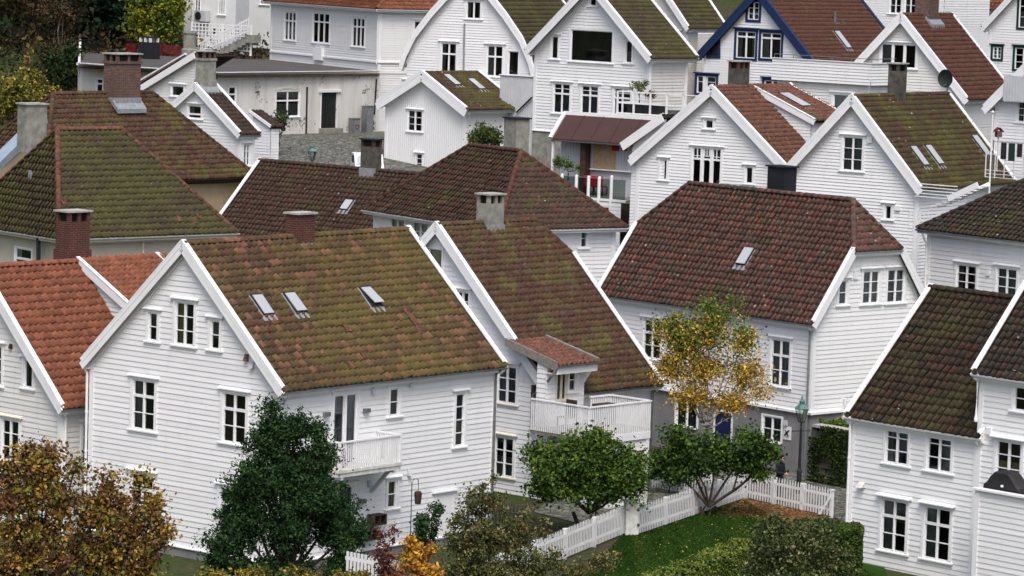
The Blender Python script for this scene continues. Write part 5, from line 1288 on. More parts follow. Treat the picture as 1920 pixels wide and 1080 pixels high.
# dormer: slack tiled roof, weathered cheek, door and window
xd = .46; e0 = b.R(1045, 686, 1.0); e1 = b.R(1121, 669, 1.0); ya, yb = e0[1], e1[1]; ze_ = e0[2]
p0, u, v, n = b.planes['+']; main = lambda x: p0[2]-(n[0]*(x-p0[0]))/n[2]
tp = b.onplane('+', 1068, 631); xt = tp[0]; zt2 = main(xt)
tiles(b, 'dorm', [(1.0, ya, ze_), (1.0, yb, ze_), (xt, yb, zt2+.03), (xt, ya, zt2+.03)], M['t_orange'], name='dormer_roof')
def cheek(y, fc, nm):
    part(b, nm, 'woodg', lambda mb: mb.hexa([(xt, y-.03, main(xt)-.1), (1.0, y-.03, ze_-.22), (1.0, y+.03, ze_-.22), (xt, y+.03, main(xt)-.1), (xt, y-.03, zt2+.16), (1.0, y-.03, ze_+.14), (1.0, y+.03, ze_+.14), (xt, y+.03, zt2+.16)]))
cheek(ya, 'F', 'dormer_cheek'); part(b, 'dormer_verge', 'woodg', lambda mb: mb.beam((xt, yb, zt2+.10), (1.03, yb, ze_+.10), .12, .10))
W = []
hw_ = wa(b, 'R', xd, (1066, 691, 1080, 733), 1, (1, 1), cas=.06, cap=False)
hd = wa(b, 'R', xd, (1043, 698, 1062, 750), 2, (1,), cas=.05, cap=False, sill=False, name='deck_door', frame='cream')
part(b, 'dormer_front', 'white', lambda mb: siding(mb, fm('R', xd), [(ya, zf), (yb-.1, zf), (yb-.1, ze_-.02), (ya, ze_-.02)], [w_ for g, w_ in W], pitch=.17))
part(b, 'dormer_fascia', 'trim', lambda mb: (mb.box((.95, ya, ze_-.32), (1.0, yb, ze_-.02)), mb.box((xd, ya, ze_-.33), (.95, yb, ze_-.30))))
part(b, 'dormer_side_wall', 'white', lambda mb: (siding(mb, fm('F', ya+.05), [(.0, zf), (xd, zf), (xd, ze_-.05), (.0, ze_+.25)]), siding(mb, fm('K', yb-.1), [(.0, zf), (xd, zf), (xd, ze_-.05), (.0, ze_+.25)])))
gutter(b, (1.08, ya, ze_+.0), (1.08, yb, ze_+.0), 'steel', .07)
part(b, 'eave_bracket', 'trim', lambda mb: mb.hexa([(.1, yb-.35, ze_-.95), (.6, yb-.35, ze_-.85), (.6, yb-.30, ze_-.85), (.1, yb-.30, ze_-.95), (.1, yb-.35, ze_-.3), (1.0, yb-.35, ze_-.3), (1.0, yb-.30, ze_-.3), (.1, yb-.30, ze_-.3)]))
q = b.F(1000, 740, -.2); q2 = b.F(999, 808, -.2)
downpipe(b, [(1.05, ya, ze_-.0), (.9, ya-.15, ze_-.35), (q[0]+.35, -.2, q[2]+.2), tuple(q), tuple(q2)], 'steel', .05)
downpipe(b, [(.3, yR_ if False else b.R(1222, 700)[1], -.2), (.12, b.R(1222, 700)[1]-.05, -.5), (.10, b.R(1222, 700)[1]-.05, b.zg)], 'steel', .05)

# ================================================================== GROUND
def hnoise(x, y): return .12*math.sin(x*.31+1.3)*math.cos(y*.27)+.06*math.sin(x*.9+y*.7)
gx_ = np.linspace(-60, 60, 81); gy_ = np.linspace(70, 380, 156)
V = [(x, y, gz(y)+(.0 if y < 140 else hnoise(x, y)*.5)-.02) for y in gy_ for x in gx_]
Fq = [(j*81+i, j*81+i+1, (j+1)*81+i+1, (j+1)*81+i) for j in range(155) for i in range(80)]
a = NT('soil_and_grass'); v_ = a.obj(); n1 = a.noise(v_, .25, 6, .7); n2 = a.noise(v_, 3, 6, .7)
a.col(a.mix(a.ramp(n1, [(.42, W0), (.6, W1)]), a.ramp(n2, [(.3, (.030, .026, .018, 1)), (.7, (.075, .060, .040, 1))]), a.ramp(n2, [(.3, (.020, .035, .008, 1)), (.7, (.045, .075, .016, 1))])), .95, .1); M['soil'] = a.m
a = NT('lawn_grass'); v_ = a.obj(); n1 = a.noise(v_, .6, 4, .6); n2 = a.noise(v_, 14, 5, .8)
a.col(a.mix(a.ramp(n2, [(.3, (.25,)*3+(1,)), (.7, W0)]), a.ramp(n1, [(.35, (.012, .045, .002, 1)), (.65, (.020, .062, .003, 1))]), (.008, .018, .003, 1)), .9, .1); M['lawn'] = a.m
a = NT('cobbles'); v_ = a.obj((1, 1, 0)); vo = a.n('ShaderNodeTexVoronoi', feature='DISTANCE_TO_EDGE'); vo.inputs['Scale'].default_value = 3.6; a.l(v_, vo.inputs['Vector'])
vc = a.n('ShaderNodeTexVoronoi'); vc.inputs['Scale'].default_value = 3.6; a.l(v_, vc.inputs['Vector']); sp_ = a.n('ShaderNodeSeparateColor'); a.l(vc.outputs['Color'], sp_.inputs[0])
a.col(a.mix(a.ramp(vo.outputs['Distance'], [(.03, W1), (.10, W0)]), a.ramp(sp_.outputs[0], [(0, (.08, .078, .073, 1)), (1, (.21, .205, .19, 1))]), (.030, .038, .016, 1)), .8, .2); a.bump(vo.outputs['Distance'], .6, .03); M['cobble'] = a.m
a = NT('leaf_litter'); v_ = a.obj(); vo = a.n('ShaderNodeTexVoronoi'); vo.inputs['Scale'].default_value = 9; a.l(v_, vo.inputs['Vector']); sp_ = a.n('ShaderNodeSeparateColor'); a.l(vo.outputs['Color'], sp_.inputs[0])
a.col(a.ramp(sp_.outputs[0], [(0, (.035, .022, .014, 1)), (.5, (.09, .045, .02, 1)), (.8, (.20, .09, .035, 1)), (1, (.26, .16, .05, 1))]), .9, .1); a.bump(vo.outputs['Distance'], .5, .02); M['litter'] = a.m
M['stonewall'] = m_plain('mossy_stone', (.07, .072, .055, 1), .95, .1, .6, 2.2)
me = mesh_np('ground', np.array(V), np.array(Fq), None, ['soil']); o = bpy.data.objects.new('ground', me); COL.objects.link(o); o['kind'] = 'structure'
far = MB(); far.poly([(-900, -50, -1.2), (900, -50, -1.2), (900, 71, -1.2), (-900, 71, -1.2)]); far.poly([(-900, 71, gz(71)-1.6), (-59, 71, gz(71)-1.6), (-59, 900, gz(71)-1.6), (-900, 900, gz(71)-1.6)]); far.poly([(59, 71, gz(71)-1.6), (900, 71, gz(71)-1.6), (900, 900, gz(71)-1.6), (59, 900, gz(71)-1.6)])
o = far.build('surrounding_ground', 'soil'); o['kind'] = 'structure'
G0 = gz(100)
def sheet(name, pts, mat, z, kind='structure'):
    mb = MB(); mb.poly([(p[0], p[1], z) for p in pts]); o = mb.build(name, mat); o['kind'] = kind; return o
gp_ = lambda x, y, z=G0: atz(x, y, z)
FA, FB, FC, FD, FE = gp_(880, 1122), gp_(1168, 1003), gp_(1196, 1003), gp_(1397, 935), gp_(1557, 970)
sheet('lawn', [gp_(1000, 1190), FB, FD, gp_(1470, 950), gp_(1640, 1010), gp_(1700, 1190)], 'lawn', G0+.02)
sheet('path', [gp_(1170, 1003), gp_(1400, 934), gp_(1570, 972), gp_(1640, 1040), gp_(1900, 1040), gp_(1900, 890), gp_(1100, 880), gp_(1000, 960)], 'cobble', G0+.01)
sheet('leaf_litter', [gp_(1345, 962), gp_(1395, 936), gp_(1555, 970), gp_(1480, 985)], 'litter', G0+.035, 'stuff')
LZ = gz(165*SC)
def draped(name, mat, x0, x1, d0, d1, nx=20, ny=20, dz=.03):
    V = []; 
    for j in range(ny+1):
        for i in range(nx+1):
            d = d0+(d1-d0)*j/ny; x = x0+(x1-x0)*i/nx; V.append((x, d*SC, gz(d*SC)+.12+dz))
    me = mesh_np(name, np.array(V), np.array([(j*(nx+1)+i, j*(nx+1)+i+1, (j+1)*(nx+1)+i+1, (j+1)*(nx+1)+i) for j in range(ny) for i in range(nx)]), None, [mat])
    o = bpy.data.objects.new(name, me); COL.objects.link(o); o['kind'] = 'structure'
draped('lane', 'cobble', -24, 0, 149, 180)

# ================================================================== FENCES
def picket_fence(name, label, P, Q, h=1.0, npost=3, group='white picket fences', step=.14, zP=None):
    P = np.array(P); Q = np.array(Q); d = Q-P; L = np.hypot(d[0], d[1]); rz = math.atan2(d[1], d[0]); sl = (Q[2]-P[2])/L
    r = empty(name, P, rz, label, 'fence', group)
    mb = MB(); n = int(L/step)
    for i in range(n+1):
        x = i*L/n; hh = h*(1+rnd.uniform(-.012, .012)); z0 = sl*x+.06; w_ = .030
        mb.hexa([(x-w_, -.045, z0), (x+w_, -.045, z0), (x+w_, -.032, z0), (x-w_, -.032, z0), (x-w_, -.045, z0+hh-.10), (x+w_, -.045, z0+hh-.10), (x+w_, -.032, z0+hh-.10), (x-w_, -.032, z0+hh-.10)])
        mb.hexa([(x-w_, -.045, z0+hh-.10), (x+w_, -.045, z0+hh-.10), (x+w_, -.032, z0+hh-.10), (x-w_, -.032, z0+hh-.10), (x-.004, -.045, z0+hh), (x+.004, -.045, z0+hh), (x+.004, -.032, z0+hh), (x-.004, -.032, z0+hh)])
    mb.build('pickets', 'trim', r)
    for zz in (.22, .74):
        mb = MB(); mb.beam((0, 0, zz*h+.06), (L, 0, zz*h+.06+sl*L), .04, .09); mb.build('rail', 'trim', r)
    for k in range(npost+1):
        x = L*k/npost; mb = MB(); mb.box((x-.055, -.02, sl*x-.3), (x+.055, .09, sl*x+h*.98)); mb.box((x-.075, -.04, sl*x+h*.98), (x+.075, .11, sl*x+h*1.02)); mb.build('post', 'trim', r)
    return r
picket_fence('picket_fence', 'white picket fence running down to the lower edge, left of the white gate pier', FA, FB, .98, 5)
picket_fence('picket_fence', 'white picket fence along the lawn from the gate pier to the corner', FC, FD, .98, 4)
picket_fence('picket_fence', 'white picket fence on the street side right of the lawn corner', FD, FE, .98, 3)
q = (FB+FC)/2; gp0 = empty('gate_pier', q, math.atan2(*(FC-FB)[[1, 0]]), 'square white plastered pier between the two long picket fences', 'gate pier')
mb = MB(); mb.box((-.22, -.2, -.3), (.22, .2, 1.15)); mb.build('shaft', 'trimd', gp0); mb = MB(); mb.box((-.26, -.24, 1.15), (.26, .24, 1.2)); mb.build('coping', 'trim', gp0)
mb = MB(); mb.beam((0, 0, .75), (-.35, .12, .1), .07, .04, (0, 1, 0)); br_ = mb.build('fence_brace', 'trim'); br_.location = tuple(FE+np.array([-.05, -.1, 0])); tag(br_, 'white slanting brace propping the end post of the street side fence', 'brace')
picket_fence('picket_fence', 'small white picket fence on top of the ivy covered stone wall', at(1546, 786, 114.5), at(1612, 792, 113.5), .85, 2, step=.14)
picket_fence('picket_fence', 'white picket fence in front of the grey basement, behind the green trees', ground_at(1225, 900, 109), ground_at(1330, 925, 107), .9, 2)
fl_ = B(690, 1070, 84, 50, 'board_fence', 'white vertical board fence at the bottom, between the holly tree and shrubs', 'fence')
part(fl_, 'boards', 'trim', lambda mb: [mb.box((x*.14, -.02, -1.5), (x*.14+.09, .0, .45+.0*x)) for x in range(-6, 14)]); part(fl_, 'rail', 'trim', lambda mb: mb.box((-.9, 0, .2), (2, .04, .3)))
# iron fence between the two houses
fi = B(905, 922, 97.5, 47, 'iron_fence', 'black wrought iron fence with hooped tops beside the second house', 'fence'); fi.O[2] = G0+.2; fi.root.location = tuple(fi.O)
def irons(mb):
    for k in range(14):
        x = k*.16; mb.box((x-.012, -.012, 0), (x+.012, .012, 1.25))
        if k % 2 == 0: mb.tube([(x, 0, 1.25), (x+.02, 0, 1.33), (x+.08, 0, 1.38), (x+.14, 0, 1.33), (x+.16, 0, 1.25)], .014, 5)
part(fi, 'bars', 'iron', irons); part(fi, 'rail', 'iron', lambda mb: mb.box((0, -.015, 1.05), (2.1, .015, 1.09))); part(fi, 'rail', 'iron', lambda mb: mb.box((0, -.015, .15), (2.1, .015, .19)))
# stone wall with planting bed right of the grey basement
sa, sb = at(1519, 860, 111.5), at(1700, 880, 108.5); zt_ = at(1540, 800, 111.5)[2]
sw = empty('stone_wall', (sa[0], sa[1], G0), math.atan2((sb-sa)[1], (sb-sa)[0]), 'old mossy stone retaining wall overgrown with ivy, right of the grey basement', 'wall'); L = float(np.hypot(*(sb-sa)[:2]))
mb = MB(); zh_ = zt_-G0; rr = random.Random(3); z = -.4
while z < zh_-.05:
    hh = rr.uniform(.2, .34); x = 0
    while x < L:
        ww = rr.uniform(.3, .6); o_ = rr.uniform(-.03, .05); mb.hexa([(x+.01, -o_, z), (x+ww-.02, -o_, z), (x+ww-.02, .5, z), (x+.01, .5, z), (x+.03, -o_+.02, min(z+hh-.02, zh_)), (x+ww-.04, -o_+.02, min(z+hh-.02, zh_)), (x+ww-.04, .5, min(z+hh-.02, zh_)), (x+.03, .5, min(z+hh-.02, zh_))]); x += ww
    z += hh
mb.build('stones', 'stonewall', sw); mb = MB(); mb.box((0, .06, -.4), (L, .5, zh_-.04)); mb.build('core', 'deck', sw)
x = .1
mb = MB()
for k in range(4): mb.box((x, -.08, zh_), (x+.8, .45, zh_+.10)); x += .83
mb.build('coping', 'cap', sw)
d_ = (sb-sa)/L; nn_ = np.array([-d_[1], d_[0], 0])
sheet('planting_bed', [sa+nn_*.4, sb+nn_*.4, sb+nn_*8, sa+nn_*8], 'lawn', zt_-.02)

# ================================================================== STREET LAMPS
def lantern(name, label, P, h, k=1.0, arm=True):
    r = empty(name, P, .4, label, 'street lamp', 'old style street lamps')
    mb = MB(); mb.lathe((0, 0, 0), [(.13, 0), (.13, .12), (.10, .2), (.085, .8), (.10, .84), (.06, .95), (.045, h-.25), (.06, h-.22), (.035, h-.18), (.03, h), (.10, h+.02)], 12); 
    if arm: mb.tube([(-.33, 0, h-.30), (.33, 0, h-.30)], .018, 6); mb.tube([(-.33, 0, h-.30), (-.36, 0, h-.30)], .03, 6); mb.tube([(.33, 0, h-.30), (.36, 0, h-.30)], .03, 6)
    mb.build('post', 'iron', r)
    n = 4; rb, rt_, hb, ht = .12*k, .25*k, h+.04, h+.52*k; mb = MB()
    cs = lambda R_, z: [(R_*math.cos(PI/4+i*PI/2), R_*math.sin(PI/4+i*PI/2), z) for i in range(4)]
    A_, B_ = cs(rb, hb), cs(rt_, ht)
    for i in range(4): mb.tube([A_[i], B_[i]], .013, 5)
    for R_ in (A_, B_):
        for i in range(4): mb.tube([R_[i], R_[(i+1) % 4]], .016, 5)
    mb.build('lantern_frame', 'iron', r)
    mb = MB(); C_1 = cs(rt_*1.2, ht+.01); D_1 = cs(rt_*.38, ht+.20*k)
    for i in range(4): mb.poly([C_1[i], C_1[(i+1) % 4], D_1[(i+1) % 4], D_1[i]])
    mb.poly(C_1[::-1]); mb.lathe((0, 0, ht+.19*k), [(.10*k, 0), (.11*k, .10), (.05*k, .14), (.03, .2), (.045, .23), (.02, .27), (.03, .30), (.0, .33)], 10); mb.build('lamp_hood', 'verdi', r)
    mb = MB()
    for i in range(4): mb.poly([A_[i], A_[(i+1) % 4], B_[(i+1) % 4], B_[i]])
    mb.build('glass', 'lampglass', r); mb = MB(); mb.lathe((0, 0, hb), [(.03, 0), (.03, .16), (.0, .18)], 8); mb.build('lamp_holder', 'trimd', r)
M['lampglass'] = glass_mat('lamp_glass', (.80, .83, .80, 1), 2.0)
P = ground_at(1497, 925, 108); P[:2] = atz(1497, 925, P[2])[:2]; ht = at(1503, 800, 108)[2]-P[2]
lantern('street_lamp', 'tall black street lamp with green copper lantern before the grey basement', P, ht, 1.0)
P = at(585, 300, 152); lz = P[2]; P[2] = gz(P[1]); lantern('street_lamp', 'street lamp lantern showing above the brown roof by the cobbled lane', P, lz-P[2]-.05, .95, False)
# ================================================================== VAN BY THE LANE
vp = ground_at(694, 320, 157); vp[2] += .02
van = empty('parked_car', vp, .12, 'white car with pale windscreen, half hidden behind the dark chimney', 'car')
sec = [(-.0, .30), (-.02, .72), (.55, .90), (1.3, 1.36), (1.6, 1.45), (3.4, 1.42), (3.9, .95), (3.95, .30)]
mb = MB(); w_ = .76
mb.poly([(-w_, y, z) for y, z in sec]); mb.poly([(w_, y, z) for y, z in sec][::-1])
for (p, q) in zip(sec, sec[1:]+sec[:1]): mb.poly([(-w_, p[0], p[1]), (w_, p[0], p[1]), (w_, q[0], q[1]), (-w_, q[0], q[1])])
mb.build('body', 'trim', van)
mb = MB(); mb.poly([(-w_*.88, .58, .935), (w_*.88, .58, .935), (w_*.80, 1.26, 1.35), (-w_*.80, 1.26, 1.35)][::1]); ws = mb.build('windscreen', 'skyglass', van); ws.location = (0, -.02, .02)
for s_ in (-1, 1):
    mb = MB(); mb.box((s_*(w_-.02), 1.5, .95), (s_*(w_+.01), 3.2, 1.32)); mb.build('side_window', 'blackm', van)
    mb = MB(); mb.box((s_*.6-.15, -.05, .55), (s_*.6+.15, .02, .70)); mb.build('headlight', 'skyglass', van)
    for y in (.75, 3.2):
        mb = MB(); mb.tube([(s_*(w_-.2), y, .33), (s_*(w_+.01), y, .33)], .33, 16); mb.build('wheel', 'blackm', van)
mb = MB(); mb.box((-w_+.05, -.08, .28), (w_-.05, .02, .48)); mb.build('bumper', 'greywall', van)
# ================================================================== COVERED TERRACE (between the picture window house and the gables)
Q = B(1035, 259, 148.5, 56, 'covered_terrace', 'covered terrace under a flat brown sheet roof with glass balustrade', 'terrace')
x1 = Q.F(1178, 266)[0]; tp = Q.R(1062, 213, 0); yb_ = tp[1]; rz2 = tp[2]
part(Q, 'roof', 'brownroof', lambda mb: mb.hexa([(0, 0, -.10), (x1+1.8, 0, -.10), (x1+1.8, yb_, rz2-.10), (0, yb_, rz2-.10), (0, 0, 0), (x1+1.8, 0, 0), (x1+1.8, yb_, rz2), (0, yb_, rz2)]))
part(Q, 'roof_seam', 'brownroof', lambda mb: [mb.beam((x1*k/4, 0, .01), (x1*k/4, yb_, rz2+.01), .03, .03) for k in range(1, 6)])
part(Q, 'verge_board', 'trim', lambda mb: (mb.beam((-.08, 0, .0), (-.08, yb_, rz2), .18, .2), mb.beam((-.16, yb_+.05, rz2+.02), (x1+1.8, yb_+.05, rz2+.02), .2, .2)))
zq2 = (yb_-1.1)*rz2/yb_-.2
gutter(Q, (0, -.08, -.08), (x1+.2, -.08, -.08), 'steel', .06)
zfl = Q.F(1100, 322+45, -.3)[2]
for x in (.05, .75, 1.35): part(Q, 'post', 'trim', lambda mb: mb.box((x-.05, .0 if x < .1 else 1.2, zfl-1.5), (x+.05, .1 if x < .1 else 1.3, -.1)))
part(Q, 'back_wall', 'greywall', lambda mb: siding(mb, fm('F', yb_-.4), [(0, zfl), (x1+1.8, zfl), (x1+1.8, zq2), (0, zq2)], vert=True))
part(Q, 'shelf', 'trim', lambda mb: mb.box((1.9, yb_-.62, zfl+1.25), (x1+1.6, yb_-.4, zfl+1.3)))
part(Q, 'floor', 'woodg', lambda mb: mb.box((-.2, -1.4, zfl-.15), (x1+1.8, yb_, zfl)))
part(Q, 'base_wall', 'white2', lambda mb: siding(mb, fm('F', -1.4), [(-.2, zfl-2.6), (x1+.6, zfl-2.6), (x1+.6, zfl-.15), (-.2, zfl-.15)]))
part(Q, 'cellar_door', 'redpaint', lambda mb: mb.box((x1-.5, -1.45, zfl-2.4), (x1-.1, -1.41, zfl-.4)))
zr_ = zfl+1.0; xs_ = [Q.F(px, 335, -1.35)[0] for px in (1054, 1081, 1104, 1124, 1147, 1176)]
for i, x in enumerate(xs_[:-1]): part(Q, 'balustrade_post', 'trim', lambda mb: (mb.tube([(x, -1.35, zfl-.4), (x, -1.35, zr_+(.12 if i == 4 else .02))], .085, 10), mb.lathe((x, -1.35, zr_+(.12 if i == 4 else .02)), [(.085, 0), (.07, .05), (.0, .08)], 10)))
xa_ = [-.1]+xs_
for a_, c_ in zip(xa_[:-1], xa_[1:]): part(Q, 'glass_panel', 'glassb', lambda mb: mb.box((a_+.09, -1.36, zfl+.02), (c_-.09, -1.345, zr_-.03)))
part(Q, 'handrail', 'steel', lambda mb: mb.tube([(-.1, -1.35, zr_-.01), (xs_[-1], -1.35, zr_-.01)], .02, 6)); part(Q, 'base_rail', 'trim', lambda mb: mb.box((-.2, -1.42, zfl-.10), (xs_[-1], -1.28, zfl+.02)))
def onterr(name, label, cat, x, y, fn, mat, group=None):
    r = empty(name, Q.wld((x, y, zfl)), Q.rz, label, cat, group); mb = MB(); fn(mb); mb.build('body' if cat != 'chair' else 'seat', mat, r); return r
for x, lb in ((Q.F(1108, 330, .3)[0], 'red garden chair behind the glass balustrade, left one'), (Q.F(1131, 330, .6)[0], 'red garden chair behind the glass balustrade, right one')):
    r = onterr('garden_chair', lb, 'chair', x, .4, lambda mb: mb.box((-.26, -.25, .42), (.26, .25, .47)), 'red', 'red chairs on the covered terrace'); mb = MB(); mb.box((-.26, -.28, .47), (.26, -.24, .98)); mb.build('backrest', 'red', r)
    for sx_ in (-1, 1):
        for sy_ in (-1, 1): mb = MB(); mb.box((sx_*.24-.02, sy_*.22-.02, 0), (sx_*.24+.02, sy_*.22+.02, .42)); mb.build('leg', 'iron', r)
for xa, xb in ((1147, 1159), (1166, 1174)):
    qa, qb = Q.F(xa, 270, yb_-.5), Q.F(xb, 283, yb_-.5); part(Q, 'wall_hanging', 'red', lambda mb: mb.box((qa[0], yb_-.5, qb[2]), (qb[0], yb_-.42, min(zq2, qa[2]+.1))))
part(Q, 'cupboard', 'wood', lambda mb: mb.box((1.55, yb_-1.0, zfl), (1.85, yb_-.5, zq2))); part(Q, 'picture', 'woodl', lambda mb: mb.box((2.0, yb_-.46, zfl+1.35), (3.3, yb_-.43, zq2-.08)))
# roof terrace with white rail, in front of the picture window house
RT_ = B(1157, 212, 149.4, 56, 'roof_terrace', 'white railed roof terrace with planters beside the picture window house', 'terrace')
x1 = RT_.F(1312, 216)[0]; hh = RT_.F(1157, 170)[2]; part(RT_, 'deck', 'trimd', lambda mb: mb.box((-.1, -.05, -.28), (x1, 1.2, 0)))
part(RT_, 'railing', 'trim', lambda mb: [mb.box((-.05, -.03, hh-.05), (x1, .05, hh)), mb.box((-.05, -.02, hh*.5-.06), (x1, .04, hh*.5+.02)), mb.box((-.05, -.02, .0), (x1, .04, .05))]+[mb.box((x1*k/5-.04, -.03, 0), (x1*k/5+.04, .05, hh)) for k in range(6)])
part(RT_, 'side_railing', 'trim', lambda mb: [mb.box((-.06, .05, hh-.05), (.02, 1.2, hh)), mb.box((-.06, .05, hh*.5-.05), (.02, 1.2, hh*.5+.02))])
part(RT_, 'support_wall', 'trimd', lambda mb: mb.box((.3, .6, -4), (x1, 1.2, -.28)))
for (x, lb) in ((.85, 'left'), (1.95, 'right')):
    r = empty('flower_box', RT_.wld((x, .5, 0)), RT_.rz, 'dark planter box on the white railed roof terrace, the %s one' % lb, 'planter', 'planters on the roof terrace'); mb = MB(); mb.box((-.42, -.25, 0), (.42, .25, .48)); mb.box((-.45, -.28, .44), (.45, .28, .5)); mb.build('tub', 'blackm', r)
for (x, lb) in ((3.0, 'left'), (3.7, 'right')):
    r = empty('storage_crate', RT_.wld((x, .5, 0)), RT_.rz, 'grey low crate on the roof terrace floor, %s of the pair' % lb, 'crate', 'crates on the roof terrace'); mb = MB(); mb.box((-.3, -.2, 0), (.3, .2, .28)); mb.box((-.32, -.22, .24), (.32, .22, .3)); mb.build('box', 'steel', r)
# flagpole
fp = at(1856, 335, 131); fb = fp.copy(); r = empty('flagpole', (fp[0], fp[1], gz(fp[1])), 0, 'thin white flagpole with a small ball, in front of the green roof end', 'flagpole'); ht = at(1858, 214, 131)[2]-gz(fp[1])
mb = MB(); mb.tube([(0, 0, 0), (0, 0, ht)], .055, 10, r2=.03); mb.build('pole', 'trim', r); mb = MB(); mb.lathe((0, 0, ht), [(.02, 0), (.07, .04), (.08, .09), (.05, .15), (0, .17)], 10); mb.build('ball', 'trimd', r)
# back stairs and deck beside the green roofed house
DK = B(1800, 362, 128.5, 50, 'back_stairs', 'white boarded stair head with railings behind the right hand green roofed house', 'stairs')
part(DK, 'side_board', 'trim', lambda mb: (mb.beam((-.6, 0, -.3), (.9, 0, .42), .06, .26), mb.beam((-.6, .9, -.3), (.9, .9, .42), .06, .2)))
part(DK, 'railing', 'trim', lambda mb: [mb.beam((-2.4, .1, -.3+.14*k), (-.2, .1, -.3+.14*k), .03, .04) for k in range(5)]); part(DK, 'steps', 'trimd', lambda mb: [mb.box((-1.5+k*.27, .03, -.7+k*.125), (-1.2+k*.27, .87, -.66+k*.125)) for k in range(9)])
part(DK, 'lattice', 'trim', lambda mb: [mb.box((-2.6+k*.2, 0, -2.4), (-2.57+k*.2, .02, -.9)) for k in range(14)]+[mb.box((-2.6, .0, -2.4+k*.2), (.1, .025, -2.37+k*.2)) for k in range(8)])
# trellis fence and stairs by the rendered house
TR = B(470, 96, 186, 50, 'trellis_fence', 'white square lattice trellis fence above the flat roof, top left', 'fence')
xl = TR.F(359, 92)[0]; hh = TR.F(470, 49)[2]
part(TR, 'lattice', 'trim', lambda mb: [mb.box((xl*k/17-.032, -.02, 0), (xl*k/17+.032, .02, hh)) for k in range(18)]+[mb.box((xl, -.021, hh*k/7-.032), (0, .021, hh*k/7+.032)) for k in range(8)])
for x in (0, xl*.48, xl): part(TR, 'post', 'trim', lambda mb: mb.box((x-.05, -.05, -.3), (x+.05, .05, hh+.06)))
ST = B(372, 90, 188, 50, 'garden_stairs', 'white railed garden stairs climbing to the right behind the trellis', 'stairs')
e_ = ST.F(466, 40)
part(ST, 'railing', 'trim', lambda mb: [mb.beam((0, 0, .25), (e_[0], 0, e_[2]+.1), .05, .08), mb.beam((0, 0, -.25), (e_[0], 0, e_[2]-.6), .05, .08)]+[mb.box((e_[0]*k/22-.02, -.02, e_[2]*k/22-.4), (e_[0]*k/22+.02, .02, e_[2]*k/22+.25)) for k in range(23)])
part(ST, 'steps', 'concrete', lambda mb: [mb.box((e_[0]*k/12, .1, -1.2+e_[2]*k/12), (e_[0]*(k+1)/12+.05, 1.1, -.7+e_[2]*k/12)) for k in range(12)])
# utility boxes against the peeling wall
for (px, hh, lb, wd) in ((664, .75, 'short grey utility box with a pink heart scrawl by the peeling wall', .55), (688, 1.35, 'tall grey utility cabinet beside the short one at the peeling wall', .6)):
    p = L_.R(px, 255, .35); r = empty('utility_cabinet', L_.wld((.35, p[1], L_.zg+.1)), L_.rz, lb, 'cabinet', 'utility cabinets by the lane'); zz = L_.R(px, 203 if hh > 1 else 226, .35)[2]-L_.zg
    mb = MB(); mb.box((-.2, -wd/2, -.3), (.2, wd/2, zz)); mb.box((-.23, -wd/2-.03, zz), (.23, wd/2+.03, zz+.05)); mb.build('cabinet', 'steel', r)
    mb = MB(); mb.box((.2, -wd/2+.04, .05), (.215, wd/2-.04, zz-.06)); do = mb.build('door', 'zinc', r)
    if hh < 1:
        mb = MB()
        hp_ = [(.17*math.sin(t)**3, .15*(.8125*math.cos(t)-.3125*math.cos(2*t)-.125*math.cos(3*t)-.0625*math.cos(4*t))) for t in [2*PI*i/20 for i in range(21)]]
        for (p1, p2) in zip(hp_[:-1], hp_[1:]): mb.beam((.225, p1[0], zz*.55+p1[1]), (.225, p2[0], zz*.55+p2[1]), .03, .012, (1, 0, 0))
        mb.build('heart_mark', 'redpaint', do)
# birdhouse
p = at(1872, 252, 137); r = empty('birdhouse', p, .3, 'small red brown birdhouse on a post near the right edge', 'birdhouse'); mb = MB(); mb.box((-.13, -.13, -.12), (.13, .13, .15)); mb.build('box', 'brickold', r); mb = MB(); mb.beam((-.2, 0, .12), (0, 0, .32), .36, .03); mb.beam((.2, 0, .12), (0, 0, .32), .36, .03); mb.build('roof', 'redpaint', r)
mb = MB(); mb.tube([(0, 0, -3), (0, 0, -.12)], .03, 6); mb.build('post', 'trimd', r)

# small things of the yards
p = E2.onplane('-', 1872, 640) if '-' in E2.planes else at(1872, 640, 93)
dq = at(1872, 634, 98); ds3 = empty('satellite_dish', dq, .5, 'pale grey satellite dish behind the verge of the right edge slate roof', 'satellite dish')
mb = MB()
for r_ in range(4):
    for j in range(20):
        pts = []
        for (rr, jj) in ((r_/4, j), (r_/4, j+1), ((r_+1)/4, j+1), ((r_+1)/4, j)):
            aa = 2*PI*jj/20; pts.append((.40*rr*math.cos(aa), -.10*(rr*rr), .44*rr*math.sin(aa)))
        mb.poly(pts); mb.poly([(q[0], q[1]+.02, q[2]) for q in pts][::-1])
mb.build('dish', 'greywall', ds3); mb = MB(); mb.tube([(0, .02, 0), (0, .15, -.3), (0, .2, -2.2)], .03, 6); mb.build('pole', 'steel', ds3)
LN = B(1884, 272, 134, 50, 'clothes_line', 'dark clothes hanging on a line at the right edge above the hip roof', 'clothes line')
part(LN, 'line', 'steel', lambda mb: (mb.tube([(-.6, 0, .12), (2.4, 0, .12)], .015, 5), mb.tube([(-.6, 0, -1.6), (-.6, 0, .2)], .03, 6)))
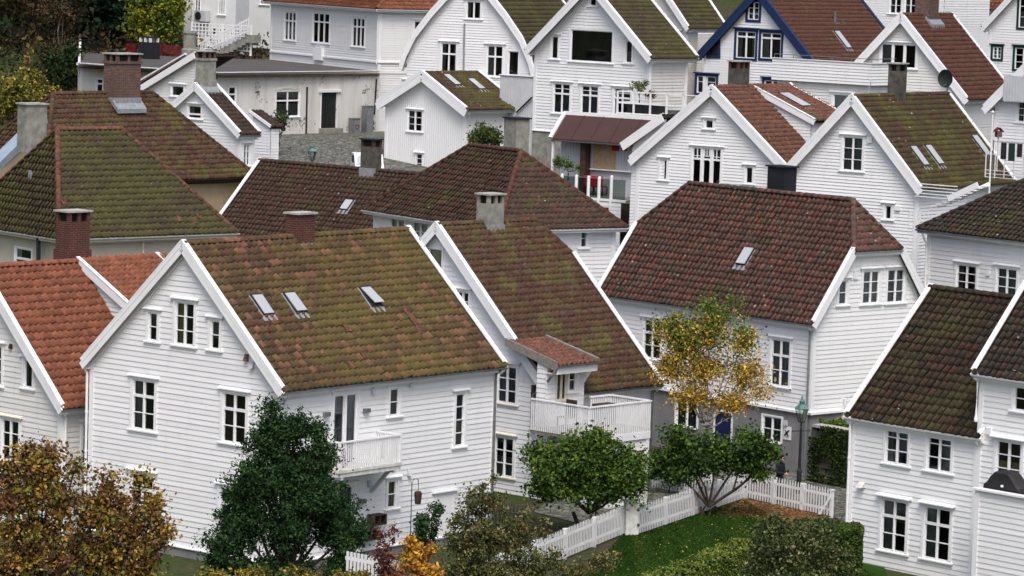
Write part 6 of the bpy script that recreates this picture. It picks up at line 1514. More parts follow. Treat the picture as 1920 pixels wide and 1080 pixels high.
for k, (x, w_, h_, m_) in enumerate(((-.2, .30, .75, 'blackm'), (.2, .35, .8, 'greenp'), (.65, .28, .6, 'blackm'), (1.05, .4, .7, 'jeansc'))):
    if m_ == 'jeansc': m_ = 'navy'
    part(LN, 'garment', m_, lambda mb: [mb.poly([(x+w_*i/4, .02*(i % 2), .1-h_), (x+w_*(i+1)/4, .02*((i+1) % 2), .1-h_), (x+w_*(i+1)/4, .02*((i+1) % 2), .1), (x+w_*i/4, .02*(i % 2), .1)]) for i in range(4)])
DKR = B(1858, 300, 135, 50, 'yard_railing', 'thin white yard railing below the dark hanging clothes at the right edge', 'railing')
part(DKR, 'railing', 'trim', lambda mb: [mb.box((-.3, 0, .25), (4, .04, .31))]+[mb.box((-.3+k*.5, 0, -.8), (-.26+k*.5, .04, .25)) for k in range(9)]+[mb.box((-.3, .01, -.8+k*.16), (4, .03, -.77+k*.16)) for k in range(3)])
p = A.R(771, 955, .7); pw = A.wld((.7, p[1], 0)); fd = empty('bird_feeder', (pw[0], pw[1], G0), A.rz, 'thin pole with a small hanging feeder basket by the big house side wall', 'bird feeder'); zt_f = A.wld(A.R(771, 905, .7))[2]-G0
mb = MB(); mb.tube([(0, 0, 0), (0, 0, zt_f), (0, .1, zt_f+.12), (0, .3, zt_f+.08), (0, .32, zt_f-.1)], .015, 6); mb.build('pole', 'iron', fd); mb = MB(); mb.lathe((0, .32, zt_f-.75), [(.0, 0), (.1, .02), (.13, .35), (.11, .42), (.02, .45)], 10); mb.tube([(0, .32, zt_f-.3), (0, .32, zt_f-.1)], .01, 5); mb.build('basket', 'wood', fd)
for i, (yy, lb) in enumerate(((y0d+.5, 'dark wooden chair on the railed deck under the dormer, the near one'), (y1d-.8, 'dark planter box on the railed deck, at its far end'))):
    r = empty('deck_chair' if i == 0 else 'planter_box', Bh.wld((1.3, yy, zf)), Bh.rz, lb, 'chair' if i == 0 else 'planter')
    if i == 0:
        mb = MB(); mb.box((-.25, -.25, .42), (.25, .25, .46)); mb.build('seat', 'wood', r); mb = MB(); mb.box((-.25, .21, .46), (.25, .25, 1.05)); mb.build('backrest', 'wood', r)
        for sx_ in (-1, 1):
            for sy_ in (-1, 1): mb = MB(); mb.box((sx_*.23-.02, sy_*.23-.02, 0), (sx_*.23+.02, sy_*.23+.02, .42)); mb.build('leg', 'wood', r)
    else:
        mb = MB(); mb.box((-.2, -.4, 0), (.2, .4, .75)); mb.box((-.22, -.42, .7), (.22, .42, .78)); mb.build('box', 'wood', r)
# ================================================================== VEGETATION
def leafmat(name, trans=.0):
    a = NT(name); tc = a.n('ShaderNodeVertexColor'); tc.layer_name = 'tc'
    a.col(tc.outputs[0], .75, .12)
    a.b.inputs['Subsurface Weight'].default_value = 0
    return a.m
M['leaf'] = leafmat('leaves')
M['bark'] = m_plain('bark', (.060, .048, .038, 1), .95, .1, .35, 6)
M['barkd'] = m_plain('dark_bark', (.030, .025, .020, 1), .95, .1, .35, 6)
a = NT('birch_bark'); v_ = a.obj((1, 1, 3)); a.col(a.ramp(a.noise(v_, 3, 5, .7), [(.45, (.40, .38, .34, 1)), (.56, (.05, .045, .04, 1))]), .8, .1); M['birch'] = a.m
def leaves(pts, cols, size, parent, name='crown', flat=.0, aspect=.55, rough=.35):
    N = len(pts); n = nrg.normal(size=(N, 3)); n[:, 2] += flat; n /= np.linalg.norm(n, axis=1)[:, None]
    r = nrg.normal(size=(N, 3)); u = np.cross(n, r); u /= np.linalg.norm(u, axis=1)[:, None]; v = np.cross(n, u)
    s = size*(1+rough*nrg.normal(size=N)).clip(.4, 2)[:, None]
    V = np.stack([pts-u*s*.5, pts+v*s*aspect*.5-u*s*.05, pts+u*s*.5, pts-v*s*aspect*.5-u*s*.05], 1).reshape(-1, 3)
    Fq = np.arange(4*N).reshape(-1, 4)
    C = np.repeat(np.concatenate([cols, np.ones((N, 1))], 1), 4, 0)
    me = mesh_np(name, V, Fq, C, ['leaf']); o = bpy.data.objects.new(name, me); COL.objects.link(o)
    if parent is not None: o.parent = parent
    return o
def pick(pal, wts, N, clump, var=.22):
    """a colour per leaf: mostly that of its twig, sometimes its own"""
    pal = np.array(pal, float); w_ = np.array(wts, float); w_ /= w_.sum()
    ci = nrg.choice(len(pal), size=int(clump.max())+1, p=w_); c = pal[ci[clump]]
    own = nrg.random(N) < .35; c[own] = pal[nrg.choice(len(pal), size=own.sum(), p=w_)]
    return c*(1+var*nrg.normal(size=(N, 1))).clip(.45, 1.7)
def plant(name, label, cat, base, lumps, n, size, pal, wts, trunk='bark', tr=.1, clump=.28, group=None, sub=60, flat=.2, aspect=.6, forks=None, shell=.55, twigs=True, vfun=None, stems=1):
    """lumps: (centre3, (rx,ry,rz)) in world metres. Leaves gather on twigs inside the lumps."""
    base = np.array(base, float); r = empty(name, base, 0, label, cat, group)
    vol = np.array([l[1][0]*l[1][2] for l in lumps]); share = vol/vol.sum()
    P = []; K = []; cents = []; kc = 0
    for (c, rad), s_ in zip(lumps, share):
        m = max(4, int(sub*s_*len(lumps)**.0)); d = nrg.normal(size=(m, 3)); d /= np.linalg.norm(d, axis=1)[:, None]; q = (shell+(1-shell)*nrg.random(m))[:, None]
        q *= nrg.random((m, 1))**.25
        cc = np.array(c)+d*q*np.array(rad); nn = int(n*s_); idx = nrg.integers(0, m, nn)
        sg = clump*(1+.3*nrg.normal(size=m)).clip(.5, 1.6)
        pp = cc[idx]+nrg.normal(size=(nn, 3))*sg[idx][:, None]*np.array([.75, .75, .6]); P.append(pp); K.append(idx+kc); kc += m; cents.append((np.array(c), cc))
    P = np.concatenate(P); K = np.concatenate(K); cols = pick(pal, wts, len(P), K)
    if vfun is not None: cols = vfun(P, cols)
    leaves(P-base, cols, size, r, flat=flat, aspect=aspect)
    mb = MB(); top = np.mean([c for c, _ in cents], 0); zl = min(c[2] for c, _ in cents)
    fork = base+(np.array([top[0], top[1], max(base[2]+.4, zl-.2)])-base)*(.6 if forks is None else forks)
    for s_ in range(stems):
        off = np.array([nrg.normal()*.12, nrg.normal()*.12, 0])*(stems > 1)
        mb.tube([base-base+off-np.array([0, 0, .2]), (fork-base)*.5+off*2+nrg.normal(size=3)*.04, fork-base+off*3], tr/(stems**.5), 8, r2=tr*.7/(stems**.5))
    for c, cc in cents:
        mid = (fork+c)/2+nrg.normal(size=3)*.12; mb.tube([fork-base, mid-base, c-base], tr*.55, 6, r2=tr*.22)
        if twigs:
            for q in cc[:: max(1, len(cc)//14)]: mb.tube([c-base, (c+q)/2-base+nrg.normal(size=3)*.06, q-base], tr*.2, 4, r2=tr*.06, caps=False)
    mb.build('trunk', trunk, r)
    return r
def L3(d, spec, ry=None):
    """lumps from sight lines: (px, py, rx_px, rz_px[, depth offset])"""
    out = []
    for s_ in spec:
        dd = d+(s_[4] if len(s_) > 4 else 0); c = at(s_[0], s_[1], dd); k = dd*SC/F_PX
        out.append((c, (s_[2]*k, (s_[2]*k if ry is None else ry), s_[3]*k)))
    return out
LG = [(.030, .062, .012), (.050, .098, .016), (.080, .135, .020), (.016, .036, .009), (.13, .17, .03)]
DG = [(.015, .038, .014), (.024, .056, .019), (.040, .082, .024), (.008, .022, .009)]
MP = [(.28, .165, .03), (.20, .11, .028), (.10, .055, .03), (.34, .24, .045), (.13, .14, .03), (.15, .065, .04), (.05, .035, .025)]
# the dark holly
g = ground_at(545, 1180, 85); g[:2] = at(535, 1100, 86)[:2]
plant('holly_tree', 'dense dark evergreen tree with a pointed top, before the big house', 'tree', g,
      L3(86, [(508, 770, 12, 42), (500, 830, 42, 48), (560, 800, 26, 38), (480, 900, 60, 60), (570, 880, 62, 65, .6), (450, 985, 62, 62), (540, 985, 75, 70), (620, 975, 58, 75, .8), (430, 1070, 60, 55), (530, 1080, 90, 60), (640, 1065, 52, 55), (600, 870, 34, 50), (420, 1020, 45, 50), (655, 1000, 42, 55), (600, 930, 62, 60), (460, 930, 55, 55), (530, 900, 60, 70), (515, 800, 24, 50), (543, 805, 26, 40), (595, 815, 18, 35)], ),
      105000, .088, DG+[(.035, .065, .02)], [3, 4, 2.2, 2, .8], 'barkd', .13, .20, sub=760, flat=.4, aspect=.55, shell=.3)
# maple at the lower left (several rounded masses with loose shoots)
for i, (lb, spec, n, x0) in enumerate((
    ('orange brown maple at the left edge, its loose top before the red roofed house', [(70, 880, 40, 55), (30, 930, 60, 60), (105, 930, 60, 50), (60, 1000, 90, 60), (20, 1060, 80, 50), (100, 1060, 80, 50), (65, 850, 15, 35), (20, 880, 25, 40), (100, 860, 9, 40), (140, 880, 12, 35), (45, 845, 8, 30)], 26000, 60),
    ('yellow and brown maple in the lower left corner beside the big house corner', [(185, 960, 50, 60), (235, 985, 60, 50), (180, 1040, 80, 60), (270, 1030, 45, 50), (290, 950, 12, 60), (205, 915, 14, 40), (265, 900, 9, 30), (250, 1075, 80, 30), (300, 1000, 25, 30)], 22000, 210))):
    g = at(x0, 1150, 80+i); g[2] = gz(g[1])
    plant('maple_tree', lb, 'tree', g, L3(80+i*1.0, spec), int(n*.8), .10, MP, [3, 3, 2, 1.8, 2.6, 1.6, 1.5], 'barkd', .10, .24, sub=230, flat=.3, aspect=.75, group=None, shell=.1)
# the two rounded green trees in the garden
g = atz(1095, 1001, G0)
plant('garden_tree', 'rounded bright green tree with forked trunks, under the railed deck', 'tree', g,
      L3(g[1]/SC, [(1080, 860, 62, 45), (1025, 905, 44, 46), (1100, 905, 72, 42), (1150, 870, 50, 45), (1185, 870, 32, 28, .5), (1120, 825, 42, 26), (1165, 915, 38, 35), (1015, 850, 28, 30, 1.2), (1190, 905, 18, 28)]),
      30000, .105, LG, [2, 3, 3, 1.6, 1.2], 'barkd', .13, .26, sub=300, flat=.6, aspect=.75, forks=.5, stems=2, shell=.3)
g = atz(1325, 968, G0)
plant('garden_tree', 'open dark green tree with spreading bare limbs on the lawn, before the grey basement', 'tree', g,
      L3(g[1]/SC, [(1275, 835, 42, 38), (1340, 850, 40, 35), (1300, 875, 50, 22), (1410, 830, 42, 28), (1445, 850, 20, 20), (1390, 865, 40, 22), (1240, 860, 20, 25), (1260, 885, 30, 14), (1420, 885, 22, 14)]),
      19000, .105, LG[:4]+[(.05, .09, .02)], [3, 3, 1.5, 2.5, 1], 'bark', .10, .24, sub=190, flat=.5, aspect=.75, forks=.25, stems=3, shell=.25)
# birch
g = at(1312, 930, 106.5); g[2] = G0
bl = L3(106.5, [(1270, 625, 42, 50), (1330, 620, 50, 55), (1395, 640, 36, 40), (1260, 690, 40, 40), (1320, 690, 62, 40), (1395, 700, 44, 40), (1300, 745, 55, 28), (1370, 755, 55, 22), (1375, 580, 12, 28), (1330, 575, 10, 24), (1245, 610, 14, 25), (1425, 735, 20, 18), (1290, 640, 50, 50)])
def bv(P, c):
    z = P[:, 2]; zt_ = bl[9][0][2]; zb_ = bl[6][0][2]; t = ((z-zb_)/(zt_-zb_)).clip(0, 1)
    gm = (nrg.random(len(P)) < (t**1.6)*.9)[:, None]
    return np.where(gm, np.array([.085, .145, .025])*(1+.3*nrg.normal(size=(len(P), 1))).clip(.4, 1.6), c)
plant('birch_tree', 'yellow autumn birch with greener top, before the dark red roofed house', 'tree', g, bl, 25000, .085,
      [(.46, .29, .045), (.56, .39, .07), (.32, .19, .04), (.26, .23, .05), (.38, .19, .035)], [3, 2, 2, 1.5, 1.5], 'birch', .055, .30, sub=330, flat=.0, aspect=.7, shell=.2, vfun=bv, forks=.75)
# shrubs and hedges
def shrub(label, d, spec, n, size, pal, wts, cat='shrub', name='shrub', sub=120, clump=.14, zb=None, **k):
    l = L3(d, spec); c = np.mean([x[0] for x in l], 0); g = np.array([c[0], c[1], gz(c[1]) if zb is None else zb]); return plant(name, label, cat, g, l, n, size, pal, wts, 'barkd', k.pop('tr', .035), clump, sub=sub, **k)
OL = [(.060, .070, .022), (.10, .11, .035), (.035, .045, .015), (.15, .14, .05), (.22, .20, .09), (.13, .075, .03)]
shrub('large loose olive green shrub at the bottom centre, before the picket fence', 87, [(900, 1010, 55, 60), (960, 1010, 45, 50), (870, 1070, 50, 40), (940, 1075, 70, 35), (1000, 1060, 35, 35), (905, 940, 40, 30), (850, 1000, 14, 50)], 17000, .085, OL, [3, 3, 3, 2, 1.2, .6], sub=300, clump=.16, stems=4)
shrub('tall thin leaved shoots rising before the downpipe of the big house', 88, [(905, 945, 8, 60), (925, 920, 7, 50), (880, 950, 9, 45), (862, 965, 8, 40), (945, 955, 8, 50), (985, 965, 16, 25), (1020, 990, 18, 25)], 1700, .085, OL, [2, 2, 2, 3, 3, 1], sub=90, clump=.09, stems=5, tr=.02)
shrub('dark ivy green climber on the side wall beside the shuttered hatch', 90, [(800, 985, 24, 30), (815, 955, 14, 16), (790, 1015, 24, 20)], 2600, .09, DG+[(.035, .06, .02)], [3, 3, 3, 1, 2], sub=60, clump=.13)
shrub('bright orange young maple at the bottom, before the white board fence', 83, [(775, 1050, 32, 30), (800, 1075, 36, 25), (770, 1022, 10, 26), (745, 1080, 20, 18), (810, 1035, 8, 20)], 3400, .10, [(.42, .18, .025), (.48, .26, .035), (.30, .12, .025), (.22, .18, .03)], [3, 3, 2, 1], sub=80, clump=.13)
shrub('reddish brown twiggy shrub left of the orange maple', 82.5, [(720, 1045, 20, 40), (712, 1010, 7, 25), (738, 1000, 5, 24), (725, 1080, 26, 20)], 1500, .09, [(.12, .04, .035), (.20, .08, .04), (.07, .03, .025)], [3, 2, 2], sub=70, clump=.12, stems=4)
shrub('low mixed yellow and green shrubs along the bottom edge under the holly', 79.5, [(480, 1078, 50, 12), (560, 1078, 40, 10), (660, 1082, 50, 9), (400, 1082, 40, 10)], 3600, .09, [(.30, .22, .03), (.10, .12, .02), (.05, .07, .02), (.20, .10, .03)], [2, 2, 2, 1], sub=80, clump=.12)
shrub('sparse rose bush with pale yellow leaves behind the lower hedge', 86, [(1130, 1055, 30, 25), (1155, 1048, 6, 16), (1080, 1070, 40, 18), (1040, 1050, 20, 30)], 2600, .075, OL+[(.35, .26, .05)], [3, 3, 3, 2, 1, 1, .6], sub=90, clump=.14, stems=4)
shrub('wide grey green shrub in front of the clipped hedge at the lower right', 88, [(1450, 1030, 60, 60), (1520, 1020, 60, 55), (1490, 1075, 95, 40), (1420, 1075, 40, 35), (1450, 985, 30, 22), (1570, 1055, 30, 40)], 21000, .085, [(.055, .078, .024), (.085, .110, .034), (.032, .046, .016), (.13, .14, .06), (.18, .17, .09)], [3, 3, 3, 1.6, .8], sub=420, clump=.15, stems=4)
shrub('small green leafy bush at the foot of the concrete chimney', 152, [(912, 250, 28, 22), (895, 262, 18, 16), (925, 262, 18, 16)], 3200, .13, [(.05, .085, .02), (.09, .12, .03), (.025, .05, .015), (.20, .10, .03)], [3, 2, 2, .5], sub=70, clump=.2, zb=None)
shrub('thin grey green bush at the corner of the peeling brick wall', 163, [(515, 235, 9, 30), (528, 225, 12, 18), (508, 265, 10, 20)], 1500, .15, [(.05, .075, .035), (.08, .11, .05), (.03, .05, .02)], [3, 2, 2], sub=50, clump=.18)
shrub('potted shrub in the left planter of the white roof terrace', 149.2, [(1192, 163, 15, 12), (1207, 158, 10, 8)], 420, .11, [(.09, .12, .03), (.16, .17, .05)], [3, 2], name='potted_shrub', zb=at(1192, 196, 149.2)[2], sub=30, clump=.12, cat='plant')
shrub('potted shrub with reddish leaves in the right planter of the roof terrace', 149.2, [(1220, 178, 9, 6)], 260, .11, [(.14, .07, .03), (.09, .10, .03)], [3, 2], name='potted_shrub', zb=at(1220, 196, 149.2)[2], sub=20, clump=.10, cat='plant')
shrub('leafy pot plants at the left end of the covered terrace', 148, [(1048, 303, 14, 12), (1065, 308, 12, 8), (1085, 312, 6, 8)], 700, .11, [(.05, .09, .02), (.09, .15, .03), (.16, .18, .05)], [3, 2, 1], name='pot_plant', zb=at(1050, 330, 148)[2], sub=40, clump=.12, cat='plant')
shrub('green climber behind the right glass panel of the covered terrace', 148, [(1166, 325, 9, 25)], 800, .11, [(.06, .12, .02), (.12, .20, .03)], [3, 2], name='climber', zb=at(1165, 355, 148)[2], sub=30, clump=.15, cat='plant')
shrub('dark clipped bush behind the left lawn fence, below the grey basement', 108, [(1255, 885, 28, 22), (1230, 880, 16, 20), (1285, 900, 20, 12)], 5000, .08, DG, [3, 3, 1, 2], sub=120, clump=.13)
# box hedges: a clipped body of leaves
def hedge(label, P, Q, wd, h, n, pal, wts, size=.06, z0=None):
    P = np.array(P, float); Q = np.array(Q, float); d = Q-P; L = np.linalg.norm(d); d /= L; s_ = np.array([-d[1], d[0], 0]); r = empty('hedge', P, 0, label, 'hedge')
    u = nrg.random(n)*L; f = nrg.random(n); A_ = 2*h+wd; side = f*A_; o = np.zeros(n); z = np.zeros(n)
    a_ = side < h; b_ = (side >= h) & (side < h+wd); c_ = side >= h+wd
    o[a_] = -wd/2; z[a_] = side[a_]; o[b_] = -wd/2+(side[b_]-h); z[b_] = h; o[c_] = wd/2; z[c_] = side[c_]-h-wd
    k = (n//8); e_ = nrg.integers(0, n, k); u[e_] = L*(nrg.random(k) < .5); o[e_] = (nrg.random(k)-.5)*wd; z[e_] = nrg.random(k)*h
    bump = .05*np.sin(u*5)+.04*np.sin(u*11+z*7)
    pts = P-P+u[:, None]*d+(o*(1+bump*.3))[:, None]*s_; pts[:, 2] += z+bump*(z/h); pts += nrg.normal(size=(n, 3))*.02
    cl = (u*6).astype(int)*7+(z*6).astype(int); cl -= cl.min(); leaves(pts, pick(pal, wts, n, cl), size, r, name='foliage', flat=.8, aspect=.7)
    mb = MB(); mb.hexa([tuple(q) for q in [s_*(-wd/2+.06), d*L+s_*(-wd/2+.06), d*L+s_*(wd/2-.06), s_*(wd/2-.06)]]+[tuple(q+np.array([0, 0, h-.07])) for q in [s_*(-wd/2+.06), d*L+s_*(-wd/2+.06), d*L+s_*(wd/2-.06), s_*(wd/2-.06)]]); mb.build('core', 'hedgecore', r)
M['hedgecore'] = m_plain('hedge_inside', (.012, .018, .007, 1), .95, .05, .4, 8)
HG = [(.13, .18, .03), (.19, .22, .04), (.08, .12, .022), (.05, .08, .018)]
p0 = atz(1130, 1175, G0); p1 = atz(1400, 1062, G0)
hedge('long clipped light green hedge along the bottom edge of the lawn', p0, p1, .9, .85, 26000, HG, [3, 2, 3, 1], .07)
p0 = atz(1490, 1085, G0); p1 = atz(1612, 1092, G0)
hedge('tall clipped dark green hedge block beside the right foreground house', p0+np.array([0, 0, 0]), p1, 1.6, 1.75, 26000, [(.045, .080, .014), (.070, .105, .020), (.026, .046, .010), (.09, .11, .025)], [3, 2, 3, 1], .07)
# ivy on the stone wall
N = 11000; t = nrg.random(N); zz = nrg.random(N)**.8; base = sa+(sb-sa)*t[:, None]; pts = base.copy(); pts[:, 2] = G0+zz*(zt_-G0+.0)
zt_w = at(1540, 800, 111.5)[2]; pts[:, 2] = G0+zz*(zt_w-G0+.12); pts -= nn_[None, :]*(.08+.10*nrg.random(N))[:, None]; keep = (np.sin(t*19+zz*4)+np.sin(t*7-zz*9)+nrg.random(N)) > -.35
r = empty('ivy', (sa[0], sa[1], G0), 0, 'dark ivy and moss hanging over the old stone wall', 'ivy'); leaves(pts[keep]-np.array([sa[0], sa[1], G0]), pick([(.018, .034, .008), (.035, .060, .012), (.06, .08, .016), (.008, .014, .005)], [3, 3, 1, 2], keep.sum(), (t[keep]*60).astype(int)), .09, r, name='foliage')
# fallen leaves
N = 600; u = nrg.random((N, 2)); q = FD+(atz(1100, 1040, G0)-FD)*u[:, :1]+(atz(1560, 1010, G0)-FD)*u[:, 1:]*.9; q[:, 2] = G0+.045
o = leaves(q, pick([(.35, .24, .05), (.45, .36, .12), (.20, .09, .03), (.14, .06, .03)], [2, 2, 2, 1], N, np.arange(N)), .075, None, 'fallen_leaves', flat=6); o['kind'] = 'stuff'
N = 1600; q = atz(1440, 958, G0)+nrg.normal(size=(N, 3))*np.array([1.1, .9, 0]); q[:, 2] = G0+.05
o = leaves(q, pick([(.24, .10, .04), (.32, .17, .06), (.12, .05, .025)], [2, 2, 2], N, np.arange(N)), .08, None, 'fallen_leaves', flat=6); o['kind'] = 'stuff'
# lawn blades
N = 80000; q = np.zeros((N, 3)); a_, b_, c_ = atz(1030, 1150, G0), atz(1397, 940, G0), atz(1660, 1090, G0)
u = nrg.random((N, 2)); fl2 = u.sum(1) > 1; u[fl2] = 1-u[fl2]; q = a_+(b_-a_)*u[:, :1]+(c_-a_)*u[:, 1:]; h2 = N//3; q[:h2] = FB+(FC*.3+FD*.7-FB)*u[:h2, :1]*1.35+(a_-FB)*u[:h2, 1:]; q[:, 2] = G0+.035
o = leaves(q, pick([(.013, .040, .003), (.022, .056, .005), (.038, .066, .008)], [3, 3, 1], N, (q[:, 0]*3).astype(int)-int((q[:, 0]*3).min())), .08, None, 'lawn_grass', flat=0, aspect=.25); o['kind'] = 'stuff'
for i, (pa_, pb_) in enumerate((((525, 262), (640, 250)), ((505, 300), (560, 275)))):
    N = 1500; a_ = ground_at(pa_[0], pa_[1], 160); 
    y0_, y1_ = L_.R(pa_[0], pa_[1], .3)[1], L_.R(pb_[0], pb_[1], .3)[1]
    if i: continue
    q = np.array([L_.wld((.25+nrg.random()*.5, y0_+(y1_-y0_)*nrg.random(), L_.zg+.15+.15*nrg.random())) for _ in range(N)])
    o = leaves(q, pick([(.05, .08, .02), (.09, .12, .03)], [2, 1], N, np.arange(N)), .14, None, 'grass_strip', flat=.2, aspect=.3); o['kind'] = 'stuff'
# rosette of weeds in the bed on the stone wall and behind the lamp
shrub('bright green ground cover on top of the ivy covered wall', 112, [(1560, 792, 40, 5), (1590, 800, 14, 8)], 1800, .08, [(.07, .12, .02), (.12, .16, .03)], [2, 1], sub=50, clump=.08, zb=zt_w)
shrub('row of red brown border plants under the bright green garden tree', 103, [(1130, 985, 30, 6), (1100, 990, 20, 6)], 700, .09, [(.12, .03, .03), (.20, .05, .04), (.04, .03, .02)], [2, 1, 1], sub=40, clump=.12)

# ---- background trees at the top left
def conifer(label, d, px, pyb, pyt, wpx, n, pal, wts, group='dark spruces behind the flat roof'):
    b_ = at(px, pyb, d); b_[2] = gz(b_[1]); t_ = at(px, pyt, d); H = t_[2]-b_[2]; R_ = wpx*d*SC/F_PX; r = empty('spruce_tree', b_, 0, label, 'tree', group)
    P = []; K = []; nb = 130
    for k in range(nb):
        zz = (k+.5)/nb; ang = rnd.random()*2*PI; rl_ = R_*(1-zz)**.8*rnd.uniform(.75, 1.1)+.15; m = int(n/nb*(1.6-zz*1.2)); s_ = nrg.random(m)**.6
        lat = nrg.normal(size=m)*(.10+.22*s_*(1-zz)); x = np.cos(ang)*s_*rl_-np.sin(ang)*lat; y = np.sin(ang)*s_*rl_+np.cos(ang)*lat
        z = zz*H+H*.02-s_*rl_*.32+nrg.normal(size=m)*.06; P.append(np.stack([x, y, z], 1)); K.append(np.full(m, k))
    P = np.concatenate(P); K = np.concatenate(K); leaves(P, pick(pal, wts, len(P), K), .26, r, flat=.3, aspect=.35)
    mb = MB(); mb.tube([(0, 0, -.3), (0, 0, H*.97)], .24, 8, r2=.03); mb.build('trunk', 'barkd', r)
SP = [(.006, .018, .010), (.010, .028, .012), (.016, .038, .018), (.003, .008, .005)]
for i, (px, w_, lb, dd) in enumerate(((175, 44, 'dark spruce at the top left, the leftmost of the three', 196), (225, 46, 'dark spruce at the top left, the middle one', 193), (140, 36, 'slimmer dark spruce at the top left, furthest back', 201))):
    conifer(lb, dd, px, 120, -230-30*i, w_*1.5, 17000, SP, [3, 3, 2, 2])
g = at(295, 100, 190); g[2] = gz(g[1])
plant('broadleaf_tree', 'yellow green broadleaf tree right of the dark spruces, top left', 'tree', g, L3(190, [(270, 20, 26, 30), (305, 30, 34, 30), (290, 60, 36, 22), (325, 10, 24, 28), (275, -20, 40, 30), (320, 60, 22, 18), (255, 55, 14, 20)]), 15000, .19, [(.22, .23, .02), (.13, .17, .02), (.06, .10, .018), (.03, .06, .012), (.30, .28, .03)], [3, 3, 2.5, 2, 1], 'barkd', .16, .38, sub=170, shell=.4)
BR = [(.075, .045, .022), (.045, .030, .018), (.11, .07, .03), (.05, .055, .018), (.025, .02, .012), (.14, .10, .03)]
for i, (px, lb) in enumerate(((20, 'bare brown autumn tree in the top left corner'), (70, 'bare brown tree with pale stems, second from the left edge'), (115, 'rusty brown thin tree beside the dark spruces'))):
    g = at(px, 200, 194-3*i); g[2] = gz(g[1])
    plant('bare_tree', lb, 'tree', g, L3(194-3*i, [(px, 20, 40, 50), (px-15, 90, 36, 45), (px+15, 100, 34, 50), (px, 150, 40, 40), (px, -30, 40, 30)]), 6500, .17, BR, [3, 3, 2, 1.5, 2, .7], 'woodg', .12, .42, sub=120, shell=.1, aspect=.5, forks=.7)
for i, (lb, sp_) in enumerate((('yellow green shrub at the left edge above the tiled hip roof', [(25, 175, 34, 40), (5, 200, 25, 25), (50, 200, 25, 20)]), ('sparse yellow shrub beside the end of the flat roofed building', [(75, 185, 20, 22), (60, 150, 14, 22), (100, 180, 14, 14)]), ('dark green undergrowth below the spruces beside the flat roofed building', [(120, 150, 25, 35), (130, 110, 24, 25), (100, 120, 20, 30)]))):
    shrub(lb, 166+i*6, sp_, 5000, .17, [[(.22, .19, .03), (.13, .13, .025), (.06, .08, .02), (.30, .22, .04)], [(.26, .20, .03), (.10, .11, .02), (.05, .05, .02)], [(.012, .028, .01), (.025, .045, .014), (.05, .05, .02)]][i], [[3, 3, 2, 1], [2, 2, 2], [3, 2, 1]][i], sub=90, clump=.32, tr=.06)
N = 110000; q = np.stack([nrg.uniform(-58, 10, N), nrg.uniform(222, 262, N), nrg.random(N)*13], 1); q = q[q[:, 0] < -27]; N = len(q); q[:, 2] += [gz(y) for y in q[:, 1]]
o = leaves(q, pick([(.010, .020, .008), (.020, .030, .012), (.05, .04, .02), (.03, .025, .015)], [3, 3, 1, 2], N, (q[:, 0]*1.5).astype(int)-int((q[:, 0]*1.5).min())), .42, None, 'woods', flat=.2, aspect=.6); o['kind'] = 'stuff'
N = 60000; q = np.stack([nrg.uniform(-52, -16, N), nrg.uniform(176, 224, N), nrg.random(N)**2*1.6], 1); q[:, 2] += [gz(y) for y in q[:, 1]]
keepq = ~((q[:, 1] < 212) & (q[:, 0] > -30)); q = q[keepq]; N = len(q)
o = leaves(q, pick([(.05, .035, .018), (.09, .055, .022), (.03, .04, .012), (.14, .10, .03), (.02, .02, .012)], [3, 2, 2, 1, 3], N, (q[:, 0]*1.5).astype(int)-int((q[:, 0]*1.5).min())), .28, None, 'undergrowth', flat=.2, aspect=.6); o['kind'] = 'stuff'
# red garden fence and grass by the trellis
rf = B(300, 92, 187, 50, 'garden_fence', 'low dark red garden fence behind the flat roof parapet', 'fence'); part(rf, 'boards', 'redpaint', lambda mb: [mb.box((-3.2+k*.16, 0, -.6), (-3.09+k*.16, .02, .25)) for k in range(36)])
# ================================================================== PERSON
pp = atz(1460, 943, G0); zt_p = at(1460, 853, pp[1]/SC)[2]-G0; H = min(1.78, zt_p); k = H/1.75
pr_ = empty('person', pp, .9, 'person in dark jacket with black hair looking down at a phone by the lawn fence', 'person')
def skinmesh(name, verts, edges, radii, root, mat, parent, sub=2):
    me = bpy.data.meshes.new(name); me.from_pydata([tuple(np.array(v)*k) for v in verts], edges, []); o = bpy.data.objects.new(name, me); COL.objects.link(o); o.parent = parent
    m = o.modifiers.new('skin', 'SKIN'); m.use_smooth_shade = True
    for i, r_ in enumerate(radii): sv = me.skin_vertices[0].data[i]; sv.radius = (r_[0]*k, r_[1]*k) if isinstance(r_, tuple) else (r_*k, r_*k); sv.use_root = (i == root)
    s_ = o.modifiers.new('sub', 'SUBSURF'); s_.levels = sub; s_.render_levels = sub
    me.materials.append(M[mat]); return o
M['skin'] = m_plain('skin', (.50, .30, .22, 1), .6, .3, .05, 3); M['jacket'] = m_plain('dark_jacket', (.014, .017, .020, 1), .8, .2, .3, 5); M['jeans'] = m_plain('dark_trousers', (.012, .013, .018, 1), .8, .2, .2, 5); M['hair'] = m_plain('black_hair', (.008, .007, .007, 1), .5, .4, .3, 20)
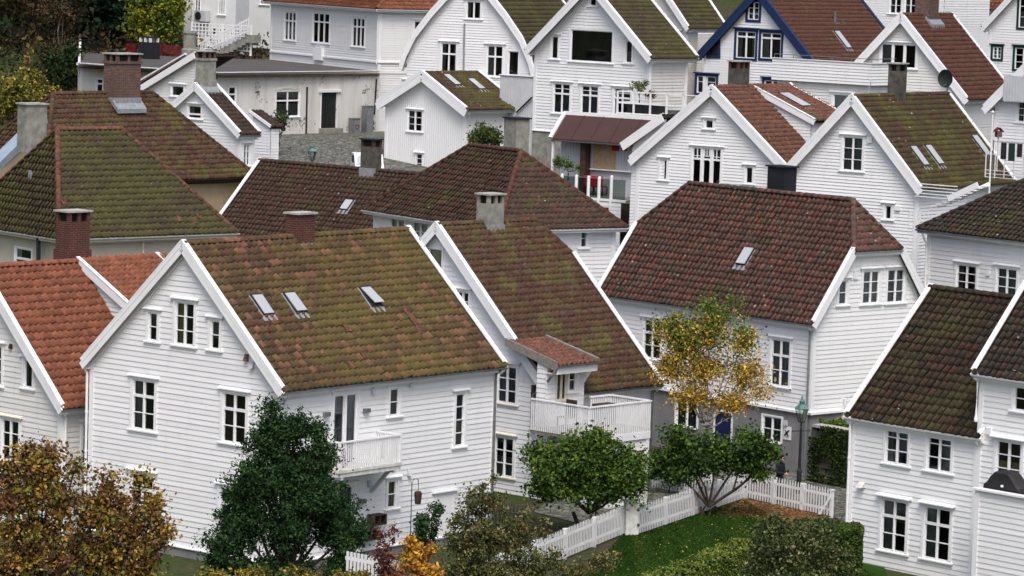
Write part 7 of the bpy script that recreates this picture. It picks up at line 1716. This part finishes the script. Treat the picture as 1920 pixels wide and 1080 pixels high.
# faces local -y; head bowed
V = [(0, 0, .95), (0, 0, 1.08), (0, .0, 1.24), (0, -.01, 1.40), (0, -.03, 1.49), (0, -.05, 1.55), (-.10, 0, .90), (-.11, -.01, .48), (-.11, .01, .07), (-.11, -.14, .04), (.10, 0, .90), (.11, .02, .48), (.11, .03, .07), (.11, -.12, .04), (-.19, 0, 1.40), (-.24, -.02, 1.14), (-.10, -.26, 1.10), (.19, 0, 1.40), (.24, -.02, 1.14), (.10, -.26, 1.10)]
E_l = [(0, 1), (1, 2), (2, 3), (3, 4), (4, 5), (0, 6), (6, 7), (7, 8), (8, 9), (0, 10), (10, 11), (11, 12), (12, 13), (3, 14), (14, 15), (15, 16), (3, 17), (17, 18), (18, 19)]
R_l = [(.15, .11), (.15, .11), (.17, .12), (.15, .10), .055, .05, .085, .06, .045, .04, .085, .06, .045, .04, .07, .055, .04, .07, .055, .04]
skinmesh('body', V, E_l, R_l, 0, 'jacket', pr_)
hd_ = skinmesh('head', [(0, -.05, 1.54), (0, -.08, 1.61), (0, -.07, 1.70), (0, -.165, 1.60), (0, -.12, 1.53)], [(0, 1), (1, 2), (1, 3), (1, 4)], [.05, (.075, .09), (.07, .08), .014, .04], 1, 'skin', pr_)
skinmesh('hair', [(0, -.02, 1.62), (0, -.04, 1.72), (0, -.12, 1.74)], [(0, 1), (1, 2)], [(.08, .07), (.085, .07), (.05, .04)], 1, 'hair', pr_)
for s_ in (-1, 1):
    vs = [(s_*.10, -.26, 1.10), (s_*.06, -.32, 1.11)]; es = [(0, 1)]; rs = [.03, (.035, .018)]
    for q_ in range(4): vs += [(s_*(.045), -.345-.0*q_, 1.14-.024*q_), (s_*.015, -.365, 1.145-.024*q_)]; n0 = len(vs); es += [(1, n0-2), (n0-2, n0-1)]; rs += [.010, .008]
    vs += [(s_*.05, -.30, 1.15), (s_*.02, -.31, 1.175)]; es += [(1, len(vs)-2), (len(vs)-2, len(vs)-1)]; rs += [.011, .009]
    skinmesh('hand', vs, es, rs, 1, 'skin', pr_, 1)
ph = empty('phone', pp+np.array([0, 0, 1.12*k]), .9, 'small dark phone held in both hands by the person in the dark jacket', 'phone'); mb = MB(); mb.box((-.035, -.36*k-.0, -.005), (.035, -.335*k, .14)); mb.build('case', 'blackm', ph)
